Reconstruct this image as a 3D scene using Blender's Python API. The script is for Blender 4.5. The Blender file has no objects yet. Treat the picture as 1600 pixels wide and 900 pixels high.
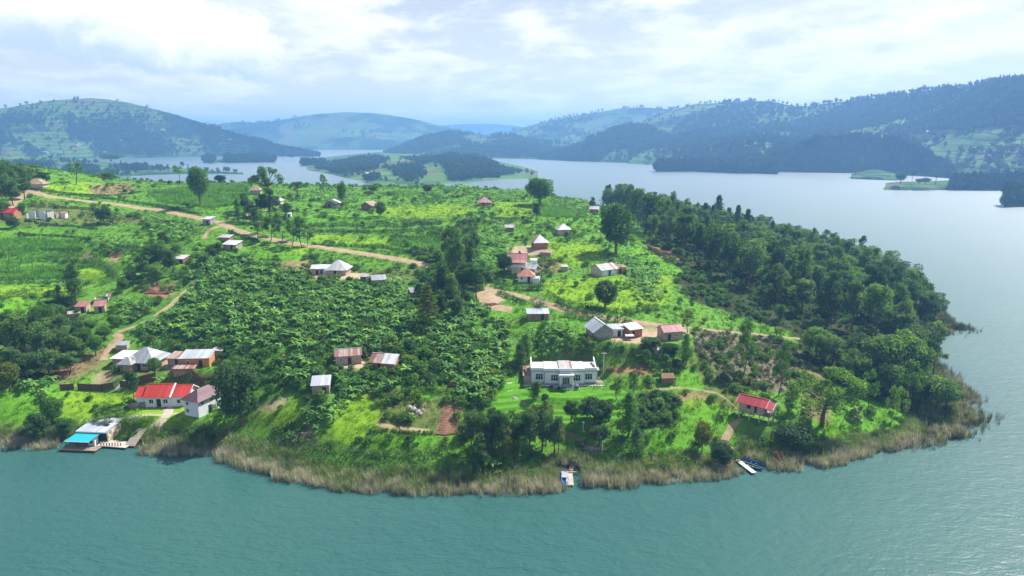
import bpy, math, random
import numpy as np
from math import radians, sin, cos, tan, atan, pi

S = bpy.context.scene
COL = S.collection
RNG = np.random.default_rng(7)
random.seed(7)

# ------------------------------------------------------------------ camera
CAM_H = 72.0
FPX = 1066.0                      # focal length in pixels of the 1600 px photograph
PITCH = radians(12.58)
cam = bpy.data.cameras.new("camera")
cam_o = bpy.data.objects.new("camera", cam)
COL.objects.link(cam_o)
cam.sensor_width = 36.0
cam.lens = 36.0 * FPX / 1600.0
cam.clip_start = 0.5
cam.clip_end = 40000.0
cam_o.location = (0, 0, CAM_H)
cam_o.rotation_euler = (pi / 2 - PITCH, 0, 0)
S.camera = cam_o

# ------------------------------------------------------------------ light
SUN_EL = radians(50)
SUN_AZ = math.atan2(0.80, 0.60)     # clockwise from +Y: behind and to the right of the view
sun = bpy.data.lights.new("sun", 'SUN')
sun.energy = 5.0
sun.angle = radians(0.55)
sun.color = (1.0, 0.955, 0.87)
sun_o = bpy.data.objects.new("sun", sun)
COL.objects.link(sun_o)
sun_o.location = (200, 150, 400)
sun_o.rotation_euler = (pi / 2 - SUN_EL, 0, pi - SUN_AZ)

S.view_settings.view_transform = 'Standard'
S.view_settings.look = 'None'
S.view_settings.gamma = 1.0
S.view_settings.use_curve_mapping = False
S.view_settings.exposure = 0.90
S.cycles.use_denoising = True
S.cycles.max_bounces = 6
S.cycles.diffuse_bounces = 3
S.cycles.glossy_bounces = 2
S.cycles.transmission_bounces = 4
S.cycles.volume_bounces = 1
S.cycles.transparent_max_bounces = 6
S.cycles.use_adaptive_sampling = True
S.cycles.adaptive_threshold = 0.02
S.cycles.caustics_reflective = False
S.cycles.caustics_refractive = False


class NT:
    """tiny node-tree helper"""
    def __init__(self, tree):
        self.t = tree
        self.n = tree.nodes
        self.l = tree.links

    def add(self, kind, **kw):
        n = self.n.new(kind)
        for k, v in kw.items():
            if k.startswith('in_'):
                key = k[3:]
                key = int(key) if key.isdigit() else key.replace('_', ' ')
                self.set(n.inputs[key], v)
            else:
                setattr(n, k, v)
        return n

    def set(self, sock, v):
        if isinstance(v, bpy.types.NodeSocket):
            self.l.new(v, sock)
        else:
            sock.default_value = v

    def math(self, op, a, b=None, clamp=False):
        n = self.n.new('ShaderNodeMath')
        n.operation = op
        n.use_clamp = clamp
        self.set(n.inputs[0], a)
        if b is not None:
            self.set(n.inputs[1], b)
        return n.outputs[0]

    def mix(self, f, a, b, mode='MIX'):
        n = self.n.new('ShaderNodeMix')
        n.data_type = 'RGBA'
        n.blend_type = mode
        self.set(n.inputs[0], f)
        self.set(n.inputs[6], a if not isinstance(a, tuple) else (*a[:3], 1))
        self.set(n.inputs[7], b if not isinstance(b, tuple) else (*b[:3], 1))
        return n.outputs[2]

    def noise(self, vec, scale, detail=4, rough=0.55, dist=0.0):
        n = self.n.new('ShaderNodeTexNoise')
        self.set(n.inputs['Vector'], vec)
        n.inputs['Scale'].default_value = scale
        n.inputs['Detail'].default_value = detail
        n.inputs['Roughness'].default_value = rough
        n.inputs['Distortion'].default_value = dist
        return n.outputs['Fac']

    def ramp(self, f, lo, hi, smooth=True):
        n = self.n.new('ShaderNodeMapRange')
        n.interpolation_type = 'SMOOTHSTEP' if smooth else 'LINEAR'
        self.set(n.inputs[0], f)
        n.inputs[1].default_value = lo
        n.inputs[2].default_value = hi
        return n.outputs[0]


# ------------------------------------------------------------------ sky with broken cloud
world = bpy.data.worlds.new("World")
S.world = world
world.use_nodes = True
world.node_tree.nodes.clear()
W = NT(world.node_tree)


def cam_dir(u, v):
    a = (u - 800.0) / FPX
    b = (450.0 - v) / FPX
    d = np.array([a, cos(PITCH) + b * sin(PITCH), -sin(PITCH) + b * cos(PITCH)])
    return d / np.linalg.norm(d)


def build_world():
    tc = W.add('ShaderNodeTexCoord')
    sky = W.add('ShaderNodeTexSky', sky_type='NISHITA')
    sky.sun_disc = False
    sky.sun_elevation = SUN_EL
    sky.sun_rotation = SUN_AZ
    sky.altitude = 1900.0
    sky.air_density = 1.0
    sky.dust_density = 1.6
    sky.ozone_density = 1.0
    sep = W.add('ShaderNodeSeparateXYZ', in_0=tc.outputs['Generated'])
    x, y, z = sep.outputs
    zc = W.math('MAXIMUM', z, 0.0)
    k = W.math('DIVIDE', 1.0, W.math('ADD', zc, 0.20))
    px, py = W.math('MULTIPLY', x, k), W.math('MULTIPLY', y, k)
    comb = W.add('ShaderNodeCombineXYZ', in_0=px, in_1=py, in_2=W.math('MULTIPLY', z, 3.0))
    P = comb.outputs[0]
    c1 = W.noise(P, 1.15, 9, 0.60, 0.12)
    c2 = W.noise(P, 4.2, 7, 0.62, 0.2)
    dens = W.math('ADD', W.math('MULTIPLY', c1, 0.8), W.math('MULTIPLY', c2, 0.28))
    # the same field a little nearer the sun: thick sides away from it read grey
    sh = W.add('ShaderNodeVectorMath', operation='ADD', in_0=P)
    sh.inputs[1].default_value = (0.16, 0.10, 0.06)
    d1 = W.noise(sh.outputs[0], 1.15, 9, 0.60, 0.12)
    cover = W.ramp(W.math('SUBTRACT', dens, W.math('MULTIPLY', zc, 0.10)), 0.465, 0.585)
    thick = W.ramp(W.math('ADD', W.math('MULTIPLY', d1, 0.75), W.math('MULTIPLY', c2, 0.3)), 0.50, 0.70)
    cloud = W.mix(thick, (12.0, 11.8, 11.6), (7.7, 8.1, 8.6))
    # one cumulus bank of its own, to the north-west
    D = W.add('ShaderNodeVectorMath', operation='NORMALIZE', in_0=tc.outputs['Generated']).outputs[0]
    wob = W.math('SUBTRACT', W.noise(D, 26.0, 7, 0.6, 0.3), 0.5)
    az = W.add('ShaderNodeMath', operation='ARCTAN2', in_0=x, in_1=y).outputs[0]
    cx, cy, cz = cam_dir(150, 46)
    caz, cel = math.atan2(cx, cy), math.asin(cz)
    da = W.math('DIVIDE', W.math('SUBTRACT', az, caz), 0.235)
    de = W.math('SUBTRACT', z, sin(cel))
    # tilt: the bank's top falls to the east
    up = W.math('DIVIDE', W.math('ADD', de, W.math('MULTIPLY', da, 0.020)), 0.062)
    low = W.math('DIVIDE', W.math('ADD', de, W.math('MULTIPLY', da, 0.028)), 0.040)
    vv = W.math('MAXIMUM', up, W.math('MULTIPLY', low, -1.0))
    rr = W.math('ADD', W.math('POWER', W.math('ABSOLUTE', da), 3.0), W.math('POWER', W.math('MAXIMUM', vv, 0.0), 2.0))
    rr = W.math('ADD', rr, W.math('MULTIPLY', wob, 1.7))
    bank = W.math('SUBTRACT', 1.0, W.ramp(rr, 0.72, 1.08))
    inner = W.noise(D, 17.0, 6, 0.6, 0.4)
    lowshade = W.ramp(W.math('ADD', W.math('MULTIPLY', low, -1.0), W.math('MULTIPLY', W.math('SUBTRACT', inner, 0.5), 3.4)), -0.6, 1.1)
    bankc = W.mix(lowshade, (13.4, 13.2, 13.0), (6.8, 7.9, 9.2))
    # thin veil towards the horizon
    veil = W.math('MULTIPLY', W.math('POWER', W.math('SUBTRACT', 1.0, zc), 3.6), 0.90)
    base = W.mix(veil, sky.outputs[0], (10.7, 10.2, 9.5))
    c = W.mix(W.math('MULTIPLY', cover, 0.86), base, cloud)
    c = W.mix(W.math('MULTIPLY', bank, 0.93), c, bankc)
    bg = W.add('ShaderNodeBackground', in_Color=c, in_Strength=0.059)
    out = W.add('ShaderNodeOutputWorld')
    W.l.new(bg.outputs[0], out.inputs[0])


build_world()

# ------------------------------------------------------------------ geometry helpers


def ray(u, v):
    a = (u - 800.0) / FPX
    b = (450.0 - v) / FPX
    return a, cos(PITCH) + b * sin(PITCH), -sin(PITCH) + b * cos(PITCH)


def at_z(u, v, z=0.0):
    """where the sight line of a photograph pixel meets the height z"""
    dx, dy, dz = ray(u, v)
    t = (z - CAM_H) / dz
    return np.array([dx * t, dy * t, z])


def at_dist(u, v, D):
    """point at plan distance D on the sight line"""
    dx, dy, dz = ray(u, v)
    t = D / math.hypot(dx, dy)
    return np.array([dx * t, dy * t, CAM_H + dz * t])


def project(x, y, z):
    zz = z - CAM_H
    fw = y * cos(PITCH) - zz * sin(PITCH)
    upv = y * sin(PITCH) + zz * cos(PITCH)
    fw = np.maximum(fw, 1e-3)
    return 800 + FPX * x / fw, 450 - FPX * upv / fw


def _hash(ix, iy, seed):
    h = (ix * 374761393 + iy * 668265263 + seed * 974711) & 0x7fffffff
    h = ((h ^ (h >> 13)) * 1274126177) & 0x7fffffff
    return ((h ^ (h >> 16)) & 0xffff) / 65535.0


def vnoise(x, y, seed=0):
    x = np.asarray(x, float)
    y = np.asarray(y, float)
    ix = np.floor(x).astype(np.int64)
    iy = np.floor(y).astype(np.int64)
    fx, fy = x - ix, y - iy
    fx, fy = fx * fx * (3 - 2 * fx), fy * fy * (3 - 2 * fy)
    a, b = _hash(ix, iy, seed), _hash(ix + 1, iy, seed)
    c, d = _hash(ix, iy + 1, seed), _hash(ix + 1, iy + 1, seed)
    return (a + (b - a) * fx) * (1 - fy) + (c + (d - c) * fx) * fy


def fbm(x, y, octs=5, seed=0, gain=0.5):
    s, a, t = 0.0, 1.0, 0.0
    for i in range(octs):
        s = s + a * (vnoise(np.asarray(x) * 2 ** i + 17.3 * i, np.asarray(y) * 2 ** i + 9.1 * i, seed + i) - 0.5)
        t += a
        a *= gain
    return s / t * 2


def in_poly(px, py, poly):
    px, py = np.asarray(px, float), np.asarray(py, float)
    r = np.zeros(px.shape, bool)
    n = len(poly)
    j = n - 1
    for i in range(n):
        xi, yi = poly[i][0], poly[i][1]
        xj, yj = poly[j][0], poly[j][1]
        if yi != yj:
            c = ((yi > py) != (yj > py)) & (px < (xj - xi) * (py - yi) / (yj - yi) + xi)
            r ^= c
        j = i
    return r


def seg_dist(px, py, line, closed=False):
    px, py = np.asarray(px, float), np.asarray(py, float)
    best = np.full(px.shape, 1e9)
    n = len(line)
    for i in range(n if closed else n - 1):
        ax, ay = line[i][0], line[i][1]
        bx, by = line[(i + 1) % n][0], line[(i + 1) % n][1]
        dx, dy = bx - ax, by - ay
        L = dx * dx + dy * dy + 1e-9
        t = np.clip(((px - ax) * dx + (py - ay) * dy) / L, 0, 1)
        best = np.minimum(best, np.hypot(px - ax - t * dx, py - ay - t * dy))
    return best


def sstep(a, b, x):
    t = np.clip((np.asarray(x, float) - a) / (b - a), 0, 1)
    return t * t * (3 - 2 * t)


def mesh_np(name, verts, faces, mat=None, smooth=False, uv=None):
    """mesh from arrays; faces an (n,4) or (n,3) array"""
    verts = np.asarray(verts, np.float32)
    faces = np.asarray(faces, np.int32)
    me = bpy.data.meshes.new(name)
    k = faces.shape[1]
    me.vertices.add(len(verts))
    me.vertices.foreach_set('co', verts.ravel())
    me.loops.add(faces.size)
    me.loops.foreach_set('vertex_index', faces.ravel())
    me.polygons.add(len(faces))
    me.polygons.foreach_set('loop_start', np.arange(0, faces.size, k, dtype=np.int32))
    me.polygons.foreach_set('loop_total', np.full(len(faces), k, np.int32))
    me.polygons.foreach_set('use_smooth', np.full(len(faces), bool(smooth)))
    if mat is not None:
        me.materials.append(mat)
    me.update(calc_edges=True)
    return me


def link(name, me, parent=None, loc=(0, 0, 0), rot=(0, 0, 0), scale=(1, 1, 1)):
    o = bpy.data.objects.new(name, me)
    o.location = loc
    o.rotation_euler = rot
    o.scale = scale
    if parent is not None:
        o.parent = parent
    COL.objects.link(o)
    return o


def tag(o, label=None, cat=None, group=None, kind=None):
    if label:
        o['label'] = label
    if cat:
        o['category'] = cat
    if group:
        o['group'] = group
    if kind:
        o['kind'] = kind
    return o


# ------------------------------------------------------------------ materials


def new_mat(name):
    m = bpy.data.materials.new(name)
    m.use_nodes = True
    m.node_tree.nodes.clear()
    n = NT(m.node_tree)
    out = n.add('ShaderNodeOutputMaterial')
    return m, n, out


def mat_leaf(name, c1, c2, trans=0.35, var=0.25, scale=1.2, tcol=None):
    """leaf cards: two greens in clumps, each plant a little different, light passing through"""
    m, n, out = new_mat(name)
    geo = n.add('ShaderNodeNewGeometry')
    oi = n.add('ShaderNodeObjectInfo')
    f = n.noise(geo.outputs['Position'], scale, 3, 0.6)
    f = n.ramp(f, 0.35, 0.68)
    col = n.mix(f, c1, c2)
    rv = n.math('ADD', n.math('MULTIPLY', oi.outputs['Random'], var * 2), 1.0 - var)
    hsv = n.add('ShaderNodeHueSaturation', in_Color=col, in_Value=rv)
    hsv.inputs['Saturation'].default_value = 1.0
    n.set(hsv.inputs['Hue'], n.math('ADD', n.math('MULTIPLY', oi.outputs['Random'], -0.03), 0.515))
    d = n.add('ShaderNodeBsdfPrincipled', in_Base_Color=hsv.outputs[0], in_Roughness=0.55)
    d.inputs['Specular IOR Level'].default_value = 0.22
    tm = n.mix(1.0, hsv.outputs[0], tcol or (1.45, 1.35, 0.40), 'MULTIPLY')
    t = n.add('ShaderNodeBsdfTranslucent', in_Color=tm)
    mx = n.add('ShaderNodeMixShader', in_0=trans, in_1=d.outputs[0], in_2=t.outputs[0])
    n.l.new(mx.outputs[0], out.inputs[0])
    return m


def mat_plain(name, c, rough=0.8, var=0.18, scale=2.0, spec=0.3, metal=0.0, c2=None, bump=0.0):
    m, n, out = new_mat(name)
    tc = n.add('ShaderNodeTexCoord')
    f = n.noise(tc.outputs['Object'], scale, 5, 0.62)
    f = n.ramp(f, 0.30, 0.72)
    c2 = c2 or tuple(x * (1 - var * 1.6) for x in c)
    col = n.mix(f, c, c2)
    p = n.add('ShaderNodeBsdfPrincipled', in_Base_Color=col, in_Roughness=rough, in_Metallic=metal)
    p.inputs['Specular IOR Level'].default_value = spec
    if bump:
        b = n.add('ShaderNodeBump', in_Strength=bump, in_Distance=0.05, in_Height=n.noise(tc.outputs['Object'], scale * 6, 4))
        n.l.new(b.outputs[0], p.inputs['Normal'])
    n.l.new(p.outputs[0], out.inputs[0])
    return m


def mat_ground():
    """grass, soil and crops: colour comes from the 'soil' attribute, broken up by noise"""
    m, n, out = new_mat('ground')
    at = n.add('ShaderNodeAttribute', attribute_name='soil')
    geo = n.add('ShaderNodeNewGeometry')
    P = geo.outputs['Position']
    a = n.noise(P, 0.09, 4, 0.6)
    b = n.noise(P, 0.55, 5, 0.65, 0.3)
    c = n.noise(P, 3.2, 3, 0.6)
    v = n.math('ADD', n.math('MULTIPLY', a, 0.7), n.math('ADD', n.math('MULTIPLY', b, 0.85), n.math('MULTIPLY', c, 0.75)))
    v = n.math('SUBTRACT', v, 0.16)
    vm = n.add('ShaderNodeVectorMath', operation='SCALE', in_0=at.outputs['Color'])
    n.set(vm.inputs['Scale'], v)
    dry = n.ramp(n.noise(P, 0.22, 5, 0.68, 0.5), 0.60, 0.76)
    col = n.mix(n.math('MULTIPLY', dry, 0.22), vm.outputs[0], (0.20, 0.15, 0.06))
    p = n.add('ShaderNodeBsdfPrincipled', in_Base_Color=col, in_Roughness=0.95)
    p.inputs['Specular IOR Level'].default_value = 0.12
    bp = n.add('ShaderNodeBump', in_Strength=0.9, in_Distance=0.25, in_Height=n.math('ADD', b, n.math('MULTIPLY', c, 0.5)))
    n.l.new(bp.outputs[0], p.inputs['Normal'])
    n.l.new(p.outputs[0], out.inputs[0])
    return m


def mat_hill(name, wood, field, field2, terrace=0.085, fscale=0.006):
    """far slopes: patchwork of plots with terrace banks, scrub and bare soil between"""
    m, n, out = new_mat(name)
    geo = n.add('ShaderNodeNewGeometry')
    P = geo.outputs['Position']
    vo = n.add('ShaderNodeTexVoronoi', in_Vector=P, in_Scale=fscale * 2.2)
    vo.inputs['Randomness'].default_value = 0.95
    sepc = n.add('ShaderNodeSeparateColor', in_0=vo.outputs['Color'])
    plot = n.mix(sepc.outputs[0], field, field2)
    plot = n.mix(n.ramp(sepc.outputs[1], 0.90, 0.93), plot, (0.20, 0.13, 0.085))
    sep = n.add('ShaderNodeSeparateXYZ', in_0=P)
    zz = n.math('ADD', n.math('MULTIPLY', sep.outputs[2], terrace), n.math('MULTIPLY', n.noise(P, 0.012, 3), 1.2))
    fr = n.math('FRACT', zz)
    ln = n.math('MULTIPLY', n.math('SUBTRACT', 1.0, n.ramp(fr, 0.0, 0.34)), 0.92)
    plot = n.mix(ln, plot, wood)
    op = n.add('ShaderNodeAttribute', attribute_name='farmed').outputs['Fac']
    w = n.ramp(n.noise(P, fscale * 0.9, 6, 0.62, 0.4), 0.46, 0.56)
    w = n.math('MULTIPLY', w, n.math('SUBTRACT', 1.0, n.math('MULTIPLY', op, 0.85)))
    col = n.mix(w, plot, wood)
    col = n.mix(n.math('MULTIPLY', n.ramp(n.noise(P, 0.05, 4, 0.7), 0.55, 0.7), 0.5), col, wood)
    p = n.add('ShaderNodeBsdfPrincipled', in_Base_Color=col, in_Roughness=0.95)
    p.inputs['Specular IOR Level'].default_value = 0.1
    bp = n.add('ShaderNodeBump', in_Strength=0.6, in_Distance=6.0, in_Height=n.noise(P, 0.06, 4, 0.65))
    n.l.new(bp.outputs[0], p.inputs['Normal'])
    n.l.new(p.outputs[0], out.inputs[0])
    return m


def mat_water():
    m, n, out = new_mat('lake_water')
    geo = n.add('ShaderNodeNewGeometry')
    P = geo.outputs['Position']
    mp = n.add('ShaderNodeMapping', in_Vector=P)
    mp.inputs['Rotation'].default_value = (0, 0, radians(14))
    mp.inputs['Scale'].default_value = (0.55, 1.0, 1.0)
    V = mp.outputs[0]
    w1 = n.noise(V, 0.42, 3, 0.6, 0.5)
    w2 = n.noise(V, 1.3, 3, 0.6, 0.4)
    w3 = n.noise(P, 4.0, 2, 0.6)
    h = n.math('ADD', n.math('MULTIPLY', w1, 0.55), n.math('ADD', n.math('MULTIPLY', w2, 0.26), n.math('MULTIPLY', w3, 0.07)))
    gust = n.ramp(n.noise(P, 0.012, 3, 0.6, 0.6), 0.32, 0.68)
    bp = n.add('ShaderNodeBump', in_Distance=0.8, in_Height=h)
    n.set(bp.inputs['Strength'], n.math('ADD', n.math('MULTIPLY', gust, 0.65), 0.95))
    col = n.mix(n.noise(P, 0.02, 4, 0.6), (0.023, 0.090, 0.090), (0.040, 0.122, 0.104))
    body = n.add('ShaderNodeBsdfDiffuse', in_Color=col)
    n.l.new(bp.outputs[0], body.inputs['Normal'])
    gl = n.add('ShaderNodeBsdfGlossy', in_Roughness=0.31)
    bg = n.add('ShaderNodeBump', in_Distance=0.8, in_Height=h, in_Strength=0.28)
    n.l.new(bg.outputs[0], gl.inputs['Normal'])
    # share of light mirrored by a level lake; ruffled facets turn a little more of it to the eye
    fr = n.add('ShaderNodeFresnel', in_IOR=1.33)
    mx = n.add('ShaderNodeMixShader', in_1=body.outputs[0], in_2=gl.outputs[0])
    n.set(mx.inputs[0], n.math('MULTIPLY', fr.outputs[0], 0.86, True))
    n.l.new(mx.outputs[0], out.inputs[0])
    return m


M = {}
M['ground'] = mat_ground()
M['water'] = mat_water()
M['hill_blue'] = mat_hill('hill_scrub', (0.014, 0.038, 0.020), (0.080, 0.165, 0.035), (0.155, 0.195, 0.060))
M['hill_wood'] = mat_hill('hill_woodland', (0.012, 0.034, 0.018), (0.055, 0.115, 0.030), (0.110, 0.150, 0.045))
M['hill_field'] = mat_hill('hill_terraces', (0.022, 0.060, 0.020), (0.070, 0.165, 0.025), (0.115, 0.190, 0.040), 0.22, 0.012)

# ------------------------------------------------------------------ lake
def build_water():
    s = 16000.0
    me = mesh_np('lake', [(-s, -900, 0), (s, -900, 0), (s, 12000, 0), (-s, 12000, 0)], [(0, 1, 2, 3)], M['water'])
    tag(link('water', me), 'green-blue lake water with small wind ripples', None, None, 'structure')


build_water()

# ------------------------------------------------------------------ far hills


def interp(tab, u):
    t = np.array(tab, float)
    return np.interp(u, t[:, 0], t[:, 1])


HILLS = []
# slopes under the hoe, as outlines in the photograph
FARMED = [[(1322, 256), (1412, 256), (1412, 276), (1322, 276)], [(1380, 276), (1482, 276), (1482, 291), (1380, 291)], [(550, 242), (850, 242), (850, 300), (550, 300)],
          [(1425, 200), (1500, 190), (1700, 185), (1700, 275), (1480, 272), (1440, 245)], [(1055, 200), (1110, 186), (1170, 200), (1190, 226), (1130, 240), (1060, 228)], [(1190, 205), (1330, 180), (1420, 180), (1410, 205), (1300, 212), (1200, 235)],
          [(925, 238), (985, 228), (1070, 232), (1095, 256), (930, 255)], [(-40, 212), (120, 204), (260, 214), (420, 226), (430, 246), (180, 248), (-40, 250)], [(1130, 225), (1190, 215), (1210, 235), (1150, 262), (1100, 258)], [(430, 195), (520, 186), (600, 195), (560, 215), (450, 215)]]


def hill(sky_line, foot, Dr, mat, back=1.5, nu=260, nt=54, rough=1.0, seed=0, bulge=0.8, nscale=220.0, label=None, sk=1.0):
    """a range of hills: rises from its shore line to its ridge and falls away behind"""
    us = np.linspace(sky_line[0][0], sky_line[-1][0], nu)
    vs = interp(sky_line, us)
    # smooth the joints of the outline
    ker = np.hanning(13)
    ker /= ker.sum()
    vs = np.convolve(np.pad(vs, 6, mode='edge'), ker, mode='valid')
    vf = interp(foot, us)
    Dd = interp(Dr, us)
    A, Y, Zd = ray(us, vs)
    hyp = np.hypot(A, Y)
    dirx, diry = A / hyp, Y / hyp
    zr = CAM_H + Zd / hyp * Dd
    A2, Y2, Z2 = ray(us, vf)
    Df = -CAM_H / Z2 * np.hypot(A2, Y2)
    Df = np.minimum(Df, Dd - 30)
    zr = np.maximum(zr, 0.5)
    ends = np.minimum(sstep(0, 0.05, np.linspace(0, 1, nu)), sstep(0, 0.05, np.linspace(1, 0, nu)))
    T = np.concatenate([np.linspace(0, 1, nt), 1 + np.linspace(0, 1, nt // 3)[1:]])
    Vx, Vy, Vz = [], [], []
    for t in T:
        if t <= 1:
            D = Df + (Dd - Df) * t
            prof = t ** bulge * (1 - 0.12 * np.sin(t * pi))
            env = np.sin(min(t, 1) * pi) * 0.9 + 0.1 * t
        else:
            D = Dd + (Dd - Df) * back * (t - 1)
            prof = 1 - (t - 1) ** 1.3 * 1.05
            env = 0.3 * (2 - t)
        x, y = dirx * D, diry * D
        n = fbm(x / nscale, y / nscale, 6, seed) * 0.55 + (0.5 - np.abs(fbm(x / (nscale * 2.2), y / (nscale * 2.2), 4, seed + 31))) * 0.5 - 0.2
        z = zr * prof + zr * env * n * 0.42 * rough
        if 0.995 < t <= 1.0:
            z = zr + zr * fbm(x / 60, y / 60, 3, seed + 5) * 0.012 * sk
        z = np.maximum(z, -3 + 3 * t if t < 1 else 0 * z - 1.5)
        Vx.append(x), Vy.append(y), Vz.append(z if t > 0 else z * 0 - 1.5)
    Vx, Vy, Vz = map(np.array, (Vx, Vy, Vz))
    nT = len(T)
    idx = np.arange(nT * nu).reshape(nT, nu)
    f = np.stack([idx[:-1, :-1], idx[:-1, 1:], idx[1:, 1:], idx[1:, :-1]], -1).reshape(-1, 4)
    me = mesh_np('hill', np.stack([Vx, Vy, Vz], -1).reshape(-1, 3), f, mat, True)
    X, Y, Z = Vx.ravel(), Vy.ravel(), Vz.ravel()
    pu, pv = project(X, Y, Z)
    fa = np.zeros(len(X))
    for q in FARMED:
        fa = np.maximum(fa, in_poly(pu + 9 * fbm(X / 60, Y / 60, 3, 4), pv + 4 * fbm(X / 60, Y / 60, 3, 6), q) * 1.0)
    at = me.attributes.new('farmed', 'FLOAT', 'POINT')
    at.data.foreach_set('value', fa.astype(np.float32))
    o = tag(link('hill', me), label, None, None, 'structure')
    HILLS.append((Vx, Vy, Vz, nt))
    return len(HILLS) - 1


hA = hill([(520, 214), (600, 204), (650, 199), (700, 195), (760, 193), (800, 196), (860, 203), (950, 212)],
          [(520, 222), (950, 222)], [(520, 7400), (950, 7400)], M['hill_blue'], rough=0.7, seed=3, nscale=900,
          label='palest far range at the end of the lake')
hB = hill([(290, 212), (330, 197), (350, 192), (375, 190), (400, 192), (425, 190), (480, 180), (545, 174.5), (600, 178), (650, 187), (690, 197), (740, 208), (790, 220), (830, 231)],
          [(290, 234), (830, 234)], [(290, 4800), (545, 4400), (830, 4100)], M['hill_blue'], rough=0.9, seed=11, nscale=520,
          label='rounded blue hill beyond the left arm of the lake')
hC = hill([(-420, 205), (-250, 190), (-100, 180), (0, 170), (40, 163), (90, 156), (150, 153.5), (200, 160), (260, 175), (310, 190), (345, 201), (400, 216), (440, 230), (500, 241)],
          [(-420, 252), (0, 252), (200, 247), (400, 243), (500, 242.5)], [(-420, 2750), (150, 2800), (300, 2800), (500, 2600)], M['hill_blue'], rough=1.0, seed=23, nscale=330,
          label='broad scrubby hill rising over the left shore')
hD = hill([(730, 222), (800, 205), (840, 193), (880, 184), (930, 176), (970, 169), (1010, 168), (1060, 171), (1120, 173), (1300, 178), (1500, 185)],
          [(730, 238), (1500, 238)], [(730, 3700), (1500, 3600)], M['hill_blue'], rough=0.8, seed=31, nscale=500,
          label='long pale ridge behind the cone shaped hill')
hE = hill([(600, 240), (640, 223), (660, 214), (700, 207), (735, 210), (760, 216), (780, 209), (800, 211), (830, 219), (860, 222), (900, 228), (960, 236)],
          [(600, 242), (700, 246), (860, 249), (960, 250)], [(600, 3000), (960, 2700)], M['hill_wood'], rough=0.9, seed=41, nscale=240,
          label='low wooded hills across the middle of the lake')
hF = hill([(840, 243), (880, 232), (910, 221), (935, 210), (960, 200), (988, 195.5), (1015, 199), (1045, 212), (1080, 226), (1120, 236), (1170, 246)],
          [(840, 249), (900, 252), (1000, 255), (1170, 257)], [(840, 2350), (1170, 2250)], M['hill_wood'], rough=0.9, seed=47, nscale=180,
          label='cone shaped wooded hill with a terraced foot')
hG = hill([(985, 200), (1020, 184), (1060, 169), (1085, 162), (1130, 160), (1180, 157.5), (1215, 160), (1245, 167), (1275, 165), (1300, 160), (1350, 155), (1400, 148), (1440, 142), (1500, 137), (1550, 130), (1600, 125), (1700, 117), (1900, 110)],
          [(985, 256), (1100, 262), (1200, 269), (1340, 270), (1430, 272), (1600, 283), (1900, 305)],
          [(985, 2900), (1250, 2600), (1450, 2150), (1600, 1850), (1900, 1650)], M['hill_blue'], rough=1.15, seed=53, nscale=300, nu=420, nt=80,
          label='high dark ridge along the right shore')
hH = hill([(1170, 266), (1200, 252), (1235, 236), (1270, 221), (1300, 215), (1350, 214), (1400, 220), (1440, 236), (1475, 262), (1490, 272)],
          [(1170, 268), (1340, 270.5), (1490, 274)], [(1170, 1500), (1350, 1640), (1490, 1450)], M['hill_wood'], rough=0.7, seed=61, nscale=140,
          label='wooded spur running down to the right shore')
hI = hill([(-420, 228), (-200, 236), (0, 243), (80, 250), (150, 255), (230, 261), (300, 265), (345, 268), (380, 270)],
          [(-420, 285), (0, 284), (150, 278), (250, 273), (380, 270.8)], [(-420, 2000), (0, 2000), (200, 1700), (380, 1440)], M['hill_field'], rough=0.8, seed=67, nscale=160,
          label='low green headland across the left bay')
hJ = hill([(480, 263), (510, 258), (545, 250), (580, 246), (610, 246), (640, 248), (665, 247), (700, 243), (740, 245), (770, 255), (790, 271), (815, 276.5), (840, 278.5)],
          [(480, 266), (520, 274), (560, 283), (590, 292), (640, 298), (680, 293), (700, 287), (745, 284), (790, 280), (840, 279.2)],
          [(480, 1800), (600, 1900), (720, 1700), (840, 1290)], M['hill_field'], rough=1.1, seed=71, nscale=110,
          label='green terraced peninsula with woods in mid lake')
hK = hill([(1330, 272), (1345, 268), (1358, 264.5), (1372, 265), (1388, 268.5), (1404, 273)], [(1335, 272.5), (1368, 274), (1400, 273.5)],
          [(1335, 1340), (1400, 1330)], M['hill_field'], rough=1.4, seed=73, nscale=22, nu=80, label='small bright green knoll at the foot of the spur')
hL = hill([(1384, 286.3), (1400, 284), (1440, 283.5), (1480, 282), (1540, 280), (1600, 279), (1700, 274), (1900, 268)],
          [(1384, 286.6), (1420, 288), (1480, 289.2), (1540, 291), (1600, 294), (1700, 300), (1900, 310)],
          [(1384, 1090), (1480, 1130), (1600, 1180), (1900, 1100)], M['hill_field'], rough=0.35, seed=79, nscale=60, label='low spit of land off the right shore')
hM = hill([(1572, 301.5), (1585, 299), (1600, 296), (1650, 290), (1750, 288)], [(1572, 302.2), (1600, 306), (1650, 309), (1750, 315)],
          [(1572, 900), (1600, 920), (1750, 930)], M['hill_wood'], rough=0.35, seed=83, nscale=40, nu=80, label='wooded point at the right edge')
hN = hill([(318, 250.8), (345, 249), (380, 248), (415, 249), (430, 250.8)], [(318, 251.2), (370, 252.3), (430, 251.2)], [(318, 2080), (430, 2080)],
          M['hill_wood'], rough=0.3, seed=89, nscale=60, nu=80, label='long low island with pines in the left bay')
hO = hill([(470, 256.3), (482, 255.4), (500, 255.6), (506, 256.3)], [(470, 256.6), (488, 257.2), (506, 256.6)], [(470, 1815), (506, 1815)],
          M['hill_wood'], rough=0.3, seed=91, nscale=60, nu=60, label='tiny tree covered island in open water')
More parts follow.
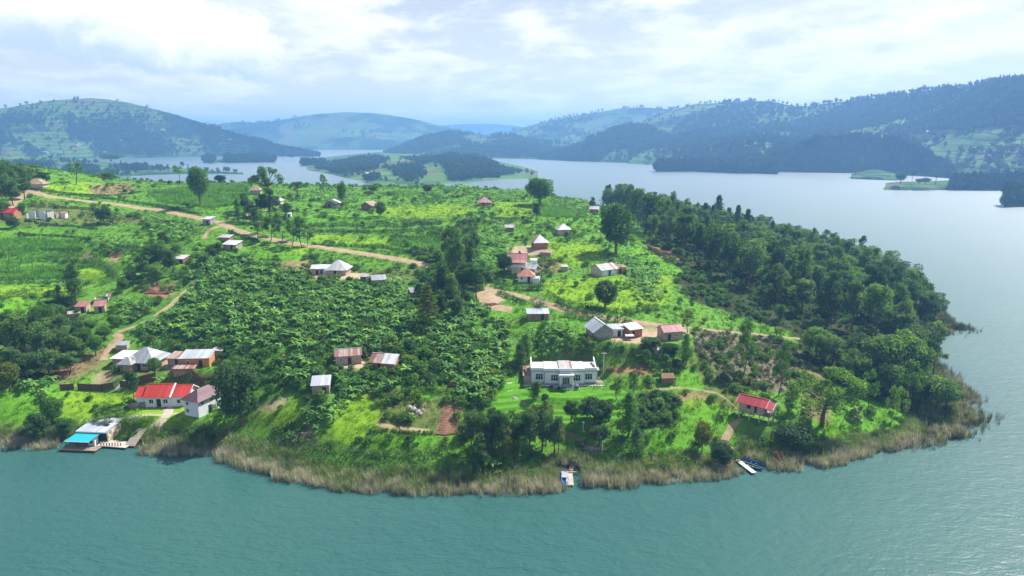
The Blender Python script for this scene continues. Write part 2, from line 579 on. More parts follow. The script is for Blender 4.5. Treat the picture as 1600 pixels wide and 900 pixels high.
hP = hill([(1025, 265), (1040, 263), (1100, 261), (1150, 263), (1215, 267)], [(1025, 266), (1100, 268.5), (1160, 271), (1215, 270.5)],
          [(1025, 1480), (1120, 1520), (1215, 1450)], M['hill_wood'], rough=0.3, seed=97, nscale=60, label='dark wooded promontory below the long ridge')

# ------------------------------------------------------------------ the peninsula: heights
CP = []
for u, rows in {
    -160: [(690, 3), (620, 9), (540, 16), (460, 24), (380, 34), (320, 44), (250, 60)],
    0: [(680, 3), (620, 8), (540, 14), (480, 20), (420, 26), (380, 31.5), (330, 40), (300, 46), (262, 56)],
    90: [(680, 2.5), (620, 6), (540, 12), (480, 18), (420, 24), (370, 32), (320, 41), (292, 47)],
    180: [(665, 2.2), (640, 3.6), (600, 6.4), (560, 10), (500, 16), (440, 22), (380, 30), (330, 37), (300, 43), (279, 46.5)],
    270: [(665, 2.6), (640, 4.2), (600, 7.0), (560, 10), (500, 16), (440, 22.5), (380, 31), (340, 36)],
    340: [(690, 1.5), (650, 4.5), (600, 8.5), (560, 11.5), (500, 16.5), (440, 23), (380, 31), (345, 35.5), (300, 43), (288, 45)],
    470: [(710, 2.5), (690, 4), (640, 8), (560, 14), (500, 19), (440, 24), (380, 30), (340, 35.5), (300, 42), (290, 43)],
    560: [(730, 2.2), (690, 4.6), (640, 8), (560, 14), (500, 19), (440, 24), (380, 30), (340, 34.5), (300, 40)],
    640: [(740, 2), (700, 4), (640, 8), (600, 11), (550, 15), (500, 19), (450, 23), (400, 28), (360, 32), (320, 36.5), (300, 39)],
    720: [(740, 2), (690, 4.2), (640, 7.6), (600, 10.3), (550, 14.3), (500, 18.5), (450, 22.5), (400, 27.5), (360, 32), (320, 37)],
    800: [(740, 1.5), (700, 3.6), (650, 6.5), (620, 8.6), (550, 13.5), (500, 17.8), (450, 22), (400, 27), (360, 32), (330, 36)],
    880: [(735, 1.2), (700, 3), (650, 6.2), (612, 8.6), (590, 9.2), (545, 13.6), (520, 17), (470, 20.5), (420, 25), (380, 29.2), (350, 33)],
    960: [(725, 1.5), (700, 3), (650, 6.4), (600, 9.7), (560, 13), (528, 16.6), (480, 19.5), (430, 24), (390, 27.5), (360, 30)],
    1050: [(720, 1.8), (700, 3), (640, 7), (590, 10.5), (530, 16.2), (480, 18.6), (440, 21.8), (400, 25)],
    1120: [(705, 2.2), (655, 5.6), (600, 9), (545, 13.5), (500, 15.5)],
    1185: [(715, 1.2), (690, 2.6), (655, 5), (600, 8), (545, 11.5)],
    1290: [(700, 1.2), (675, 2.4), (650, 3.6), (600, 6)],
    1400: [(680, 1.1), (660, 1.8), (630, 2.6)],
}.items():
    for v, h in rows:
        CP.append((*at_z(u, v, h)[:2], h))
CP += [(100, 225, 12), (128, 205, 5.5), (92, 300, 19), (135, 300, 10), (168, 300, 3), (62, 380, 27), (112, 380, 15), (158, 395, 5),
       (30, 450, 33), (100, 470, 15), (155, 500, 5), (60, 560, 15), (0, 550, 24), (120, 600, 4), (0, 660, 9), (-100, 560, 26), (-100, 690, 8),
       (-200, 600, 24), (-200, 720, 3), (-350, 560, 25), (-350, 700, 2), (-420, 420, 44), (-440, 330, 42), (-440, 200, 20),
       (-60, 430, 40), (30, 400, 35), (-150, 480, 36), (-260, 470, 38), (60, 330, 27), (170, 340, 4)]
CP = np.array(CP)

SHORE_PX = [(-160, 700), (0, 697), (60, 694), (110, 690), (160, 695), (200, 699), (240, 701), (300, 703), (345, 706), (390, 722), (450, 741), (520, 753),
            (600, 760), (690, 764), (760, 765), (830, 762), (872, 756), (884, 738), (902, 735), (914, 752), (960, 752), (1040, 746), (1120, 737), (1150, 728), (1172, 722), (1190, 730), (1240, 726),
            (1300, 716), (1370, 702), (1430, 686), (1475, 668), (1500, 645), (1493, 610), (1462, 575), (1440, 548), (1452, 532), (1480, 520), (1480, 500), (1462, 482)]
SHORE = [tuple(at_z(u, v)[:2]) for u, v in SHORE_PX]
SHORE += [(186, 318), (192, 350), (188, 400), (186, 450), (190, 500), (198, 540), (206, 566), (192, 592), (180, 640), (140, 700), (60, 740), (-100, 780), (-200, 790), (-350, 760), (-560, 740), (-560, 170)]


def rbf_fit(P, lam=4.0):
    n = len(P)
    d2 = (P[:, None, 0] - P[None, :, 0]) ** 2 + (P[:, None, 1] - P[None, :, 1]) ** 2
    K = 0.5 * d2 * np.log(d2 + 1e-9) + lam * np.eye(n)
    A = np.zeros((n + 3, n + 3))
    A[:n, :n] = K
    A[:n, n] = 1
    A[:n, n + 1:] = P[:, :2]
    A[n:, :n] = A[:n, n:].T
    b = np.zeros(n + 3)
    b[:n] = P[:, 2]
    return np.linalg.solve(A, b)


RW = rbf_fit(CP, 30.0)


def rbf_eval(x, y):
    out = np.empty(x.shape)
    xf, yf, of = x.ravel(), y.ravel(), out.ravel()
    for i in range(0, len(xf), 20000):
        d2 = (xf[i:i + 20000, None] - CP[None, :, 0]) ** 2 + (yf[i:i + 20000, None] - CP[None, :, 1]) ** 2
        of[i:i + 20000] = (0.5 * d2 * np.log(d2 + 1e-9)) @ RW[:-3] + RW[-3] + RW[-2] * xf[i:i + 20000] + RW[-1] * yf[i:i + 20000]
    return of.reshape(x.shape)


STEP = 1.2
GX = np.arange(-470, 262, STEP)
GY = np.arange(108, 800, STEP)
_cx, _cy = np.meshgrid(np.arange(-470, 266, 4.0), np.arange(108, 804, 4.0))
_coarse = rbf_eval(_cx, _cy)


def bilin(grid, x0, y0, st, x, y):
    fx, fy = (np.asarray(x, float) - x0) / st, (np.asarray(y, float) - y0) / st
    ix = np.clip(np.floor(fx).astype(int), 0, grid.shape[1] - 2)
    iy = np.clip(np.floor(fy).astype(int), 0, grid.shape[0] - 2)
    fx, fy = np.clip(fx - ix, 0, 1), np.clip(fy - iy, 0, 1)
    return (grid[iy, ix] * (1 - fx) + grid[iy, ix + 1] * fx) * (1 - fy) + (grid[iy + 1, ix] * (1 - fx) + grid[iy + 1, ix + 1] * fx) * fy


XX, YY = np.meshgrid(GX, GY)
HH = bilin(_coarse, -470, 108, 4.0, XX, YY)
_in = in_poly(XX, YY, SHORE)
_sd = seg_dist(XX, YY, SHORE, True)
SD = np.where(_in, _sd, -_sd)
HH = np.maximum(HH, 0.7) + fbm(XX / 16, YY / 16, 4, 5) * 0.55 * sstep(4, 30, SD)
HH = np.where(SD > 0, HH * sstep(-1.5, 14, SD) + 0.12, np.maximum(-0.25 * _sd, -3.0) + 0.12)


def H(x, y):
    return bilin(HH, GX[0], GY[0], STEP, x, y)


def gp(u, v):
    """first point of the land on a photograph pixel's sight line"""
    dx, dy, dz = ray(u, v)
    hyp = math.hypot(dx, dy)
    D = np.arange(112, 780, 0.4)
    x, y, z = dx / hyp * D, dy / hyp * D, CAM_H + dz / hyp * D
    g = np.maximum(H(x, y), 0.0)
    k = np.argmax(z <= g) if (z <= g).any() else len(D) - 1
    return float(x[k]), float(y[k]), float(max(g[k], 0.0))


def slant(u, v):
    p = gp(u, v)
    return math.sqrt(p[0] ** 2 + p[1] ** 2 + (CAM_H - p[2]) ** 2)


def mpp(u, v):
    """metres that one photograph pixel spans, across the view, at the ground under it"""
    p = gp(u, v)
    fw = p[1] * cos(PITCH) - (p[2] - CAM_H) * sin(PITCH)
    return fw / FPX


# level building plots: (u, v, radius in m)
PADS = [(266, 634, 9), (318, 641, 6), (225, 574, 8), (282, 569, 4.5), (312, 570, 5.5), (880, 597, 10.5), (938, 526, 5.5), (985, 527, 7), (1046, 530, 5.5),
        (945, 430, 6.5), (810, 425, 6), (822, 438, 5), (842, 387, 5), (880, 366, 4), (757, 322, 5), (525, 428, 8), (545, 567, 5.5), (603, 574, 5.5),
        (503, 613, 4), (45, 340, 8), (10, 338, 6), (365, 387, 6), (840, 500, 4.5), (1183, 656, 5), (58, 291, 6), (520, 324, 5), (577, 327, 5), (284, 411, 5),
        (143, 485, 6), (592, 443, 4), (360, 385, 5)]
for u, v, r in PADS:
    px, py, pz = gp(u, v)
    d = np.hypot(XX - px, YY - py)
    k = 1 - (sstep(r * 0.8, r * 1.5, d) if r < 10 else sstep(r * 0.95, r * 1.22, d))
    HH = HH * (1 - k) + pz * k

# terraced lawn below the white villa, and banks cut across the fields
_U, _V = project(XX, YY, HH)
LAWN = [(802, 588), (812, 604), (840, 609), (975, 606), (985, 625), (990, 650), (930, 668), (800, 668), (768, 645), (780, 612)]
_l = in_poly(_U, _V, LAWN)
_k = np.where(_l, 1.0, 0.0)
H_LAWN = HH.copy()
LAWN_IN = _l
HH = HH - 0.45 * _l
TERR = [[(0, 350), (330, 350), (300, 470), (180, 430), (0, 530)], [(340, 300), (740, 300), (690, 400), (600, 398), (420, 370)]]
for poly in TERR:
    _l = in_poly(_U, _V, poly)
    q = 2.6
    hh = HH + fbm(XX / 40, YY / 40, 2, 77) * 1.2
    fr = (hh / q) % 1.0
    HH = np.where(_l, HH + (sstep(0.55, 1.0, fr) - fr) * q * 0.75, HH)

# ------------------------------------------------------------------ what grows or lies where (linear albedo)
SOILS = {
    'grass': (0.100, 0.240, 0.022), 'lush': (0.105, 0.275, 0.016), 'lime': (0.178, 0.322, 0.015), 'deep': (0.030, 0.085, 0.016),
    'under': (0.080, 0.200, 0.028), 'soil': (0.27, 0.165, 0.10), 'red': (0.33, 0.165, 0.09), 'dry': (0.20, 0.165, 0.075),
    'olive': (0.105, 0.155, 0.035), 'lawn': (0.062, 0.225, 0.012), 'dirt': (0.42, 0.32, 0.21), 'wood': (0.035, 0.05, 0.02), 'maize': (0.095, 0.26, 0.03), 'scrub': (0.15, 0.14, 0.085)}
ZONES = [
    # broad ground first, then plots
    ('grass', [(-400, 0), (2000, 0), (2000, 900), (-400, 900)]),
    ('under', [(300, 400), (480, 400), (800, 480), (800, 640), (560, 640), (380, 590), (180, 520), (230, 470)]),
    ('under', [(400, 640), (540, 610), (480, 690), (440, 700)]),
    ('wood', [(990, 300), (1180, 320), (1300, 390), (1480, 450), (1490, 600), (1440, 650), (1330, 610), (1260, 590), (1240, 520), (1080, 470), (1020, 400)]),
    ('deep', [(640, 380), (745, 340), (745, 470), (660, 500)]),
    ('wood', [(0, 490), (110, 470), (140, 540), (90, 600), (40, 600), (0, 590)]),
    ('olive', [(60, 312), (320, 355), (250, 380), (60, 380), (0, 345)]),
    ('lime', [(60, 290), (130, 284), (170, 290), (150, 306), (100, 306), (60, 298)]),
    ('grass', [(0, 350), (300, 350), (230, 430), (0, 470)]),
    ('maize', [(0, 372), (130, 372), (135, 402), (0, 408)]),
    ('maize', [(0, 414), (110, 414), (120, 436), (0, 446)]),
    ('lime', [(0, 447), (110, 447), (110, 462), (0, 466)]),
    ('lime', [(125, 420), (160, 420), (168, 436), (130, 438)]),
    ('lush', [(0, 470), (60, 468), (40, 500), (0, 510)]),
    ('dry', [(135, 290), (200, 285), (215, 296), (205, 304), (150, 304)]),
    ('lush', [(230, 300), (300, 290), (390, 285), (390, 320), (330, 330), (250, 318)]),
    ('soil', [(124, 393), (145, 392), (138, 406), (122, 405)]),
    ('soil', [(166, 394), (192, 393), (186, 408), (168, 407)]),
    ('red', [(222, 446), (275, 444), (268, 462), (238, 468), (226, 460)]),
    ('dry', [(95, 585), (150, 545), (168, 540), (150, 575), (100, 600)]),
    ('soil', [(78, 592), (130, 556), (136, 560), (96, 594)]),
    ('soil', [(433, 408), (482, 406), (480, 424), (436, 424)]),
    ('olive', [(570, 425), (660, 415), (640, 440), (580, 440)]),
    ('lime', [(410, 390), (480, 385), (485, 400), (420, 402)]),
    ('lush', [(400, 392), (420, 388), (480, 398), (470, 408), (400, 410)]),
    ('lime', [(485, 366), (610, 372), (612, 382), (486, 378)]),
    ('lush', [(610, 372), (690, 370), (690, 395), (612, 384)]),
    ('lime', [(600, 322), (720, 318), (740, 330), (690, 345), (560, 345)]),
    ('lush', [(480, 335), (600, 335), (600, 352), (480, 350)]),
    ('lime', [(770, 316), (830, 316), (832, 340), (780, 342)]),
    ('lush', [(830, 318), (920, 325), (920, 345), (830, 342)]),
    ('lime', [(860, 380), (930, 378), (940, 405), (880, 415), (858, 405)]),
    ('dry', [(842, 400), (880, 408), (872, 426), (842, 428)]),
    ('lime', [(850, 440), (940, 430), (1050, 430), (1040, 470), (980, 488), (900, 480), (852, 465)]),
    ('red', [(1005, 382), (1030, 386), (1062, 400), (1060, 406), (1030, 402), (1008, 390)]),
    ('lush', [(960, 385), (1010, 385), (1070, 425), (1030, 432), (985, 415)]),
    ('dirt', [(745, 448), (770, 448), (790, 470), (770, 484), (750, 472)]),
    ('lush', [(760, 486), (830, 480), (830, 496), (770, 500)]),
    ('lush', [(870, 488), (935, 492), (935, 512), (880, 512)]),
    ('dirt', [(950, 514), (1030, 512), (1075, 512), (1075, 520), (1020, 535), (960, 535)]),
    ('scrub', [(1085, 515), (1180, 520), (1250, 540), (1250, 610), (1200, 610), (1130, 600), (1090, 575)]),
    ('red', [(950, 572), (1012, 568), (1014, 582), (960, 586)]),
    ('olive', [(1000, 575), (1100, 560), (1150, 600), (1150, 640), (1010, 620)]),
    ('lush', [(1020, 580), (1090, 580), (1100, 615), (1020, 612)]),
    ('soil', [(1054, 616), (1100, 615), (1102, 624), (1058, 626)]),
    ('lime', [(1060, 624), (1118, 624), (1120, 636), (1062, 634)]),
    ('deep', [(990, 615), (1055, 615), (1058, 670), (1000, 675)]),
    ('lush', [(1010, 680), (1090, 670), (1090, 705), (1000, 706)]),
    ('lush', [(1060, 640), (1150, 640), (1155, 668), (1070, 668)]),
    ('lush', [(1290, 620), (1330, 612), (1450, 652), (1440, 664), (1380, 684), (1290, 692), (1240, 672)]),
    ('dry', [(1255, 560), (1300, 600), (1290, 660), (1250, 650)]),
    ('lawn', LAWN),
    ('lime', [(778, 640), (850, 640), (850, 646), (778, 646)]),
    ('olive', [(560, 610), (700, 600), (680, 690), (640, 676), (560, 676), (500, 690)]),
    ('lime', [(400, 640), (460, 628), (470, 650), (430, 668), (400, 660)]),
    ('lime', [(505, 640), (560, 612), (600, 640), (560, 690), (520, 690)]),
    ('lush', [(640, 605), (695, 600), (680, 630), (650, 625)]),
    ('scrub', [(440, 678), (480, 665), (500, 672), (490, 694), (450, 698)]),
    ('dry', [(636, 636), (660, 634), (664, 652), (640, 654)]),
    ('dirt', [(400, 634), (440, 622), (446, 630), (400, 645)]),
    ('lush', [(585, 678), (680, 678), (690, 690), (640, 702), (580, 700)]),
    ('lime', [(100, 612), (235, 612), (232, 632), (232, 650), (100, 672), (96, 640)]),
    ('lush', [(0, 600), (75, 592), (90, 640), (30, 670), (0, 680)]),
    ('lime', [(195, 640), (300, 632), (300, 665), (258, 690), (240, 666)]),
    ('dirt', [(150, 578), (178, 585), (178, 595), (140, 600)]),
    ('dirt', [(255, 566), (296, 560), (300, 578), (262, 580)]),
    ('olive', [(170, 558), (205, 568), (250, 580), (250, 594), (175, 594), (160, 575)]),
    ('dirt', [(480, 428), (570, 425), (575, 438), (485, 436)]),
    ('dirt', [(520, 562), (575, 558), (570, 576), (530, 580)]),
    ('dirt', [(788, 384), (845, 384), (862, 402), (835, 400), (800, 396)]),
]


ZID = np.zeros(XX.shape, int)
ZN = list(SOILS)


def zone_of(x, y):
    ix = np.clip(np.round((np.asarray(x) - GX[0]) / STEP).astype(int), 0, len(GX) - 1)
    iy = np.clip(np.round((np.asarray(y) - GY[0]) / STEP).astype(int), 0, len(GY) - 1)
    return ZID[iy, ix]


def shore_dist(x, y):
    return bilin(SD, GX[0], GY[0], STEP, x, y)


def build_ground():
    jx = fbm(XX / 7, YY / 7, 4, 51) * 5.0
    U, V = project(XX + jx * 0.5, YY + fbm(XX / 7, YY / 7, 4, 52) * 3.5, HH)
    C = np.zeros(XX.shape + (3,))
    names = list(SOILS)
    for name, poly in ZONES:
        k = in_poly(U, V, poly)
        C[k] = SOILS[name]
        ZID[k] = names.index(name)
    # soften by one cell
    for _ in range(1):
        C[1:-1, 1:-1] = (C[1:-1, 1:-1] * 2 + C[:-2, 1:-1] + C[2:, 1:-1] + C[1:-1, :-2] + C[1:-1, 2:]) / 6
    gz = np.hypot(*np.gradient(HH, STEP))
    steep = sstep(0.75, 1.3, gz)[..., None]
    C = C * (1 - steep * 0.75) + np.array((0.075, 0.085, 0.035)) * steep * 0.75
    C = np.where((SD < 3)[..., None], C * 0 + np.array((0.06, 0.065, 0.03)), C)
    keep = SD > -5
    keep &= (YY < 640) | (SD > -2)
    idx = np.full(XX.shape, -1)
    cell = keep[:-1, :-1] & keep[1:, :-1] & keep[:-1, 1:] & keep[1:, 1:]
    used = np.zeros(XX.shape, bool)
    used[:-1, :-1] |= cell
    used[1:, :-1] |= cell
    used[:-1, 1:] |= cell
    used[1:, 1:] |= cell
    idx[used] = np.arange(used.sum())
    vs = np.stack([XX[used], YY[used], HH[used]], -1)
    f = np.stack([idx[:-1, :-1][cell], idx[:-1, 1:][cell], idx[1:, 1:][cell], idx[1:, :-1][cell]], -1)
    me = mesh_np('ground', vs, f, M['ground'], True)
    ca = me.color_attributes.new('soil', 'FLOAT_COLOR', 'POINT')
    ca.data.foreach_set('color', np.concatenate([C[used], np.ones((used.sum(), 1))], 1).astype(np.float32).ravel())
    tag(link('ground', me), 'green hillside of plots, meadows and bare soil', None, None, 'structure')


build_ground()


def drape_strip(name, pts_px, width, mat, label, lift=0.07, step=0.9, wn=4, wob=0.25):
    """a track laid on the land along photograph pixels"""
    P = [gp(u, v)[:2] for u, v in pts_px]
    return drape_line(name, P, width, mat, label, lift, step, wn, wob)


def resample(P, step):
    P = np.array(P, float)
    d = np.concatenate([[0], np.cumsum(np.hypot(*np.diff(P[:, :2], axis=0).T))])
    n = max(2, int(d[-1] / step) + 1)
    t = np.linspace(0, d[-1], n)
    # rounded corners
    out = np.stack([np.interp(t, d, P[:, k]) for k in range(P.shape[1])], -1)
    if n > 8:
        k = np.hanning(7)
        k /= k.sum()
        sm = np.stack([np.convolve(np.pad(out[:, c], 3, mode='edge'), k, 'valid') for c in range(out.shape[1])], -1)
        sm[0], sm[-1] = out[0], out[-1]
        out = sm
    return out


ROADS = []


def drape_line(name, P, width, mat, label, lift=0.07, step=0.9, wn=4, wob=0.25):
    Q = resample(P, step)
    ROADS.append((Q[::2], width))
    T = np.gradient(Q, axis=0)
    T /= np.linalg.norm(T, axis=1)[:, None] + 1e-9
    N = np.stack([-T[:, 1], T[:, 0]], -1)
    k = np.arange(len(Q))
    wl = width / 2 * (1 + wob * fbm(k / 4.0, k * 0 + 3.1, 3, 8))
    wr = width / 2 * (1 + wob * fbm(k / 4.0, k * 0 + 9.7, 3, 9))
    s = np.linspace(-1, 1, wn + 1)
    V = []
    for a in s:
        off = np.where(a < 0, wl, wr) * a
        x, y = Q[:, 0] + N[:, 0] * off, Q[:, 1] + N[:, 1] * off
        V.append(np.stack([x, y, np.maximum(H(x, y), 0.1) + lift - (0.06 if abs(a) == 1 else 0)], -1))
    V = np.array(V)
    n = len(Q)
    idx = np.arange((wn + 1) * n).reshape(wn + 1, n)
    f = np.stack([idx[:-1, :-1], idx[1:, :-1], idx[1:, 1:], idx[:-1, 1:]], -1).reshape(-1, 4)[:, ::-1]
    return tag(link(name, mesh_np(name, V.reshape(-1, 3), f, mat, True)), label, None, None, 'structure')


M['dirt'] = mat_plain('dirt', (0.40, 0.30, 0.19), 0.95, 0.2, 0.5, 0.1, c2=(0.27, 0.19, 0.115), bump=0.4)
M['dirt_grass'] = mat_plain('trodden_path', (0.36, 0.30, 0.17), 0.95, 0.2, 0.7, 0.1, c2=(0.17, 0.19, 0.06), bump=0.4)
M['stone_path'] = mat_plain('stone_path', (0.50, 0.42, 0.35), 0.9, 0.2, 1.5, 0.2, c2=(0.36, 0.30, 0.25), bump=0.4)

drape_strip('road', [(-30, 345), (0, 331), (14, 325), (27, 312), (38, 299), (55, 301), (80, 308), (120, 313), (160, 317), (200, 322), (240, 327), (275, 334), (310, 341),
                     (345, 348), (362, 358), (385, 365), (420, 373), (455, 380), (500, 386), (545, 393), (600, 402), (640, 409), (672, 416)], 4.3, M['dirt'],
            'pale dirt road winding along the hillside from the left edge to the dark trees')
drape_strip('road', [(735, 446), (752, 450), (775, 455), (800, 460), (830, 467), (850, 474), (880, 484), (915, 492), (950, 498), (990, 504), (1030, 510), (1062, 513)], 3.2, M['dirt'],
            'dirt track passing behind the brick houses')
drape_strip('path', [(1062, 513), (1110, 516), (1180, 522), (1250, 530)], 1.3, M['dirt_grass'], 'thin footpath from the brick yard to the edge of the wood', wob=.5)
drape_strip('path', [(755, 451), (752, 462), (762, 474), (780, 482), (800, 484)], 4.5, M['dirt'], 'short worn spur turning down from the dirt track')
drape_strip('path', [(352, 352), (335, 356), (325, 362), (319, 373)], 2.2, M['dirt'], 'twin rutted lane dropping from the road junction past a shed')
drape_strip('path', [(305, 440), (285, 462), (262, 482), (235, 500), (205, 512), (180, 521), (186, 528), (176, 536), (166, 548), (160, 562)], 1.5, M['dirt_grass'],
            'long straight footpath slanting down the banana slope', wob=0.5)
drape_strip('path', [(300, 448), (265, 478), (240, 494)], 1.0, M['dirt'], 'bare upper stretch beside the slanting footpath', lift=0.11, wob=0.6)
drape_strip('path', [(176, 527), (186, 522), (190, 530), (178, 540), (167, 552), (162, 564)], 2.0, M['dirt'], 'bare bend of the footpath above the grey roofed house', lift=0.10)
drape_strip('path', [(205, 592), (190, 600), (183, 612)], 1.5, M['stone_path'], 'short path through the gap in the long hedge')
drape_strip('path', [(268, 630), (264, 640), (260, 652), (254, 662), (246, 668), (238, 674)], 2.3, M['stone_path'], 'pale stone walk from the red roofed house to the jetty')
drape_strip('path', [(182, 657), (210, 653), (235, 650), (262, 648), (290, 645)], 1.0, M['stone_path'], 'thin pale garden path crossing the lakeside lawn', lift=0.09)
drape_strip('path', [(1160, 655), (1145, 664), (1138, 676), (1128, 690), (1146, 705)], 1.6, M['dirt'], 'reddish footpath from the stilt house to the boats', wob=0.5)
drape_strip('path', [(796, 598), (800, 606), (794, 617)], 1.6, M['stone_path'], 'short pink paved path beside the villa lawn')
drape_strip('path', [(1010, 612), (1060, 606), (1120, 614), (1150, 640)], 0.9, M['dirt_grass'], 'faint trodden path under the straw hut', wob=0.6)
drape_strip('path', [(590, 662), (612, 669), (645, 673), (676, 675)], 1.5, M['dirt'], 'bare foot of the low bank in the meadow', wob=0.5)
drape_strip('path', [(440, 318), (420, 328), (400, 333), (380, 338)], 1.6, M['dirt'], 'upper lane between hedges below the tall open tree')


# ------------------------------------------------------------------ the stepped lawn
def lawn_z(x, y):
    """flat treads with short turf banks between them"""
    h = bilin(H_LAWN, GX[0], GY[0], STEP, x, y)
    q = 0.68
    fr = (h / q) % 1.0
    return np.floor(h / q) * q + q * (0.10 * fr + 0.90 * sstep(0.74, 1.0, fr)) + 0.05


M['lawn'] = mat_plain('lawn_turf', (0.070, 0.235, 0.014), 0.95, 0.2, 0.35, 0.1, c2=(0.115, 0.275, 0.022), bump=0.5)


def build_lawn():
    Q = np.array([gp(u, v)[:2] for u, v in LAWN])
    lo, hi = Q.min(0) - 2, Q.max(0) + 2
    st = 0.33
    gx, gy = np.meshgrid(np.arange(lo[0], hi[0], st), np.arange(lo[1], hi[1], st))
    k = bilin(LAWN_IN * 1.0, GX[0], GY[0], STEP, gx, gy) > 0.02
    z = lawn_z(gx, gy)
    cell = k[:-1, :-1] & k[1:, :-1] & k[:-1, 1:] & k[1:, 1:]
    used = np.zeros(gx.shape, bool)
    for a in (slice(None, -1), slice(1, None)):
        for b in (slice(None, -1), slice(1, None)):
            used[a, b] |= cell
    idx = np.full(gx.shape, -1)
    idx[used] = np.arange(used.sum())
    f = np.stack([idx[:-1, :-1][cell], idx[:-1, 1:][cell], idx[1:, 1:][cell], idx[1:, :-1][cell]], -1)
    tag(link('lawn', mesh_np('lawn', np.stack([gx[used], gy[used], z[used]], -1), f, M['lawn'], True)), 'stepped lawn terraces below the white villa', None, None, 'structure')


build_lawn()

# ------------------------------------------------------------------ plants: building blocks
M['bark'] = mat_plain('bark', (0.16, 0.12, 0.085), 0.9, 0.3, 3.0, 0.1)
M['bark_pale'] = mat_plain('pale_bark', (0.34, 0.29, 0.23), 0.85, 0.3, 2.0, 0.15, c2=(0.19, 0.15, 0.11))
M['leaf_dark'] = mat_leaf('dark_leaves', (0.042, 0.112, 0.046), (0.092, 0.190, 0.050), 0.40)
M['leaf_forest'] = mat_leaf('forest_leaves', (0.050, 0.130, 0.054), (0.150, 0.270, 0.066), 0.44, 0.45, 0.5)
M['leaf_mid'] = mat_leaf('mid_leaves', (0.056, 0.165, 0.038), (0.145, 0.290, 0.048), 0.44)
M['leaf_light'] = mat_leaf('light_leaves', (0.070, 0.185, 0.030), (0.165, 0.320, 0.040), 0.36)
M['leaf_yellow'] = mat_leaf('yellowish_leaves', (0.085, 0.145, 0.026), (0.220, 0.255, 0.036), 0.36)
M['leaf_grey'] = mat_leaf('grey_twigs', (0.136, 0.144, 0.114), (0.240, 0.232, 0.185), 0.15)
M['leaf_rust'] = mat_leaf('rusty_leaves', (0.13, 0.080, 0.035), (0.24, 0.15, 0.06), 0.2)
M['leaf_far'] = mat_leaf('far_woodland_leaves', (0.014, 0.044, 0.026), (0.040, 0.092, 0.036), 0.12, 0.35, 0.03)
M['banana'] = mat_leaf('banana_leaves', (0.085, 0.250, 0.050), (0.235, 0.440, 0.090), 0.45, 0.42, 0.7, (1.3, 1.3, 0.35))
M['dead_leaf'] = mat_leaf('dead_banana_leaves', (0.17, 0.11, 0.05), (0.34, 0.25, 0.12), 0.2)
M['banana_stem'] = mat_plain('banana_stem', (0.16, 0.15, 0.06), 0.8, 0.3, 2.0, 0.2)
M['reed_dry'] = mat_leaf('dry_reeds', (0.33, 0.325, 0.22), (0.56, 0.55, 0.41), 0.25, 0.3, 0.35, (1.1, 1.0, 0.8))
M['reed_green'] = mat_leaf('green_reeds', (0.115, 0.20, 0.065), (0.26, 0.33, 0.14), 0.3, 0.3, 0.35)
M['reed_dark'] = mat_leaf('dark_reeds', (0.05, 0.07, 0.035), (0.10, 0.12, 0.06), 0.25, 0.3, 0.35)
for _k, _c in {'grass': ((0.062, 0.160, 0.022), (0.125, 0.255, 0.030)), 'lime': ((0.112, 0.245, 0.016), (0.200, 0.352, 0.022)), 'lush': ((0.070, 0.205, 0.014), (0.140, 0.320, 0.020)),
               'olive': ((0.085, 0.115, 0.030), (0.165, 0.190, 0.055)), 'maize': ((0.075, 0.225, 0.026), (0.155, 0.345, 0.042)), 'cabbage': ((0.055, 0.125, 0.055), (0.130, 0.215, 0.105))}.items():
    M['g_' + _k] = mat_leaf(_k + '_blades', _c[0], _c[1], 0.32, 0.22, 0.25)


def tube(P, R, k=6):
    """tapered tube through points P with radii R: (verts, quads)"""
    P = np.array(P, float)
    n = len(P)
    T = np.gradient(P, axis=0)
    T /= np.linalg.norm(T, axis=1)[:, None] + 1e-9
    ref = np.where(np.abs(T[:, 2:3]) > 0.9, np.array([[1.0, 0, 0]]), np.array([[0, 0, 1.0]]))
    A = np.cross(T, ref)
    A /= np.linalg.norm(A, axis=1)[:, None] + 1e-9
    B = np.cross(T, A)
    a = np.arange(k) / k * 2 * pi
    V = (P[:, None] + np.array(R, float)[:, None, None] * (np.cos(a)[None, :, None] * A[:, None] + np.sin(a)[None, :, None] * B[:, None])).reshape(-1, 3)
    i = np.arange(n - 1)[:, None] * k
    j = np.arange(k)[None]
    j2 = (j + 1) % k
    F = np.stack([i + j, i + j2, i + k + j2, i + k + j], -1).reshape(-1, 4)
    return V, F


def join(parts):
    V, F, o = [], [], 0
    for v, f in parts:
        V.append(v)
        F.append(f + o)
        o += len(v)
    return np.concatenate(V), np.concatenate(F)


def cards(C, N, size, rng, aspect=0.62, bend=0.18):
    """leaf sprays: one bent quad each, centred at C and facing N"""
    n = len(C)
    N = N / (np.linalg.norm(N, axis=1)[:, None] + 1e-9)
    R = rng.normal(size=(n, 3))
    A = np.cross(N, R)
    A /= np.linalg.norm(A, axis=1)[:, None] + 1e-9
    B = np.cross(N, A)
    s = size * rng.uniform(0.6, 1.35, (n, 1))
    a, b = A * s * 0.5, B * s * 0.5 * aspect
    q = N * s * bend
    V = np.stack([C - a - q, C + b, C + a - q, C - b], 1).reshape(-1, 3)
    return V, np.arange(4 * n).reshape(n, 4)


def sphere_dirs(n, rng, up=0.25):
    d = rng.normal(size=(n, 3))
    d[:, 2] += up
    return d / np.linalg.norm(d, axis=1)[:, None]


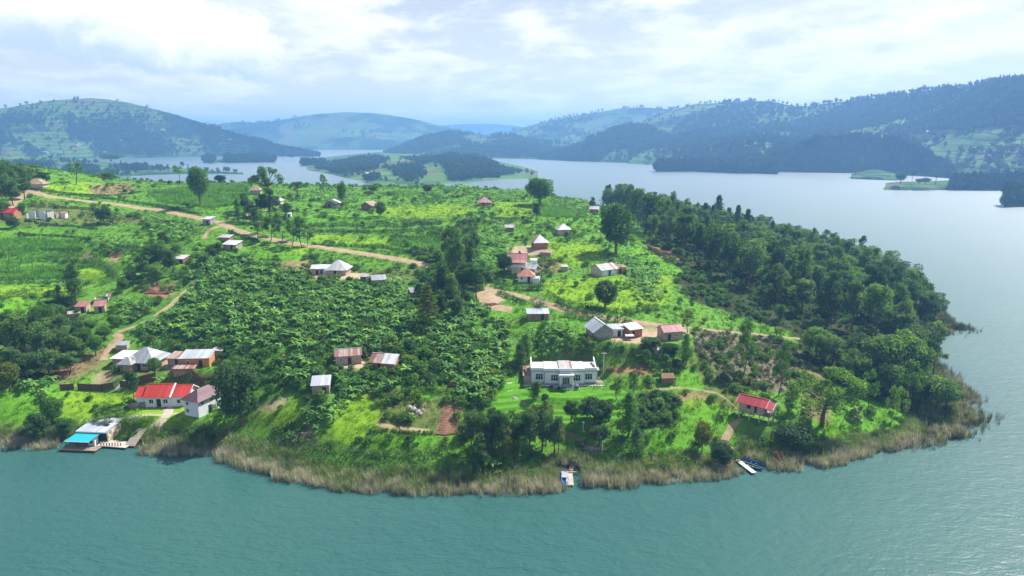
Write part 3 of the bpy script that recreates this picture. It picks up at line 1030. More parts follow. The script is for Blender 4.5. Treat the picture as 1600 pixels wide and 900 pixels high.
def clump(c, r, n, size, rng, up=0.3, shell=0.72):
    d = sphere_dirs(n, rng, up)
    rad = rng.uniform(shell ** 3, 1.0, n) ** (1 / 3)
    lump = 1 + 0.22 * np.sin(d[:, 0] * 5 + c[0]) * np.sin(d[:, 1] * 5 + c[1] * 2) + 0.12 * np.sin(d[:, 2] * 9 + c[2])
    P = np.asarray(c) + d * (rad * lump)[:, None] * np.asarray(r)
    return cards(P, d + rng.normal(size=(n, 3)) * 0.55 + np.array((0, 0, 0.25)), size, rng)


def limb(a, b, r0, r1, rng, sag=0.0, n=5, k=5):
    t = np.linspace(0, 1, n)[:, None]
    a, b = np.asarray(a, float), np.asarray(b, float)
    P = a + (b - a) * t
    P = P + np.sin(t * pi) * (rng.normal(size=3) * 0.05 * np.linalg.norm(b - a) + np.array((0, 0, sag)))
    return tube(P, np.linspace(r0, r1, n), k)


PLANTS = {}       # kind -> list of (crown mesh, trunk mesh, height, width)


def grow(kind, seed):
    rng = np.random.default_rng(seed)
    L, T = [], []
    u = rng.uniform
    if kind == 'broad':            # dense rounded crown on a short trunk
        Ht, Wd = 12.5, 12.0
        cen = np.array((0, 0, 7.3))
        T.append(limb((0, 0, -0.5), (u(-.3, .3), u(-.3, .3), 4.4), .42, .3, rng))
        for i in range(24):
            d = sphere_dirs(1, rng, 0.2)[0]
            c = cen + d * np.array((4.0, 4.0, 3.4)) * u(0.72, 1.0)
            r = u(1.5, 2.4)
            L.append(clump(c, (r, r, r * .8), 190, .62, rng))
            if i % 2 == 0:
                T.append(limb((0, 0, 3.6), c, .22, .05, rng, .3))
        L.append(clump(cen, (3.9, 3.9, 3.3), 500, .8, rng, 0, .5))
    elif kind == 'mango':          # crown reaching almost to the ground
        Ht, Wd = 12.5, 10.5
        cen = np.array((0, 0, 6.7))
        T.append(limb((0, 0, -0.5), (u(-.3, .3), u(-.3, .3), 4.4), .40, .3, rng))
        for i in range(30):
            d = sphere_dirs(1, rng, 0.05)[0]
            c = cen + d * np.array((3.7, 3.7, 4.3)) * u(0.75, 1.0)
            r = u(1.2, 2.0)
            L.append(clump(c, (r, r, r * .85), 170, .56, rng))
            if i % 3 == 0:
                T.append(limb((0, 0, 3.0), c, .2, .05, rng, .3))
        L.append(clump(cen, (3.3, 3.3, 4.0), 500, .8, rng, 0, .5))
    elif kind == 'forest':         # taller, several heads, slightly ragged
        Ht, Wd = 17.0, 9.5
        T.append(limb((0, 0, -1), (u(-.5, .5), u(-.5, .5), 13), .34, .08, rng, n=7))
        for i in range(19):
            z = u(6.0, 15.2)
            w = 3.5 * (1 - ((z - 9.5) / 8.5) ** 2) ** .5
            a = u(0, 2 * pi)
            c = np.array((cos(a) * w * u(.35, .95), sin(a) * w * u(.35, .95), z))
            r = u(1.25, 2.1)
            L.append(clump(c, (r, r, r * .9), 170, .6, rng, .35))
            if i % 3 == 0:
                T.append(limb((0, 0, z - 2.2), c, .14, .04, rng))
        L.append(clump((0, 0, 10), (2.6, 2.6, 4.4), 350, .8, rng, 0, .5))
    elif kind == 'euca':           # slender, open, leaning limbs, pale stem
        Ht, Wd = 18.0, 9.0
        lean = (u(-.8, .8), u(-.8, .8), 14.5)
        T.append(limb((0, 0, -1), lean, .26, .06, rng, n=8))
        for i in range(17):
            z = u(6.5, 16.8)
            f = z / 14.5
            w = 3.3 * min(1, (18.2 - z) / 6)
            a = u(0, 2 * pi)
            c = np.array((lean[0] * f + cos(a) * w * u(.3, 1), lean[1] * f + sin(a) * w * u(.3, 1), z))
            r = u(.8, 1.5)
            L.append(clump(c, (r, r, r * 1.05), 125, .52, rng, .3, .5))
            T.append(limb((lean[0] * f * .85, lean[1] * f * .85, z - 2), c, .09, .03, rng))
    elif kind == 'light':          # wide, feathery, layered heads
        Ht, Wd = 15.0, 14.0
        T.append(limb((0, 0, -1), (.3, .2, 5.5), .45, .3, rng, n=6))
        for i in range(30):
            a = u(0, 2 * pi)
            q = u(.2, 1) ** .6
            z = 13.6 - 3.6 * q ** 2 - u(0, 6.0) * (.35 + .65 * q)
            c = np.array((cos(a) * 5.6 * q, sin(a) * 5.6 * q, z))
            r = u(1.1, 1.9)
            L.append(clump(c, (r, r, r * .7), 150, .5, rng, .5, .5))
            if i % 2 == 0:
                T.append(limb((.3, .2, 5), c, .18, .04, rng, .4))
    elif kind == 'cypress':        # close column
        Ht, Wd = 13.0, 4.4
        T.append(limb((0, 0, -1), (0, 0, 9), .25, .05, rng))
        for i in range(16):
            z = 2.6 + i * .62
            w = 1.75 * (1 - max(0, (z - 7) / 6.5) ** 1.6)
            for k in range(2):
                a = u(0, 2 * pi)
                c = (cos(a) * w * .5, sin(a) * w * .5, z + u(-.3, .3))
                L.append(clump(c, (w * .8 + .2, w * .8 + .2, 1.0), 75, .42, rng, .5, .6))
    elif kind == 'stemmed':        # oval crown held up on a clean stem
        Ht, Wd = 10.0, 4.6
        T.append(limb((0, 0, -1), (0, 0, 7), .17, .06, rng))
        for i in range(16):
            d = sphere_dirs(1, rng, 0)[0]
            c = np.array((0, 0, 6.2)) + d * np.array((1.3, 1.3, 2.9)) * u(.5, 1)
            L.append(clump(c, (1.0, 1.0, 1.0), 105, .42, rng, .3, .5))
    elif kind == 'young':          # thin stem, loose light head
        Ht, Wd = 9.0, 4.2
        T.append(limb((0, 0, -1), (u(-.2, .2), 0, 8), .11, .03, rng))
        for i in range(13):
            z = u(4.0, 8.5)
            w = 1.7 * (1 - ((z - 5.6) / 3.6) ** 2)
            a = u(0, 2 * pi)
            c = (cos(a) * w, sin(a) * w, z)
            L.append(clump(c, (.75, .75, .8), 55, .4, rng, .2, .3))
            T.append(limb((0, 0, z - 1), c, .05, .02, rng))
    elif kind == 'open':           # flat umbrella of separate heads over a long trunk
        Ht, Wd = 16.0, 14.0
        T.append(limb((0, 0, -1), (.2, 0, 8.5), .45, .3, rng))
        for i in range(21):
            a = u(0, 2 * pi)
            q = u(.1, 1) ** .55
            c = np.array((cos(a) * 5.8 * q, sin(a) * 5.8 * q, 14.4 - 4.6 * q ** 2 + u(-.9, .4)))
            r = u(1.1, 1.8)
            L.append(clump(c, (r, r, r * .62), 130, .52, rng, .4, .5))
            T.append(limb((.2, 0, 8.0), c, .2, .05, rng, -.3))
    elif kind == 'conifer':        # whorls of level branches
        Ht, Wd = 16.0, 7.5
        T.append(limb((0, 0, -1), (0, 0, 15.6), .24, .04, rng, n=6))
        for i in range(10):
            z = 4.6 + i * 1.12
            w = 3.6 * (1 - i / 11.5) * u(.8, 1.1)
            for k in range(5):
                a = k * 1.2566 + i * .7 + u(-.2, .2)
                e = np.array((cos(a) * w, sin(a) * w, z - .25))
                T.append(limb((0, 0, z), e, .06, .02, rng, n=3, k=4))
                for q in (.45, .8, 1.0):
                    L.append(clump(e * np.array((q, q, 1)), (.75, .75, .36), 26, .46, rng, .4, .3))
    elif kind == 'pine':           # pointed dark spire
        Ht, Wd = 15.0, 6.0
        T.append(limb((0, 0, -1), (0, 0, 14.4), .22, .03, rng, n=6))
        for i in range(13):
            z = 3.2 + i * .9
            w = 2.7 * (1 - i / 14.0) * u(.85, 1.15)
            for k in range(4):
                a = k * 1.57 + i * .9 + u(-.3, .3)
                L.append(clump((cos(a) * w * .62, sin(a) * w * .62, z), (w * .48 + .2, w * .48 + .2, .6), 46, .5, rng, .3, .4))
    elif kind == 'bare':           # grey, nearly leafless
        Ht, Wd = 8.0, 9.0
        for k in range(4):
            T.append(limb((0, 0, -.5), (u(-2, 2), u(-2, 2), 4.5), .14, .07, rng))
        for i in range(34):
            d = sphere_dirs(1, rng, .5)[0]
            c = np.array((0, 0, 4.2)) + d * np.array((3.6, 3.6, 3.0)) * u(.5, 1)
            T.append(limb((c[0] * .3, c[1] * .3, 2.6), c, .06, .015, rng, n=4, k=4))
            L.append(clump(c, (.9, .9, .8), 34, .30, rng, .2, .1))
    elif kind == 'palm':           # tuft of drooping heads on a bent stem
        Ht, Wd = 8.0, 4.6
        T.append(limb((0, 0, -.5), (.6, 0, 6.4), .16, .1, rng, n=6))
        for i in range(7):
            a = u(0, 2 * pi)
            L.append(clump((.6 + cos(a) * 1.3, sin(a) * 1.3, 6.3 + u(-1.4, 1.0)), (.9, .9, .8), 70, .5, rng, .3, .3))
    elif kind == 'bush':
        Ht, Wd = 2.6, 3.4
        T.append(limb((0, 0, -.3), (.1, 0, 1.2), .07, .03, rng))
        for i in range(9):
            a = u(0, 2 * pi)
            q = u(0, 1)
            r = u(.55, .85)
            L.append(clump((cos(a) * q, sin(a) * q, .75 + (1 - q) * .9), (r, r, r * .85), 70, .34, rng, .4, .6))
    Lv, Lf = join(L)
    Tv, Tf = join(T)
    return (mesh_np(kind + '_crown', Lv, Lf, M['leaf_mid']), mesh_np(kind + '_trunk', Tv, Tf, M['bark'], True), Ht, Wd)


for _i, (_k, _n) in enumerate([('broad', 4), ('mango', 3), ('forest', 6), ('euca', 4), ('light', 2), ('cypress', 2), ('stemmed', 2), ('young', 3), ('open', 2), ('conifer', 1), ('pine', 2), ('bare', 1), ('palm', 1), ('bush', 4)]):
    PLANTS[_k] = [grow(_k, 100 * _i + j) for j in range(_n)]

NAMES = {'broad': 'broadleaf_tree', 'forest': 'forest_tree', 'euca': 'eucalyptus_tree', 'light': 'feathery_tree', 'cypress': 'cypress_tree', 'stemmed': 'garden_tree', 'young': 'young_tree',
         'open': 'umbrella_tree', 'conifer': 'conifer_tree', 'pine': 'pine_tree', 'bare': 'bare_tree', 'palm': 'palm_tree', 'bush': 'shrub', 'mango': 'mango_tree'}
PLACED = []


def plant(kind, x, y, h, w, leaf, label, group=None, z=None, bark='bark', cat=None):
    """one tree or shrub: an empty at its foot with its trunk and crown"""
    v = random.randrange(len(PLANTS[kind]))
    cm, tm, Ht, Wd = PLANTS[kind][v]
    z = float(H(x, y)) - 0.1 if z is None else z
    r = bpy.data.objects.new(NAMES[kind], None)
    r.empty_display_size = 0.5
    r.location = (x, y, z)
    r.rotation_euler = (0, 0, random.uniform(0, 2 * pi))
    r.scale = (w / Wd, w / Wd, h / Ht)
    COL.objects.link(r)
    tag(r, label, cat or ('shrub' if kind == 'bush' else 'tree'), group)
    for nm, me, mt in (('crown', cm, leaf), ('trunk' if kind != 'bush' else 'stem', tm, bark)):
        o = link(nm, me, r)
        o.material_slots[0].link = 'OBJECT'
        o.material_slots[0].material = M[mt]
    PLACED.append((x, y, w / 2))
    return r


def tree(kind, u, vb, vt, wpx, leaf, label, group=None, bark='bark', back=0.0, cat=None):
    """a tree whose foot, top and width are read off the photograph"""
    x, y, z = gp(u, vb)
    if back:
        k = 1 + back / math.hypot(x, y)
        x, y = x * k, y * k
        z = float(H(x, y))
    fw = y * cos(PITCH) - (z - CAM_H) * sin(PITCH)
    # height that reaches the sight line of the top
    dx, dy, dz = ray(u, vt)
    zt = CAM_H + dz * (math.hypot(x, y) / math.hypot(dx, dy))
    h = max(zt - z, 0.8)
    w = wpx * fw / FPX
    return plant(kind, x, y, h, w * 1.04, leaf, label, group, z - 0.1, bark, cat)


# ------------------------------------------------------------------ scatter of uncountable growth
def scatter(name, P, rz, sc, idx, protos, label, tilt=0.0):
    """uncountable plants as one object: copies of small meshes on points"""
    coll = bpy.data.collections.new(name + '_source')
    for i, me in enumerate(protos):
        coll.objects.link(bpy.data.objects.new('%s_source_%03d' % (name, i), me))
    n = len(P)
    me = bpy.data.meshes.new(name)
    me.vertices.add(n)
    me.vertices.foreach_set('co', np.asarray(P, np.float32).ravel())
    rot = np.zeros((n, 3), np.float32)
    rot[:, 2] = rz
    if tilt:
        rot[:, :2] = RNG.normal(0, tilt, (n, 2))
    sc = np.asarray(sc, np.float32)
    if sc.ndim == 1:
        sc = np.repeat(sc[:, None], 3, 1)
    for nm, arr in (('rot', rot), ('sc', sc)):
        a = me.attributes.new(nm, 'FLOAT_VECTOR', 'POINT')
        a.data.foreach_set('vector', np.ascontiguousarray(arr).ravel())
    a = me.attributes.new('pick', 'INT', 'POINT')
    a.data.foreach_set('value', np.asarray(idx, np.int32))
    me.update()
    o = link(name, me)
    ng = bpy.data.node_groups.new(name + '_nodes', 'GeometryNodeTree')
    ng.interface.new_socket('Geometry', in_out='INPUT', socket_type='NodeSocketGeometry')
    ng.interface.new_socket('Geometry', in_out='OUTPUT', socket_type='NodeSocketGeometry')
    gi, go = ng.nodes.new('NodeGroupInput'), ng.nodes.new('NodeGroupOutput')
    ci = ng.nodes.new('GeometryNodeCollectionInfo')
    ci.inputs['Collection'].default_value = coll
    ci.inputs['Separate Children'].default_value = True
    ci.inputs['Reset Children'].default_value = True
    ip = ng.nodes.new('GeometryNodeInstanceOnPoints')

    def att(nm, t):
        a = ng.nodes.new('GeometryNodeInputNamedAttribute')
        a.data_type = t
        a.inputs[0].default_value = nm
        return a.outputs[0]
    e2r = ng.nodes.new('FunctionNodeEulerToRotation')
    ng.links.new(att('rot', 'FLOAT_VECTOR'), e2r.inputs[0])
    ng.links.new(gi.outputs[0], ip.inputs['Points'])
    ng.links.new(ci.outputs[0], ip.inputs['Instance'])
    ip.inputs['Pick Instance'].default_value = True
    ng.links.new(att('pick', 'INT'), ip.inputs['Instance Index'])
    ng.links.new(e2r.outputs[0], ip.inputs['Rotation'])
    ng.links.new(att('sc', 'FLOAT_VECTOR'), ip.inputs['Scale'])
    ng.links.new(ip.outputs[0], go.inputs[0])
    md = o.modifiers.new('scatter', 'NODES')
    md.node_group = ng
    return tag(o, label, None, None, 'stuff')


def with_mat(me, mat):
    m2 = me.copy()
    m2.materials.clear()
    m2.materials.append(mat)
    return m2


def blades(n, h, spread, width, rng, mat, lean=0.35, seg=2, name='blades'):
    """a tuft of narrow blades standing up and bending over"""
    V, F = [], []
    for i in range(n):
        a, q = rng.uniform(0, 2 * pi), rng.uniform(0, 1) ** .5 * spread
        b = np.array((cos(a) * q, sin(a) * q, -0.05))
        d = np.array((cos(a + rng.normal(0, .8)), sin(a + rng.normal(0, .8)), 0)) * lean * rng.uniform(.3, 1.4)
        s = np.array((-d[1], d[0], 0)) / (np.linalg.norm(d) + 1e-9)
        hh = h * rng.uniform(.6, 1.15)
        o = len(V)
        for k in range(seg + 1):
            t = k / seg
            c = b + d * hh * t * t + np.array((0, 0, hh * t * (1 - .12 * t)))
            w = width * (1 - .75 * t)
            V += [c - s * w / 2, c + s * w / 2]
        for k in range(seg):
            F.append((o + 2 * k, o + 2 * k + 1, o + 2 * k + 3, o + 2 * k + 2))
    return mesh_np(name, V, np.array(F), mat)


def banana_mesh(seed):
    """leaves: long blades folded along the midrib, arching from one crown"""
    rng = np.random.default_rng(seed)
    V, F = [], []
    n = rng.integers(6, 12)
    hs = rng.uniform(1.7, 2.2)
    for i in range(n):
        a = i * 2.39996 + rng.uniform(-.3, .3)
        el = rng.uniform(.35, 1.25)
        L = rng.uniform(1.9, 2.7)
        d = np.array((cos(a), sin(a), 0))
        s = np.array((-sin(a), cos(a), 0))
        o = len(V)
        p = np.array((0, 0, hs)) + d * .08
        e = el
        K = 5
        for k in range(K + 1):
            t = k / K
            w = .34 * math.sin(pi * min(1, .12 + t * .86)) ** .7 + .02
            up = np.array((0, 0, 1)) * cos(e) - d * sin(e)
            tw = s * w
            V += [p - tw - up * w * .25, p, p + tw - up * w * .25]
            p = p + (d * cos(e) + np.array((0, 0, sin(e)))) * L / K
            e -= rng.uniform(.22, .42)
        for k in range(K):
            q = o + 3 * k
            F += [(q, q + 1, q + 4, q + 3), (q + 1, q + 2, q + 5, q + 4)]
    nlive = len(F)
    # dead leaves hanging down the stem
    for i in range(rng.integers(1, 5)):
        a = rng.uniform(0, 6.28)
        d, s = np.array((cos(a), sin(a), 0)), np.array((-sin(a), cos(a), 0))
        o = len(V)
        L = rng.uniform(.9, 1.5)
        for k in range(4):
            t = k / 3
            p = np.array((0, 0, hs)) + d * (.15 + .55 * t ** .6) + np.array((0, 0, -L * t ** 1.3 + .1))
            w = .16 * (1 - .5 * t)
            V += [p - s * w, p + s * w]
        for k in range(3):
            F.append((o + 2 * k, o + 2 * k + 1, o + 2 * k + 3, o + 2 * k + 2))
    lv, lf = np.array(V), np.array(F)
    sv, sf = tube([(0, 0, -.4), (.02, 0, .8), (0, 0, hs + .1)], [.17, .14, .08], 6)
    lm = mesh_np('banana_leaves', lv, lf, M['banana'])
    lm.materials.append(M['dead_leaf'])
    mi = np.zeros(len(lf), np.int32)
    mi[nlive:] = 1
    lm.polygons.foreach_set('material_index', mi)
    return lm, mesh_np('banana_stem', sv, sf, M['banana_stem'], True)


BANANA = [banana_mesh(s) for s in range(9)]


def thin_out(P, dmin):
    """drop points nearer than dmin to one kept before"""
    cell, keep = {}, []
    for i, (x, y) in enumerate(P):
        k = (int(x // dmin), int(y // dmin))
        ok = True
        for a in (-1, 0, 1):
            for b in (-1, 0, 1):
                for j in cell.get((k[0] + a, k[1] + b), ()):
                    if (P[j][0] - x) ** 2 + (P[j][1] - y) ** 2 < dmin * dmin:
                        ok = False
        if ok:
            cell.setdefault(k, []).append(i)
            keep.append(i)
    return np.asarray(P)[keep]


def sample_px(poly, n, dmin):
    """points on the land inside an outline given in photograph pixels"""
    U = [p[0] for p in poly]
    V = [p[1] for p in poly]
    Q = np.array([gp(u, v)[:2] for u, v in poly])
    lo, hi = Q.min(0) - 2, Q.max(0) + 2
    m = int(n * 6)
    x, y = RNG.uniform(lo[0], hi[0], m), RNG.uniform(lo[1], hi[1], m)
    u, v = project(x, y, H(x, y))
    k = in_poly(u, v, poly) & (shore_dist(x, y) > 2)
    P = np.stack([x[k], y[k]], -1)
    return thin_out(P, dmin)[:n] if len(P) else P


PADXY = [(gp(u, v), r) for u, v, r in PADS]


def clear_of_pads(P, extra=0.0):
    k = np.ones(len(P), bool)
    for (x, y, z), r in PADXY:
        D = math.hypot(x, y)
        k &= np.hypot(P[:, 0] - x, P[:, 1] - y) > r * 0.92 + extra
        k &= np.hypot(P[:, 0] - x * (1 - 3.5 / D), P[:, 1] - y * (1 - 3.5 / D)) > r * 0.75 + extra
    for Q, w in ROADS:
        if len(P) and len(Q) > 1:
            k &= seg_dist(P[:, 0], P[:, 1], Q) > w / 2 + 0.9 + extra * 0.5
    return P[k]

# ------------------------------------------------------------------ single trees one can point at
tree('mango', 376, 668, 556, 80, 'leaf_dark', 'big dark round tree beside the purple roofed house, its shade on the bank')
tree('mango', 962, 396, 311, 58, 'leaf_mid', 'tall round tree with yellowish top between the white hut and the wood')
tree('broad', 843, 322, 273, 56, 'leaf_mid', 'broad round tree standing on the ridge against the lake')
tree('forest', 838, 346, 316, 18, 'leaf_dark', 'small dark tree below the broad ridge tree')
tree('broad', 313, 322, 254, 40, 'leaf_mid', 'round dense tree on the left crest, casting shade down the meadow')
tree('open', 420, 330, 252, 54, 'leaf_mid', 'tall open crowned tree on the crest above the roadside grove')
tree('palm', 282, 288, 257, 15, 'leaf_mid', 'small palm like tree on the left skyline')
tree('palm', 118, 288, 252, 24, 'leaf_mid', 'leaning thin tree on the skyline above the long meadow')
tree('broad', 172, 288, 268, 26, 'leaf_mid', 'low round bush like tree on the skyline left of the bare patch', back=20)
tree('broad', 345, 292, 272, 22, 'leaf_dark', 'small dark tree right beside the round crest tree', back=30)
tree('open', 466, 308, 281, 32, 'leaf_mid', 'low spreading tree on the crest right of the tall open tree')
tree('euca', 507, 302, 271, 18, 'leaf_mid', 'thin two headed tree on the crest in front of the wooded peninsula')
tree('broad', 535, 324, 278, 18, 'leaf_mid', 'tall narrow tree rising behind the brown hut with pale eaves')
tree('broad', 583, 302, 287, 20, 'leaf_dark', 'small round tree on the field edge before the lake peninsula')
tree('broad', 668, 304, 286, 18, 'leaf_dark', 'small dark tree at the end of the ridge thicket')
tree('mango', 594, 338, 312, 22, 'leaf_dark', 'dark bush tree touching the rusty roofed brown hut')
tree('forest', 925, 332, 306, 13, 'leaf_dark', 'narrow dark tree beside the half hidden hilltop house')
tree('mango', 946, 482, 433, 42, 'leaf_dark', 'dark spreading tree alone on the bright slope below the long house')
tree('cypress', 117, 474, 411, 27, 'leaf_dark', 'tall dark column tree left of the ruined hut')
tree('cypress', 93, 474, 444, 17, 'leaf_dark', 'shorter dark column tree beside the bright field')
tree('stemmed', 209, 626, 569, 24, 'leaf_dark', 'dark oval tree on a clean stem in the lakeside lawn')
tree('light', 1284, 668, 562, 118, 'leaf_light', 'wide feathery bright green tree on the lakeside meadow')
tree('euca', 1161, 588, 499, 42, 'leaf_light', 'tall slender tree alone on the cleared slope, upper')
tree('euca', 1216, 618, 528, 36, 'leaf_light', 'slender tree behind the red roofed stilt house')
tree('euca', 1216, 528, 470, 30, 'leaf_light', 'pale stemmed tree at the end of the dirt track')
tree('young', 1354, 652, 574, 26, 'leaf_light', 'thin young tree on the meadow, leftmost of the four saplings')
tree('young', 1390, 672, 600, 20, 'leaf_light', 'thin young tree with bare lower stem nearest the reeds')
tree('young', 1404, 664, 602, 22, 'leaf_light', 'thin young tree just right of its twin on the meadow')
tree('young', 1417, 646, 560, 30, 'leaf_light', 'taller loose young tree before the dark trees by the water')
tree('conifer', 669, 512, 440, 38, 'leaf_yellow', 'tiered conifer with level branches beside the half hidden roof')
tree('bare', 840, 492, 458, 44, 'leaf_grey', 'grey almost leafless tree behind the small grey roofed shed')
tree('light', 172, 668, 628, 48, 'leaf_mid', 'thin feathery tree right behind the boathouse roof')
tree('forest', 102, 684, 652, 34, 'leaf_mid', 'bushy tree left of the boathouse')
tree('mango', 60, 690, 642, 38, 'leaf_dark', 'dark round tree on the shore left of the boathouse')
tree('broad', 84, 668, 615, 42, 'leaf_mid', 'round tree above the shore left of the small lawn')
tree('broad', 14, 612, 562, 46, 'leaf_yellow', 'yellowish round tree at the left edge of the picture')
tree('broad', 243, 590, 556, 26, 'leaf_mid', 'small tree at the corner of the grey hip roofed house')
tree('stemmed', 838, 626, 592, 24, 'leaf_dark', 'dark small tree at the left front of the white villa')
tree('stemmed', 851, 634, 612, 14, 'leaf_dark', 'little dark tree on the villa terraces')
tree('broad', 930, 664, 620, 62, 'leaf_dark', 'dark wide tree at the right edge of the villa terraces')
tree('forest', 893, 664, 624, 30, 'leaf_mid', 'grey green tree at the foot of the villa terraces')
tree('cypress', 980, 684, 612, 34, 'leaf_mid', 'stout column tree with lit top right of the villa garden')
tree('cypress', 995, 710, 668, 24, 'leaf_dark', 'dark column tree below the stout one by the cabbage plot')
tree('broad', 936, 698, 662, 40, 'leaf_dark', 'dark tree over the lower wooden steps')
tree('euca', 966, 628, 590, 24, 'leaf_light', 'light loose tree at the right corner of the villa')
tree('euca', 988, 622, 580, 22, 'leaf_light', 'pale thin tree before the red earth cutting')
tree('broad', 1097, 708, 654, 32, 'leaf_yellow', 'brownish round tree on the shore slope')
tree('mango', 1128, 730, 686, 42, 'leaf_dark', 'dark bushy tree left of the white landing plank')
tree('mango', 1242, 706, 660, 62, 'leaf_dark', 'dark low tree in the shade of the feathery tree')
tree('bush', 1216, 722, 698, 34, 'leaf_rust', 'rust brown bush in the reeds near the boats')
tree('euca', 1075, 520, 480, 28, 'leaf_light', 'light green tree by the track above the pink roof')
tree('cypress', 1071, 570, 520, 20, 'leaf_light', 'bright column tree below the pink roofed brick house')
tree('mango', 1046, 560, 534, 34, 'leaf_dark', 'dark round tree under the pink roofed brick house')
tree('mango', 1016, 548, 525, 40, 'leaf_dark', 'dark round tree under the brick yard')
tree('broad', 1058, 578, 560, 26, 'leaf_dark', 'dark shrub tree below the small white roof')
tree('cypress', 822, 570, 520, 20, 'leaf_light', 'slim bright tree left behind the white villa')
tree('cypress', 812, 580, 535, 24, 'leaf_dark', 'dark slim tree at the left end of the villa')
tree('broad', 163, 352, 318, 30, 'leaf_dark', 'dark tree growing over the road edge above the meadow')
tree('light', 176, 350, 330, 30, 'leaf_mid', 'pale low tree just below the road in the left meadow')
tree('broad', 20, 358, 336, 20, 'leaf_dark', 'dark tree in front of the grey unfinished house')
tree('broad', 34, 338, 318, 14, 'leaf_dark', 'dark tree between the red roof and the grey unfinished house')
tree('cypress', 372, 346, 310, 12, 'leaf_dark', 'dark narrow tree by the upper lane')
tree('broad', 788, 432, 392, 30, 'leaf_dark', 'dark dense tree at the left of the two storey pink roofed house')
tree('forest', 1190, 440, 395, 30, 'leaf_forest', 'forest tree at the clearing with bananas in the wood')

GROVES = [
    # name of group, kind, leaf, label, [(u, v_base, v_top, width)]
    ('trees in the dark grove on the middle slope', 'forest', 'leaf_forest', 'dark tall tree in the grove splitting the middle slope',
     [(692, 472, 405, 30), (712, 448, 348, 30), (732, 430, 366, 24), (708, 484, 424, 28), (728, 466, 405, 28), (702, 408, 350, 26), (690, 496, 458, 22), (716, 500, 458, 24), (742, 400, 350, 18)]),
    ('lighter trees in the middle grove', 'forest', 'leaf_mid', 'lighter green tree on the front of the middle grove',
     [(722, 462, 412, 30), (745, 468, 414, 34), (758, 448, 405, 26), (655, 470, 440, 20)]),
    ('trees of the roadside grove', 'euca', 'leaf_mid', 'bushy eucalyptus in the roadside grove under the tall open tree',
     [(403, 374, 334, 24), (422, 378, 334, 26), (440, 380, 338, 22), (455, 384, 340, 24), (472, 386, 336, 26), (412, 366, 330, 22), (463, 376, 336, 22), (432, 370, 332, 22), (481, 384, 350, 20)]),
    ('trees by the crest houses', 'forest', 'leaf_dark', 'dark tree crowding the small crest houses',
     [(408, 338, 300, 22), (420, 340, 290, 24), (432, 330, 305, 18), (392, 342, 308, 20), (400, 350, 322, 18), (382, 336, 300, 14), (448, 338, 316, 16)]),
    ('trees of the left thicket', 'forest', 'leaf_forest', 'dark tree in the thicket on the left slope',
     [(12, 560, 498, 34), (34, 572, 488, 40), (52, 548, 482, 36), (70, 566, 492, 40), (90, 556, 498, 34), (106, 560, 506, 30), (28, 530, 478, 30), (98, 530, 488, 32), (80, 588, 540, 38), (50, 596, 548, 40), (22, 590, 540, 36), (108, 586, 548, 34), (122, 560, 524, 26), (8, 528, 492, 26)]),
    ('lighter trees of the left thicket', 'broad', 'leaf_mid', 'lighter round tree at the edge of the left thicket',
     [(88, 500, 472, 26), (76, 520, 470, 30), (62, 506, 474, 26), (132, 540, 508, 26), (150, 556, 522, 26), (164, 530, 508, 24), (142, 520, 498, 20), (178, 512, 490, 20)]),
    ('trees of the upper left wood', 'forest', 'leaf_forest', 'dark tree in the wood at the top left edge',
     [(4, 300, 246, 26), (18, 306, 248, 28), (32, 300, 252, 26), (8, 318, 270, 28), (46, 292, 258, 22), (22, 322, 280, 26), (60, 286, 262, 20), (38, 312, 276, 24), (6, 340, 305, 22), (74, 288, 268, 16)]),
    ('trees in the valley below the road', 'forest', 'leaf_forest', 'dark tree in the gully below the road',
     [(240, 428, 378, 26), (255, 420, 372, 28), (228, 438, 396, 24), (268, 432, 385, 26), (244, 446, 408, 24), (276, 406, 376, 20), (258, 392, 360, 20), (222, 418, 392, 20), (330, 404, 380, 18), (318, 416, 392, 18), (342, 396, 376, 16), (208, 446, 420, 18), (192, 456, 432, 18)]),
    ('dark eucalyptus on the villa shore', 'forest', 'leaf_dark', 'dark tree of the shore clump below the villa',
     [(744, 726, 640, 40), (762, 714, 645, 36), (780, 716, 640, 36), (728, 706, 655, 30), (750, 748, 690, 30), (792, 700, 640, 30), (770, 690, 636, 30), (806, 702, 648, 30), (828, 712, 638, 42), (846, 708, 632, 40), (866, 712, 642, 34), (738, 680, 640, 24), (820, 690, 645, 30)]),
    ('sunlit trees on the villa shore', 'euca', 'leaf_yellow', 'tree with sunlit yellowish head in the shore clump below the villa',
     [(852, 700, 622, 32), (836, 690, 630, 28), (872, 716, 650, 28), (774, 700, 650, 26), (792, 724, 668, 26), (808, 730, 690, 24), (756, 704, 660, 26)]),
    ('trees around the brick yard', 'euca', 'leaf_mid', 'thin tree in the belt between the villa and the brick yard',
     [(842, 560, 515, 28), (864, 556, 520, 28), (884, 556, 522, 26), (906, 560, 525, 26), (926, 560, 530, 24), (948, 566, 532, 24), (970, 566, 535, 28), (990, 566, 538, 26), (1006, 576, 545, 24), (1040, 580, 552, 20)]),
    ('trees on the right end of the wood', 'broad', 'leaf_forest', 'dense round tree at the lakeward end of the wood',
     [(1462, 646, 582, 62), (1440, 640, 585, 50), (1478, 640, 592, 40), (1425, 600, 530, 60), (1400, 596, 508, 74), (1370, 600, 512, 70), (1345, 590, 520, 60), (1420, 570, 505, 60), (1335, 606, 540, 50), (1300, 570, 520, 46), (1320, 580, 530, 50), (1275, 560, 505, 46), (1385, 618, 560, 50)]),
]
for grp, kind, leaf, lab, rows in GROVES:
    for u, vb, vt, w in rows:
        tree(kind, u, vb, vt, w * 1.12, leaf, lab, grp)

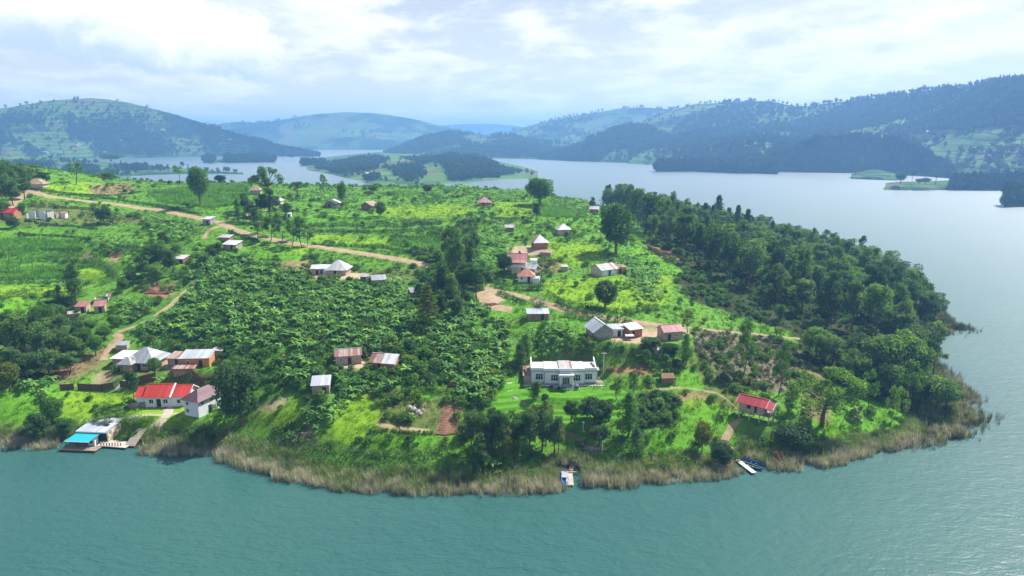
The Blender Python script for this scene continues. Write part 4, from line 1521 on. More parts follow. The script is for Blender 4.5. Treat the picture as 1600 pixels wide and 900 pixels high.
# the wood along the right flank of the peninsula
WOOD_PX = [(1000, 330), (1030, 312), (1120, 345), (1180, 385), (1300, 430), (1400, 470), (1470, 505), (1450, 560), (1400, 600), (1330, 600), (1262, 565), (1240, 520), (1180, 505), (1100, 490), (1075, 460), (1065, 430), (1040, 395), (1000, 370)]


def build_wood():
    m = 9000
    x, y = RNG.uniform(20, 200, m), RNG.uniform(180, 600, m)
    u, v = project(x, y, H(x, y))
    sd = shore_dist(x, y)
    west = np.interp(y, [180, 200, 225, 250, 280, 320, 400, 480, 600], [118, 112, 96, 76, 68, 62, 66, 60, 70])
    k = (sd > 4) & (x > west + 2) & (v < 600)
    k &= ~((u < 1262) & (v > 508))
    P = thin_out(np.stack([x[k], y[k]], -1), 7.6)
    P = P[np.argsort(np.hypot(P[:, 0], P[:, 1]))]
    n = 0
    for x, y in P:
        if any((x - a) ** 2 + (y - b) ** 2 < (r * 0.75) ** 2 for a, b, r in PLACED[-260:] if r > 2.5):
            continue
        if n >= 285:
            break
        far = y > 380
        q = random.random()
        pu, pv = project(x, y, float(H(x, y)))
        wh = ('by the reed bed at the water end' if pu > 1400 else 'behind the end of the dirt track' if pu < 1262 and pv > 470 else 'on the rising middle' if pu > 1250 else 'near the bare red plot' if pv > 385 else 'along the top') + ' of the wood'
        if far and q < .55:
            plant('pine', x, y, random.uniform(13, 18), random.uniform(8, 11), 'leaf_forest', 'dark pointed tree in the far back of the wood above the water', 'pointed trees at the back of the wood')
        elif q < .30:
            plant('euca', x, y, random.uniform(15, 21), random.uniform(8, 11), 'leaf_forest', 'open headed eucalyptus ' + wh, 'eucalyptus trees in the wood')
        elif q < .50:
            plant('broad', x, y, random.uniform(11, 16), random.uniform(10, 14), 'leaf_mid', 'lighter green round headed tree ' + wh, 'lighter trees in the wood')
        else:
            plant('forest', x, y, random.uniform(12, 20), random.uniform(9, 13), 'leaf_forest', 'dark ragged forest tree ' + wh, 'forest trees in the wood')
        n += 1


build_wood()

# a far row on the near ridge and the pointed trees behind the wood
for u, vb, vt, w in [(1045, 345, 297, 26), (1030, 350, 310, 22), (1060, 352, 312, 22), (1020, 372, 330, 26), (1100, 340, 315, 14), (1120, 345, 302, 16), (1112, 345, 318, 12), (1136, 352, 322, 14), (1150, 356, 318, 14), (1165, 362, 324, 14)]:
    tree('pine' if w < 20 else 'euca', u, vb + 26, vt, w * (2.1 if w < 20 else 1.2), 'leaf_forest', 'tree of the wood standing out on its skyline over the lake', 'skyline trees of the wood')

# ------------------------------------------------------------------ bananas
BAN_PX = [
    ([(300, 428), (352, 396), (400, 412), (470, 424), (480, 442), (580, 448), (640, 440), (652, 500), (640, 522), (600, 542), (560, 548), (440, 548), (380, 545), (330, 540), (215, 520), (285, 468)], 2295, 1.56),
    ([(690, 472), (748, 480), (790, 502), (800, 540), (786, 600), (744, 636), (704, 616), (690, 560), (662, 520), (662, 492)], 1071, 1.56),
    ([(712, 380), (780, 352), (802, 388), (786, 440), (752, 440), (728, 410)], 484, 1.62),
    ([(470, 560), (496, 590), (446, 604), (440, 572)], 153, 1.50),
    ([(522, 598), (638, 582), (622, 604), (560, 624), (500, 682), (462, 662), (484, 636)], 433, 1.50),
    ([(832, 506), (915, 520), (1000, 540), (990, 560), (842, 562), (822, 540)], 306, 1.56),
    ([(962, 398), (1024, 418), (1034, 442), (984, 452), (962, 440)], 229, 1.62),
    ([(985, 448), (1020, 446), (1040, 470), (1000, 470)], 76, 1.62),
    ([(180, 472), (232, 478), (252, 500), (192, 512)], 153, 1.56),
    ([(228, 342), (300, 346), (322, 372), (240, 384)], 280, 1.81),
    ([(300, 398), (352, 384), (400, 404), (392, 442), (310, 444)], 306, 1.62),
    ([(650, 296), (740, 292), (742, 306), (640, 318)], 204, 2.00),
    ([(760, 300), (820, 300), (820, 316), (760, 314)], 127, 1.87),
    ([(490, 300), (560, 302), (560, 318), (490, 316)], 153, 1.87),
    ([(60, 544), (90, 546), (88, 572), (58, 570)], 66, 1.38),
    ([(40, 596), (84, 600), (80, 620), (36, 616)], 51, 1.38),
    ([(236, 582), (300, 578), (300, 602), (250, 604)], 66, 1.38),
    ([(1180, 390), (1210, 398), (1200, 420), (1170, 412)], 66, 1.74),
    ([(870, 312), (920, 318), (916, 332), (870, 328)], 91, 1.87),
    ([(735, 700), (800, 735), (780, 748), (715, 735)], 60, 1.50),
    ([(160, 368), (228, 380), (216, 420), (176, 400)], 153, 1.87),
    ([(590, 345), (690, 345), (690, 350), (590, 350)], 76, 1.74),
    ([(575, 555), (640, 520), (660, 540), (610, 560)], 76, 1.62),
]


def build_bananas():
    allp = []
    for poly, n, d in BAN_PX:
        P = sample_px(poly, n, d)
        if len(P):
            allp.append(clear_of_pads(P, 0.6))
    P = thin_out(np.concatenate(allp), 1.45)
    if len(PLACED):
        A = np.array(PLACED)
        k = np.ones(len(P), bool)
        for x, y, r in A:
            k &= np.hypot(P[:, 0] - x, P[:, 1] - y) > r * 0.6
        P = P[k]
    z = H(P[:, 0], P[:, 1])
    order = np.argsort(np.hypot(np.hypot(P[:, 0], P[:, 1]), z - CAM_H))
    P, z = P[order], z[order]
    sc = 0.40 + 0.55 * RNG.uniform(0, 1, len(P)) ** 1.2
    gap = fbm(P[:, 0] / 7, P[:, 1] / 7, 3, 141) > -.42
    P, z, sc = P[gap], z[gap], sc[gap]
    for i in range(min(300, len(P))):
        lv, st = BANANA[i % len(BANANA)]
        o = link('banana_plant', lv, None, (P[i, 0], P[i, 1], z[i]), (0, 0, random.uniform(0, 6.28)), (sc[i],) * 3)
        u, v = project(P[i, 0], P[i, 1], z[i])
        side = 'left of the grey roofed hut' if u < 520 else ('below the rusty roofs' if u < 660 else ('left of the villa hedge' if u < 800 else 'behind the white villa'))
        tag(o, 'banana plant with broad arching leaves in the plantation ' + side, 'banana plant', 'banana plants ' + side)
        link('stem', st, o)
    Q, zq, s = P[300:], z[300:], sc[300:]
    joined = []
    for lv, st in BANANA:
        joined.append(lv)
    scatter('banana_grove', np.stack([Q[:, 0], Q[:, 1], zq], -1), RNG.uniform(0, 6.28, len(Q)), s, RNG.integers(0, len(joined), len(Q)), joined, 'upper banana plantation, too many plants to count')
    return len(P)


print('bananas', build_bananas())

# ------------------------------------------------------------------ hedges
HEDGES = [
    # (pixels, height, width, leaf, label)
    ([(484, 354), (520, 353), (560, 355), (600, 354), (650, 352), (690, 351)], 1.7, 2.0, 'leaf_dark', 'dark upper hedge row across the terraces under the brown huts'),
    ([(486, 363), (530, 363), (580, 365), (620, 363), (660, 360), (688, 360)], 1.7, 2.0, 'leaf_dark', 'dark lower hedge row across the terraces above the bright strip'),
    ([(62, 295), (90, 302), (130, 307), (165, 310), (200, 315)], 1.3, 1.5, 'leaf_dark', 'dark hedge along the upper side of the road, left part'),
    ([(205, 317), (240, 321), (275, 328), (310, 335)], 1.4, 1.6, 'leaf_dark', 'dark bank hedge above the road near the junction'),
    ([(358, 363), (380, 371), (405, 379)], 1.2, 1.2, 'leaf_dark', 'low dark hedge under the road right of the junction'),
    ([(0, 411), (40, 410), (80, 410), (112, 408)], 2.0, 2.2, 'leaf_mid', 'hedge between the two maize fields, left edge'),
    ([(0, 444), (40, 442), (85, 441), (112, 438)], 2.4, 2.6, 'leaf_dark', 'dark hedge under the lower maize field'),
    ([(0, 466), (40, 464), (86, 464)], 2.2, 2.4, 'leaf_dark', 'dark hedge above the bright field by the column trees'),
    ([(118, 412), (140, 410), (160, 414), (175, 428), (180, 438)], 2.2, 2.4, 'leaf_dark', 'curved dark hedge around the small bright plot'),
    ([(135, 386), (165, 388), (195, 390), (225, 392)], 2.6, 3.0, 'leaf_dark', 'bushy hedge above the two bare plots'),
    ([(30, 366), (70, 369), (110, 371), (140, 374)], 1.0, 1.0, 'leaf_dark', 'thin dark row across the left meadow'),
    ([(30, 322), (60, 324), (100, 326), (150, 329)], 1.4, 1.4, 'leaf_dark', 'dark scrubby bank above the unfinished house'),
    ([(791, 552), (790, 572), (788, 592), (784, 610)], 2.0, 1.4, 'leaf_mid', 'clipped hedge running up the left side of the villa garden'),
    ([(776, 652), (800, 653), (830, 654), (850, 654)], 1.8, 1.6, 'leaf_dark', 'clipped hedge along the foot of the villa lawn'),
    ([(640, 618), (665, 615), (690, 612)], 1.6, 2.0, 'leaf_light', 'bright thick hedge above the meadow left of the ploughed plot'),
    ([(772, 448), (800, 452), (825, 454), (850, 452)], 2.2, 2.2, 'leaf_dark', 'dark hedge under the salmon roofed house'),
    ([(868, 476), (890, 486), (920, 494), (950, 500), (985, 506)], 1.6, 1.6, 'leaf_dark', 'long hedge between the dirt track and the bright slope'),
    ([(882, 494), (905, 498), (935, 506), (965, 514)], 1.5, 1.4, 'leaf_mid', 'hedge along the lower side of the track above the gable house'),
    ([(855, 462), (875, 472), (905, 480), (940, 488), (985, 490), (1020, 482)], 1.8, 2.2, 'leaf_mid', 'bushy edge along the bottom of the bright slope'),
    ([(778, 460), (800, 468), (822, 476)], 1.5, 1.5, 'leaf_dark', 'short hedge below the track by the scrap heap'),
    ([(745, 345), (765, 352), (790, 350), (805, 346)], 2.0, 2.0, 'leaf_dark', 'dark hedge under the red roofed pavilion'),
    ([(852, 352), (865, 362), (890, 372), (912, 370)], 1.8, 2.0, 'leaf_dark', 'dark bushes below the white hip roofed hut'),
    ([(1012, 388), (1032, 400), (1046, 412)], 1.6, 1.8, 'leaf_dark', 'hedge along the lower edge of the red field by the wood'),
    ([(400, 704), (440, 712), (480, 720), (520, 728), (560, 732), (600, 736), (650, 738), (700, 738)], 2.0, 3.0, 'leaf_mid', 'thick green bank growth behind the reeds, middle shore'),
    ([(440, 694), (470, 700), (520, 712), (570, 716), (620, 718), (670, 716), (700, 706)], 2.2, 3.0, 'leaf_dark', 'dark bushes along the top of the shore bank'),
    ([(250, 690), (280, 684), (320, 680), (350, 690), (380, 704)], 2.0, 3.0, 'leaf_mid', 'green bank growth below the purple roofed house'),
    ([(178, 672), (192, 664), (212, 660), (230, 664), (232, 668)], 2.2, 3.0, 'leaf_mid', 'green bush mass between the boathouse and the boardwalk'),
    ([(330, 640), (345, 648), (340, 658)], 2.0, 2.2, 'leaf_light', 'climbing bushes beside the purple roofed house'),
    ([(100, 664), (118, 666), (136, 668)], 2.2, 2.4, 'leaf_mid', 'bushes behind the boathouse'),
    ([(355, 350), (380, 352), (400, 352)], 1.6, 1.8, 'leaf_dark', 'hedge beside the road junction under the upper lane'),
    ([(240, 303), (262, 304), (285, 305)], 1.8, 2.4, 'leaf_dark', 'dark hedge left of the round crest tree'),
    ([(600, 306), (625, 302), (650, 304), (675, 308), (690, 312)], 2.6, 3.4, 'leaf_mid', 'thicket on the ridge left of the pavilion'),
    ([(1300, 700), (1340, 692), (1390, 680), (1430, 668), (1455, 656)], 1.2, 2.2, 'leaf_mid', 'low green growth between the meadow and the reeds'),
    ([(0, 392), (45, 391), (90, 392), (130, 391)], 1.0, 1.2, 'leaf_dark', 'low dark row splitting the upper maize field'),
    ([(0, 427), (50, 426), (105, 425)], 1.0, 1.2, 'leaf_dark', 'low dark row splitting the lower maize field'),
    ([(40, 346), (80, 352), (120, 355), (150, 358)], 0.9, 1.1, 'leaf_dark', 'thin scrub row on the meadow below the unfinished house'),
    ([(492, 340), (540, 342), (590, 343), (640, 345), (684, 343)], 1.3, 1.4, 'leaf_mid', 'bushy row along the top of the middle terraces'),
    ([(488, 382), (540, 385), (600, 388), (650, 398), (690, 402)], 1.3, 1.4, 'leaf_dark', 'dark bank row just above the road on the middle terraces'),
    ([(610, 371), (640, 372), (688, 369)], 1.0, 1.2, 'leaf_dark', 'short dark row over the right hand bright strip'),
    ([(770, 342), (800, 343), (832, 342)], 1.2, 1.4, 'leaf_dark', 'dark row under the bright plot beside the pavilion'),
    ([(90, 306), (130, 305), (170, 306), (220, 300)], 0.8, 1.0, 'leaf_dark', 'thin row between the bare patch and the road'),
    ([(580, 676), (610, 674), (640, 677), (676, 679)], 0.8, 1.0, 'leaf_mid', 'low weeds along the bank foot in the lower meadow'),
    ([(1150, 690), (1170, 700), (1200, 700), (1225, 690)], 1.8, 3.0, 'leaf_light', 'bright bushes under the stilt house'),
    ([(960, 720), (1000, 716), (1050, 712), (1090, 712)], 1.4, 2.6, 'leaf_light', 'green growth behind the reeds below the green meadow'),
    ([(700, 742), (750, 748), (800, 746), (850, 742)], 1.6, 2.4, 'leaf_mid', 'green growth behind the reeds below the shore trees'),
]


def hedge(px, h, w, leaf, label):
    rng = np.random.default_rng(len(px) * 31 + int(px[0][0]))
    P = resample([gp(u, v)[:2] for u, v in px], 0.9)
    L = []
    o = np.array((P[0, 0], P[0, 1], float(H(P[0, 0], P[0, 1]))))
    for i, (x, y) in enumerate(P):
        g = 0.75 + 0.5 * float(vnoise(i * .35, 3.3, int(px[0][0])))
        if g < .82 and i % 4 == 0:
            continue
        z = float(H(x, y))
        for k in range(2):
            jx, jy = rng.normal(0, w * .22, 2)
            c = np.array((x + jx, y + jy, z + h * .42 * g)) - o
            L.append(clump(c, (w * .42, w * .42, h * .55 * g), 34, .36, rng, .4, .6))
    v, f = join(L)
    ob = link('hedge', mesh_np('hedge', v, f, M[leaf]), None, tuple(o))
    tag(ob, label, 'hedge')


for hrow in HEDGES:
    hedge(*hrow)

# ------------------------------------------------------------------ loose shrubs, undergrowth, grass, crops
def bush_small(seed, leaf, n=6, size=.3):
    rng = np.random.default_rng(seed)
    L = []
    for i in range(n):
        a, q, r = rng.uniform(0, 6.28), rng.uniform(0, .6), rng.uniform(.32, .55)
        L.append(clump((cos(a) * q, sin(a) * q, .3 + (1 - q) * .4), (r, r, r * .85), 26, size, rng, .4, .5))
    v, f = join(L)
    return mesh_np('undergrowth_clump', v, f, M[leaf])


def build_cover():
    # --- candidate points over all the land in view
    m = 420000
    x, y = RNG.uniform(-330, 200, m), RNG.uniform(112, 520, m)
    z = H(x, y)
    u, v = project(x, y, z)
    sd = shore_dist(x, y)
    k = (u > -150) & (u < 1640) & (sd > 2) & (v < 800)
    x, y, z, u, v = x[k], y[k], z[k], u[k], v[k]
    zid = zone_of(x, y)
    nm = np.array(ZN)[zid]
    open_ = np.ones(len(x), bool)
    for Q, w in ROADS:
        lo, hi = Q.min(0) - 3, Q.max(0) + 3
        b = (x > lo[0]) & (x < hi[0]) & (y > lo[1]) & (y < hi[1])
        if b.any():
            open_[b] &= seg_dist(x[b], y[b], Q) > w / 2 + .35
    for (px, py, pz), r in PADXY:
        open_ &= np.hypot(x - px, y - py) > r * .72
    x, y, z, nm = x[open_], y[open_], z[open_], nm[open_]
    dist = np.hypot(x, y)
    thin = RNG.uniform(0, 1, len(x))
    patch = fbm(x / 9, y / 9, 4, 61)

    # --- grass tufts
    rng = np.random.default_rng(5)
    keys = ['grass', 'lime', 'lush', 'olive']
    protos = []
    for kx in keys:
        for j in range(2):
            protos.append(blades(16, .42, .42, .09, np.random.default_rng(j + 3), M['g_' + kx], .5, 1, 'grass_tuft'))
    ki = {'grass': 0, 'lush': 2, 'lime': 1, 'olive': 3, 'dry': 3, 'scrub': 3, 'deep': 0, 'under': 2, 'maize': 2, 'wood': 3}
    cls = np.array([ki.get(a, -1) for a in nm])
    # wander between neighbours so plots are not flat
    sw = (patch > .35) & np.isin(cls, (0, 2))
    cls = np.where(sw, 1, cls)
    cls = np.where((patch < -.42) & (cls >= 0), 3, cls)
    g = (cls >= 0) & (nm != 'lawn') & (thin < np.clip(150 / dist, .25, 1) * .52)
    n = g.sum()
    scatter('grass', np.stack([x[g], y[g], z[g]], -1), RNG.uniform(0, 6.28, n), RNG.uniform(.6, 1.5, n) * (1 + .5 * (patch[g] > .1)), cls[g] * 2 + RNG.integers(0, 2, n), protos,
            'short rough grass and herbs covering the slopes')
    # --- mown lawn: very short blades
    lw = (nm == 'lawn') & (thin < .9)
    n2 = lw.sum()
    pl = [blades(18, .13, .5, .07, np.random.default_rng(9), M['g_lush'], .5, 1, 'lawn_tuft')]
    scatter('lawn_grass', np.stack([x[lw], y[lw], lawn_z(x[lw], y[lw])], -1), RNG.uniform(0, 6.28, n2), RNG.uniform(.7, 1.2, n2), np.zeros(n2), pl, 'short mown lawn on the villa terraces')
    # --- undergrowth
    ul = ['leaf_mid', 'leaf_light', 'leaf_dark', 'leaf_yellow']
    protos = [bush_small(20 + i * 3 + j, ul[i]) for i in range(4) for j in range(2)]
    pr = {'under': .15, 'deep': .12, 'wood': .10, 'grass': .013, 'lush': .008, 'lime': .004, 'olive': .040, 'scrub': .06, 'dry': .02, 'maize': .0, 'red': .004}
    p = np.array([pr.get(a, 0.0) for a in nm]) * (1 + 1.6 * np.clip(patch + .1, -.6, 1)) * np.clip(190 / dist, .35, 1.2)
    b = RNG.uniform(0, 1, len(x)) < p
    for Q, w in ROADS:
        i = np.flatnonzero(b)
        b[i[seg_dist(x[i], y[i], Q) < w / 2 + 1.5]] = False
    n = b.sum()
    pick = RNG.choice(4, n, p=[.42, .40, .09, .09])
    pick = np.where(np.isin(nm[b], ('wood', 'deep')), np.where(RNG.uniform(0, 1, n) < .6, 2, 0), pick)
    scatter('undergrowth', np.stack([x[b], y[b], z[b]], -1), RNG.uniform(0, 6.28, n), RNG.uniform(.7, 2.1, n), pick * 2 + RNG.integers(0, 2, n), protos, 'leafy undergrowth and weeds between plots and trees')
    # --- dry brush on the cleared slope
    d = (nm == 'scrub') & (RNG.uniform(0, 1, len(x)) < .22)
    n = d.sum()
    protos = [bush_small(60 + j, 'leaf_grey', 5, .26) for j in range(3)]
    scatter('dry_brush', np.stack([x[d], y[d], z[d]], -1), RNG.uniform(0, 6.28, n), RNG.uniform(.4, 1.2, n), RNG.integers(0, 3, n), protos, 'grey cut brush lying on the cleared slope')
    print('cover', g.sum(), lw.sum(), b.sum(), d.sum())

    # --- maize in rows along the contour
    protos = [blades(7, 1.9, .18, .20, np.random.default_rng(70 + j), M['g_maize'], .55, 2, 'maize_plant') for j in range(3)]
    P = []
    for poly in ([(0, 374), (130, 374), (135, 402), (0, 406)], [(0, 416), (108, 416), (116, 434), (0, 440)], [(610, 372), (690, 370), (690, 395), (612, 384)], [(832, 318), (918, 326), (916, 342), (832, 338)],
                 [(230, 300), (300, 292), (388, 288), (388, 318), (330, 326), (250, 316)]):
        Q = np.array([gp(a, c)[:2] for a, c in poly])
        lo, hi = Q.min(0) - 1, Q.max(0) + 1
        gx, gy = np.meshgrid(np.arange(lo[0], hi[0], .75), np.arange(lo[1], hi[1], 1.25))
        gx, gy = gx.ravel() + RNG.normal(0, .1, gx.size), gy.ravel() + RNG.normal(0, .1, gx.size)
        uu, vv = project(gx, gy, H(gx, gy))
        kk = in_poly(uu, vv, poly)
        P.append(np.stack([gx[kk], gy[kk]], -1))
    P = np.concatenate(P)
    n = len(P)
    scatter('maize', np.stack([P[:, 0], P[:, 1], H(P[:, 0], P[:, 1])], -1), RNG.uniform(0, 6.28, n), RNG.uniform(.7, 1.15, n), RNG.integers(0, 3, n), protos, 'maize growing in close rows on the terraced fields')
    # --- pale leaf crop on the plot below the straw hut
    poly = [(992, 618), (1050, 617), (1056, 668), (1002, 672)]
    Q = np.array([gp(a, c)[:2] for a, c in poly])
    lo, hi = Q.min(0) - 1, Q.max(0) + 1
    gx, gy = np.meshgrid(np.arange(lo[0], hi[0], .62), np.arange(lo[1], hi[1], .8))
    gx, gy = gx.ravel() + RNG.normal(0, .1, gx.size), gy.ravel() + RNG.normal(0, .1, gx.size)
    uu, vv = project(gx, gy, H(gx, gy))
    kk = in_poly(uu, vv, poly)
    gx, gy = gx[kk], gy[kk]
    n = len(gx)
    protos = [blades(12, .42, .22, .24, np.random.default_rng(80 + j), M['g_cabbage'], .8, 2, 'cabbage_plant') for j in range(2)]
    scatter('cabbage_crop', np.stack([gx, gy, H(gx, gy)], -1), RNG.uniform(0, 6.28, n), RNG.uniform(.8, 1.5, n), RNG.integers(0, 2, n), protos, 'pale green leaf crop covering the plot beside the villa trees')


build_cover()

# shrubs one can tell apart on the meadows
SHRUBS = [(880, 612, 12), (861, 607, 9), (874, 609, 9), (902, 609, 10), (838, 618, 10), (1335, 655, 26), (1345, 640, 10), (1360, 642, 14), (1408, 660, 10), (1376, 628, 16), (1322, 628, 16), (1252, 672, 22), (1228, 690, 24),
          (640, 692, 20), (560, 690, 14), (600, 345, 10), (650, 390, 9), (663, 390, 9), (610, 378, 10), (1040, 458, 8), (922, 462, 9), (1000, 478, 12), (900, 448, 14), (1056, 628, 16), (1112, 628, 18), (1130, 600, 26), (1150, 612, 22),
          (1236, 570, 18), (1245, 590, 16), (1228, 560, 16), (440, 640, 14), (410, 600, 22), (425, 614, 24), (468, 606, 26), (400, 590, 26), (390, 612, 22), (520, 580, 14), (530, 590, 16), (640, 570, 30), (655, 586, 34), (670, 600, 30), (648, 600, 28),
          (625, 560, 30), (640, 548, 30), (610, 540, 30), (660, 560, 32), (680, 580, 28), (590, 536, 26), (120, 430, 14), (195, 660, 10), (190, 650, 18), (198, 640, 12), (150, 640, 14), (140, 625, 14), (290, 672, 8), (262, 690, 14), (300, 684, 20), (320, 676, 22), (330, 690, 20),
          (455, 352, 12), (467, 350, 10), (446, 345, 9), (520, 345, 14), (556, 340, 14), (566, 352, 10), (640, 335, 8), (770, 338, 12), (1120, 560, 14), (1110, 540, 12), (1190, 560, 14), (1176, 590, 16), (1142, 575, 14), (950, 655, 18), (862, 676, 14), (905, 700, 16), (890, 710, 14)]
for i, (u, v, w) in enumerate(SHRUBS):
    tree('bush', u, v, v - w * .75, w * 1.15, ['leaf_mid', 'leaf_dark', 'leaf_light'][i % 3] if u != 1335 else 'leaf_grey', 'leafy shrub standing singly on the slope among grass and plots', 'single shrubs on the slopes')

# ------------------------------------------------------------------ reeds along the shore
GAPS = [at_z(210, 698, .5)[:2].tolist() + [2.8], at_z(218, 690, .5)[:2].tolist() + [2.8], at_z(228, 682, .6)[:2].tolist() + [2.6], at_z(238, 674, .9)[:2].tolist() + [2.6], at_z(205, 703, .5)[:2].tolist() + [2.6],
        gp(888, 742)[:2] + (3.4,), gp(156, 694)[:2] + (7.5,), gp(196, 698)[:2] + (4.5,), gp(120, 692)[:2] + (4,), gp(1160, 728)[:2] + (3.2,), gp(1172, 730)[:2] + (3.4,), gp(1180, 735)[:2] + (3,), gp(904, 744)[:2] + (1.8,), gp(888, 752)[:2] + (3,)]


def build_reeds():
    m = 500000
    x, y = RNG.uniform(-190, 200, m), RNG.uniform(112, 300, m)
    sd = shore_dist(x, y)
    u, v = project(x, y, 0 * x)
    sd = np.where((u > 1425) & (v > 585), sd * .68 + .3, sd)
    k = (sd > -3.6) & (sd < 6.5) & (u > -40) & (u < 1600)
    # at the point the reeds stand far out in the water, sparse
    x, y, sd, u, v = x[k], y[k], sd[k], u[k], v[k]
    ok = np.ones(len(x), bool)
    for gx, gy, r in GAPS:
        ok &= np.hypot(x - gx, y - gy) > r
    edge = fbm(x / 5, y / 5, 4, 91)
    d = sd + edge * 2.6
    dens = sstep(-3.4, -1.6, d) * (1 - sstep(3.5, 6.0, d))
    dens *= np.where(v < 600, .35, np.where(u > 1425, .7, 1.0)) * np.where((v < 600) & (sd > 0.5), .3, 1)
    ok &= RNG.uniform(0, 1, len(x)) < dens * .75
    x, y, sd, d, u, v = x[ok], y[ok], sd[ok], d[ok], u[ok], v[ok]
    dry = (d < 0.5 + 2.6 * fbm(x / 9, y / 9, 4, 97))
    dk = (u > 1440) & (RNG.uniform(0, 1, len(x)) < np.where(v > 590, .3, .75))
    typ = np.where(dk, 2, np.where(dry, 0, 1))
    typ = np.where((RNG.uniform(0, 1, len(x)) < .15) & (typ < 2), 1 - typ, typ)
    protos = []
    for mt, lean in (('reed_dry', .22), ('reed_green', .34), ('reed_dark', .2)):
        for j in range(3):
            protos.append(blades(15, 2.3, .5, .08, np.random.default_rng(200 + j), M[mt], lean, 2, 'reed_clump'))
    n = len(x)
    sc = RNG.uniform(.65, 1.2, n) * (1 + .55 * fbm(x / 6, y / 6, 4, 99))
    scatter('reeds', np.stack([x, y, np.maximum(H(x, y), 0) - .1], -1), RNG.uniform(0, 6.28, n), sc, typ * 3 + RNG.integers(0, 3, n), protos, 'dense belt of dry and green reeds lining the lake shore', .08)
    # stray reeds in open water off the point
    L = []
    for cu, cv, rad, cnt in ((1512, 650, 6, 110), (1500, 622, 5, 60), (1520, 664, 4, 40), (1490, 512, 6, 260), (1470, 505, 5, 160), (1488, 676, 5, 70)):
        c = at_z(cu, cv)
        a = RNG.normal(0, rad * .5, (cnt, 2)) + c[:2]
        L.append(a)
    P = np.concatenate(L)
    P = P[shore_dist(P[:, 0], P[:, 1]) < 3]
    n = len(P)
    scatter('stray_reeds', np.stack([P[:, 0], P[:, 1], np.full(n, -.1)], -1), RNG.uniform(0, 6.28, n), RNG.uniform(.5, 1.1, n), RNG.integers(0, 3, n), protos[6:], 'thin dark reeds standing in open water off the point', .08)
    print('reeds', len(x), n)


build_reeds()

# ------------------------------------------------------------------ woods and hedgerows on the far hills
def far_tree_mesh(seed, kind):
    rng = np.random.default_rng(seed)
    L = []
    if kind == 'round':
        for i in range(7):
            d = sphere_dirs(1, rng, .2)[0]
            L.append(clump(np.array((0, 0, 7)) + d * 3.0, (2.6, 2.6, 2.4), 26, 1.9, rng, .3, .6))
        L.append(clump((0, 0, 4), (1.6, 1.6, 3.5), 16, 2.0, rng, .1, .4))
    else:
        for i in range(6):
            z = 2.5 + i * 2.1
            w = 2.6 * (1 - i / 8)
            L.append(clump((0, 0, z), (w, w, 1.5), 20, 1.6, rng, .3, .5))
    v, f = join(L)
    return mesh_np('far_tree', v, f, M['leaf_far'])


FAR = [far_tree_mesh(s, 'round') for s in (1, 2, 3)] + [far_tree_mesh(s, 'spire') for s in (4, 5)]


def hill_points(hid, n, fn, tmin=0.0, tmax=1.02):
    Vx, Vy, Vz, nt = HILLS[hid]
    rows = int((nt - 1) * tmax)
    r = RNG.uniform(max(0.3, tmin * (nt - 1)), min(rows, Vx.shape[0] - 1.01), n)
    c = RNG.uniform(0, Vx.shape[1] - 1.01, n)
    i, j = r.astype(int), c.astype(int)
    fr, fc = r - i, c - j

    def bl(A):
        return (A[i, j] * (1 - fc) + A[i, j + 1] * fc) * (1 - fr) + (A[i + 1, j] * (1 - fc) + A[i + 1, j + 1] * fc) * fr
    x, y, z = bl(Vx), bl(Vy), bl(Vz)
    u, v = project(x, y, z)
    p = fn(x, y, z, u, v)
    k = (RNG.uniform(0, 1, n) < p) & (z > 0.2)
    return np.stack([x[k], y[k], z[k] - .4], -1)


def wood_mask(sc, lo, hi, seed):
    return lambda x, y, z, u, v: sstep(lo, hi, fbm(x / sc, y / sc, 4, seed))


def px_mask(polys, base=0.0):
    def f(x, y, z, u, v):
        p = np.full(len(x), base)
        for q in polys:
            p = np.maximum(p, in_poly(u + 14 * fbm(x / 45, y / 45, 3, 8), v + 5 * fbm(x / 45, y / 45, 3, 12), q) * (.55 + .6 * vnoise(x / 30, y / 30, 5)))
        return p
    return f


def ridge_mask(hid):
    Vx, Vy, Vz, nt = HILLS[hid]


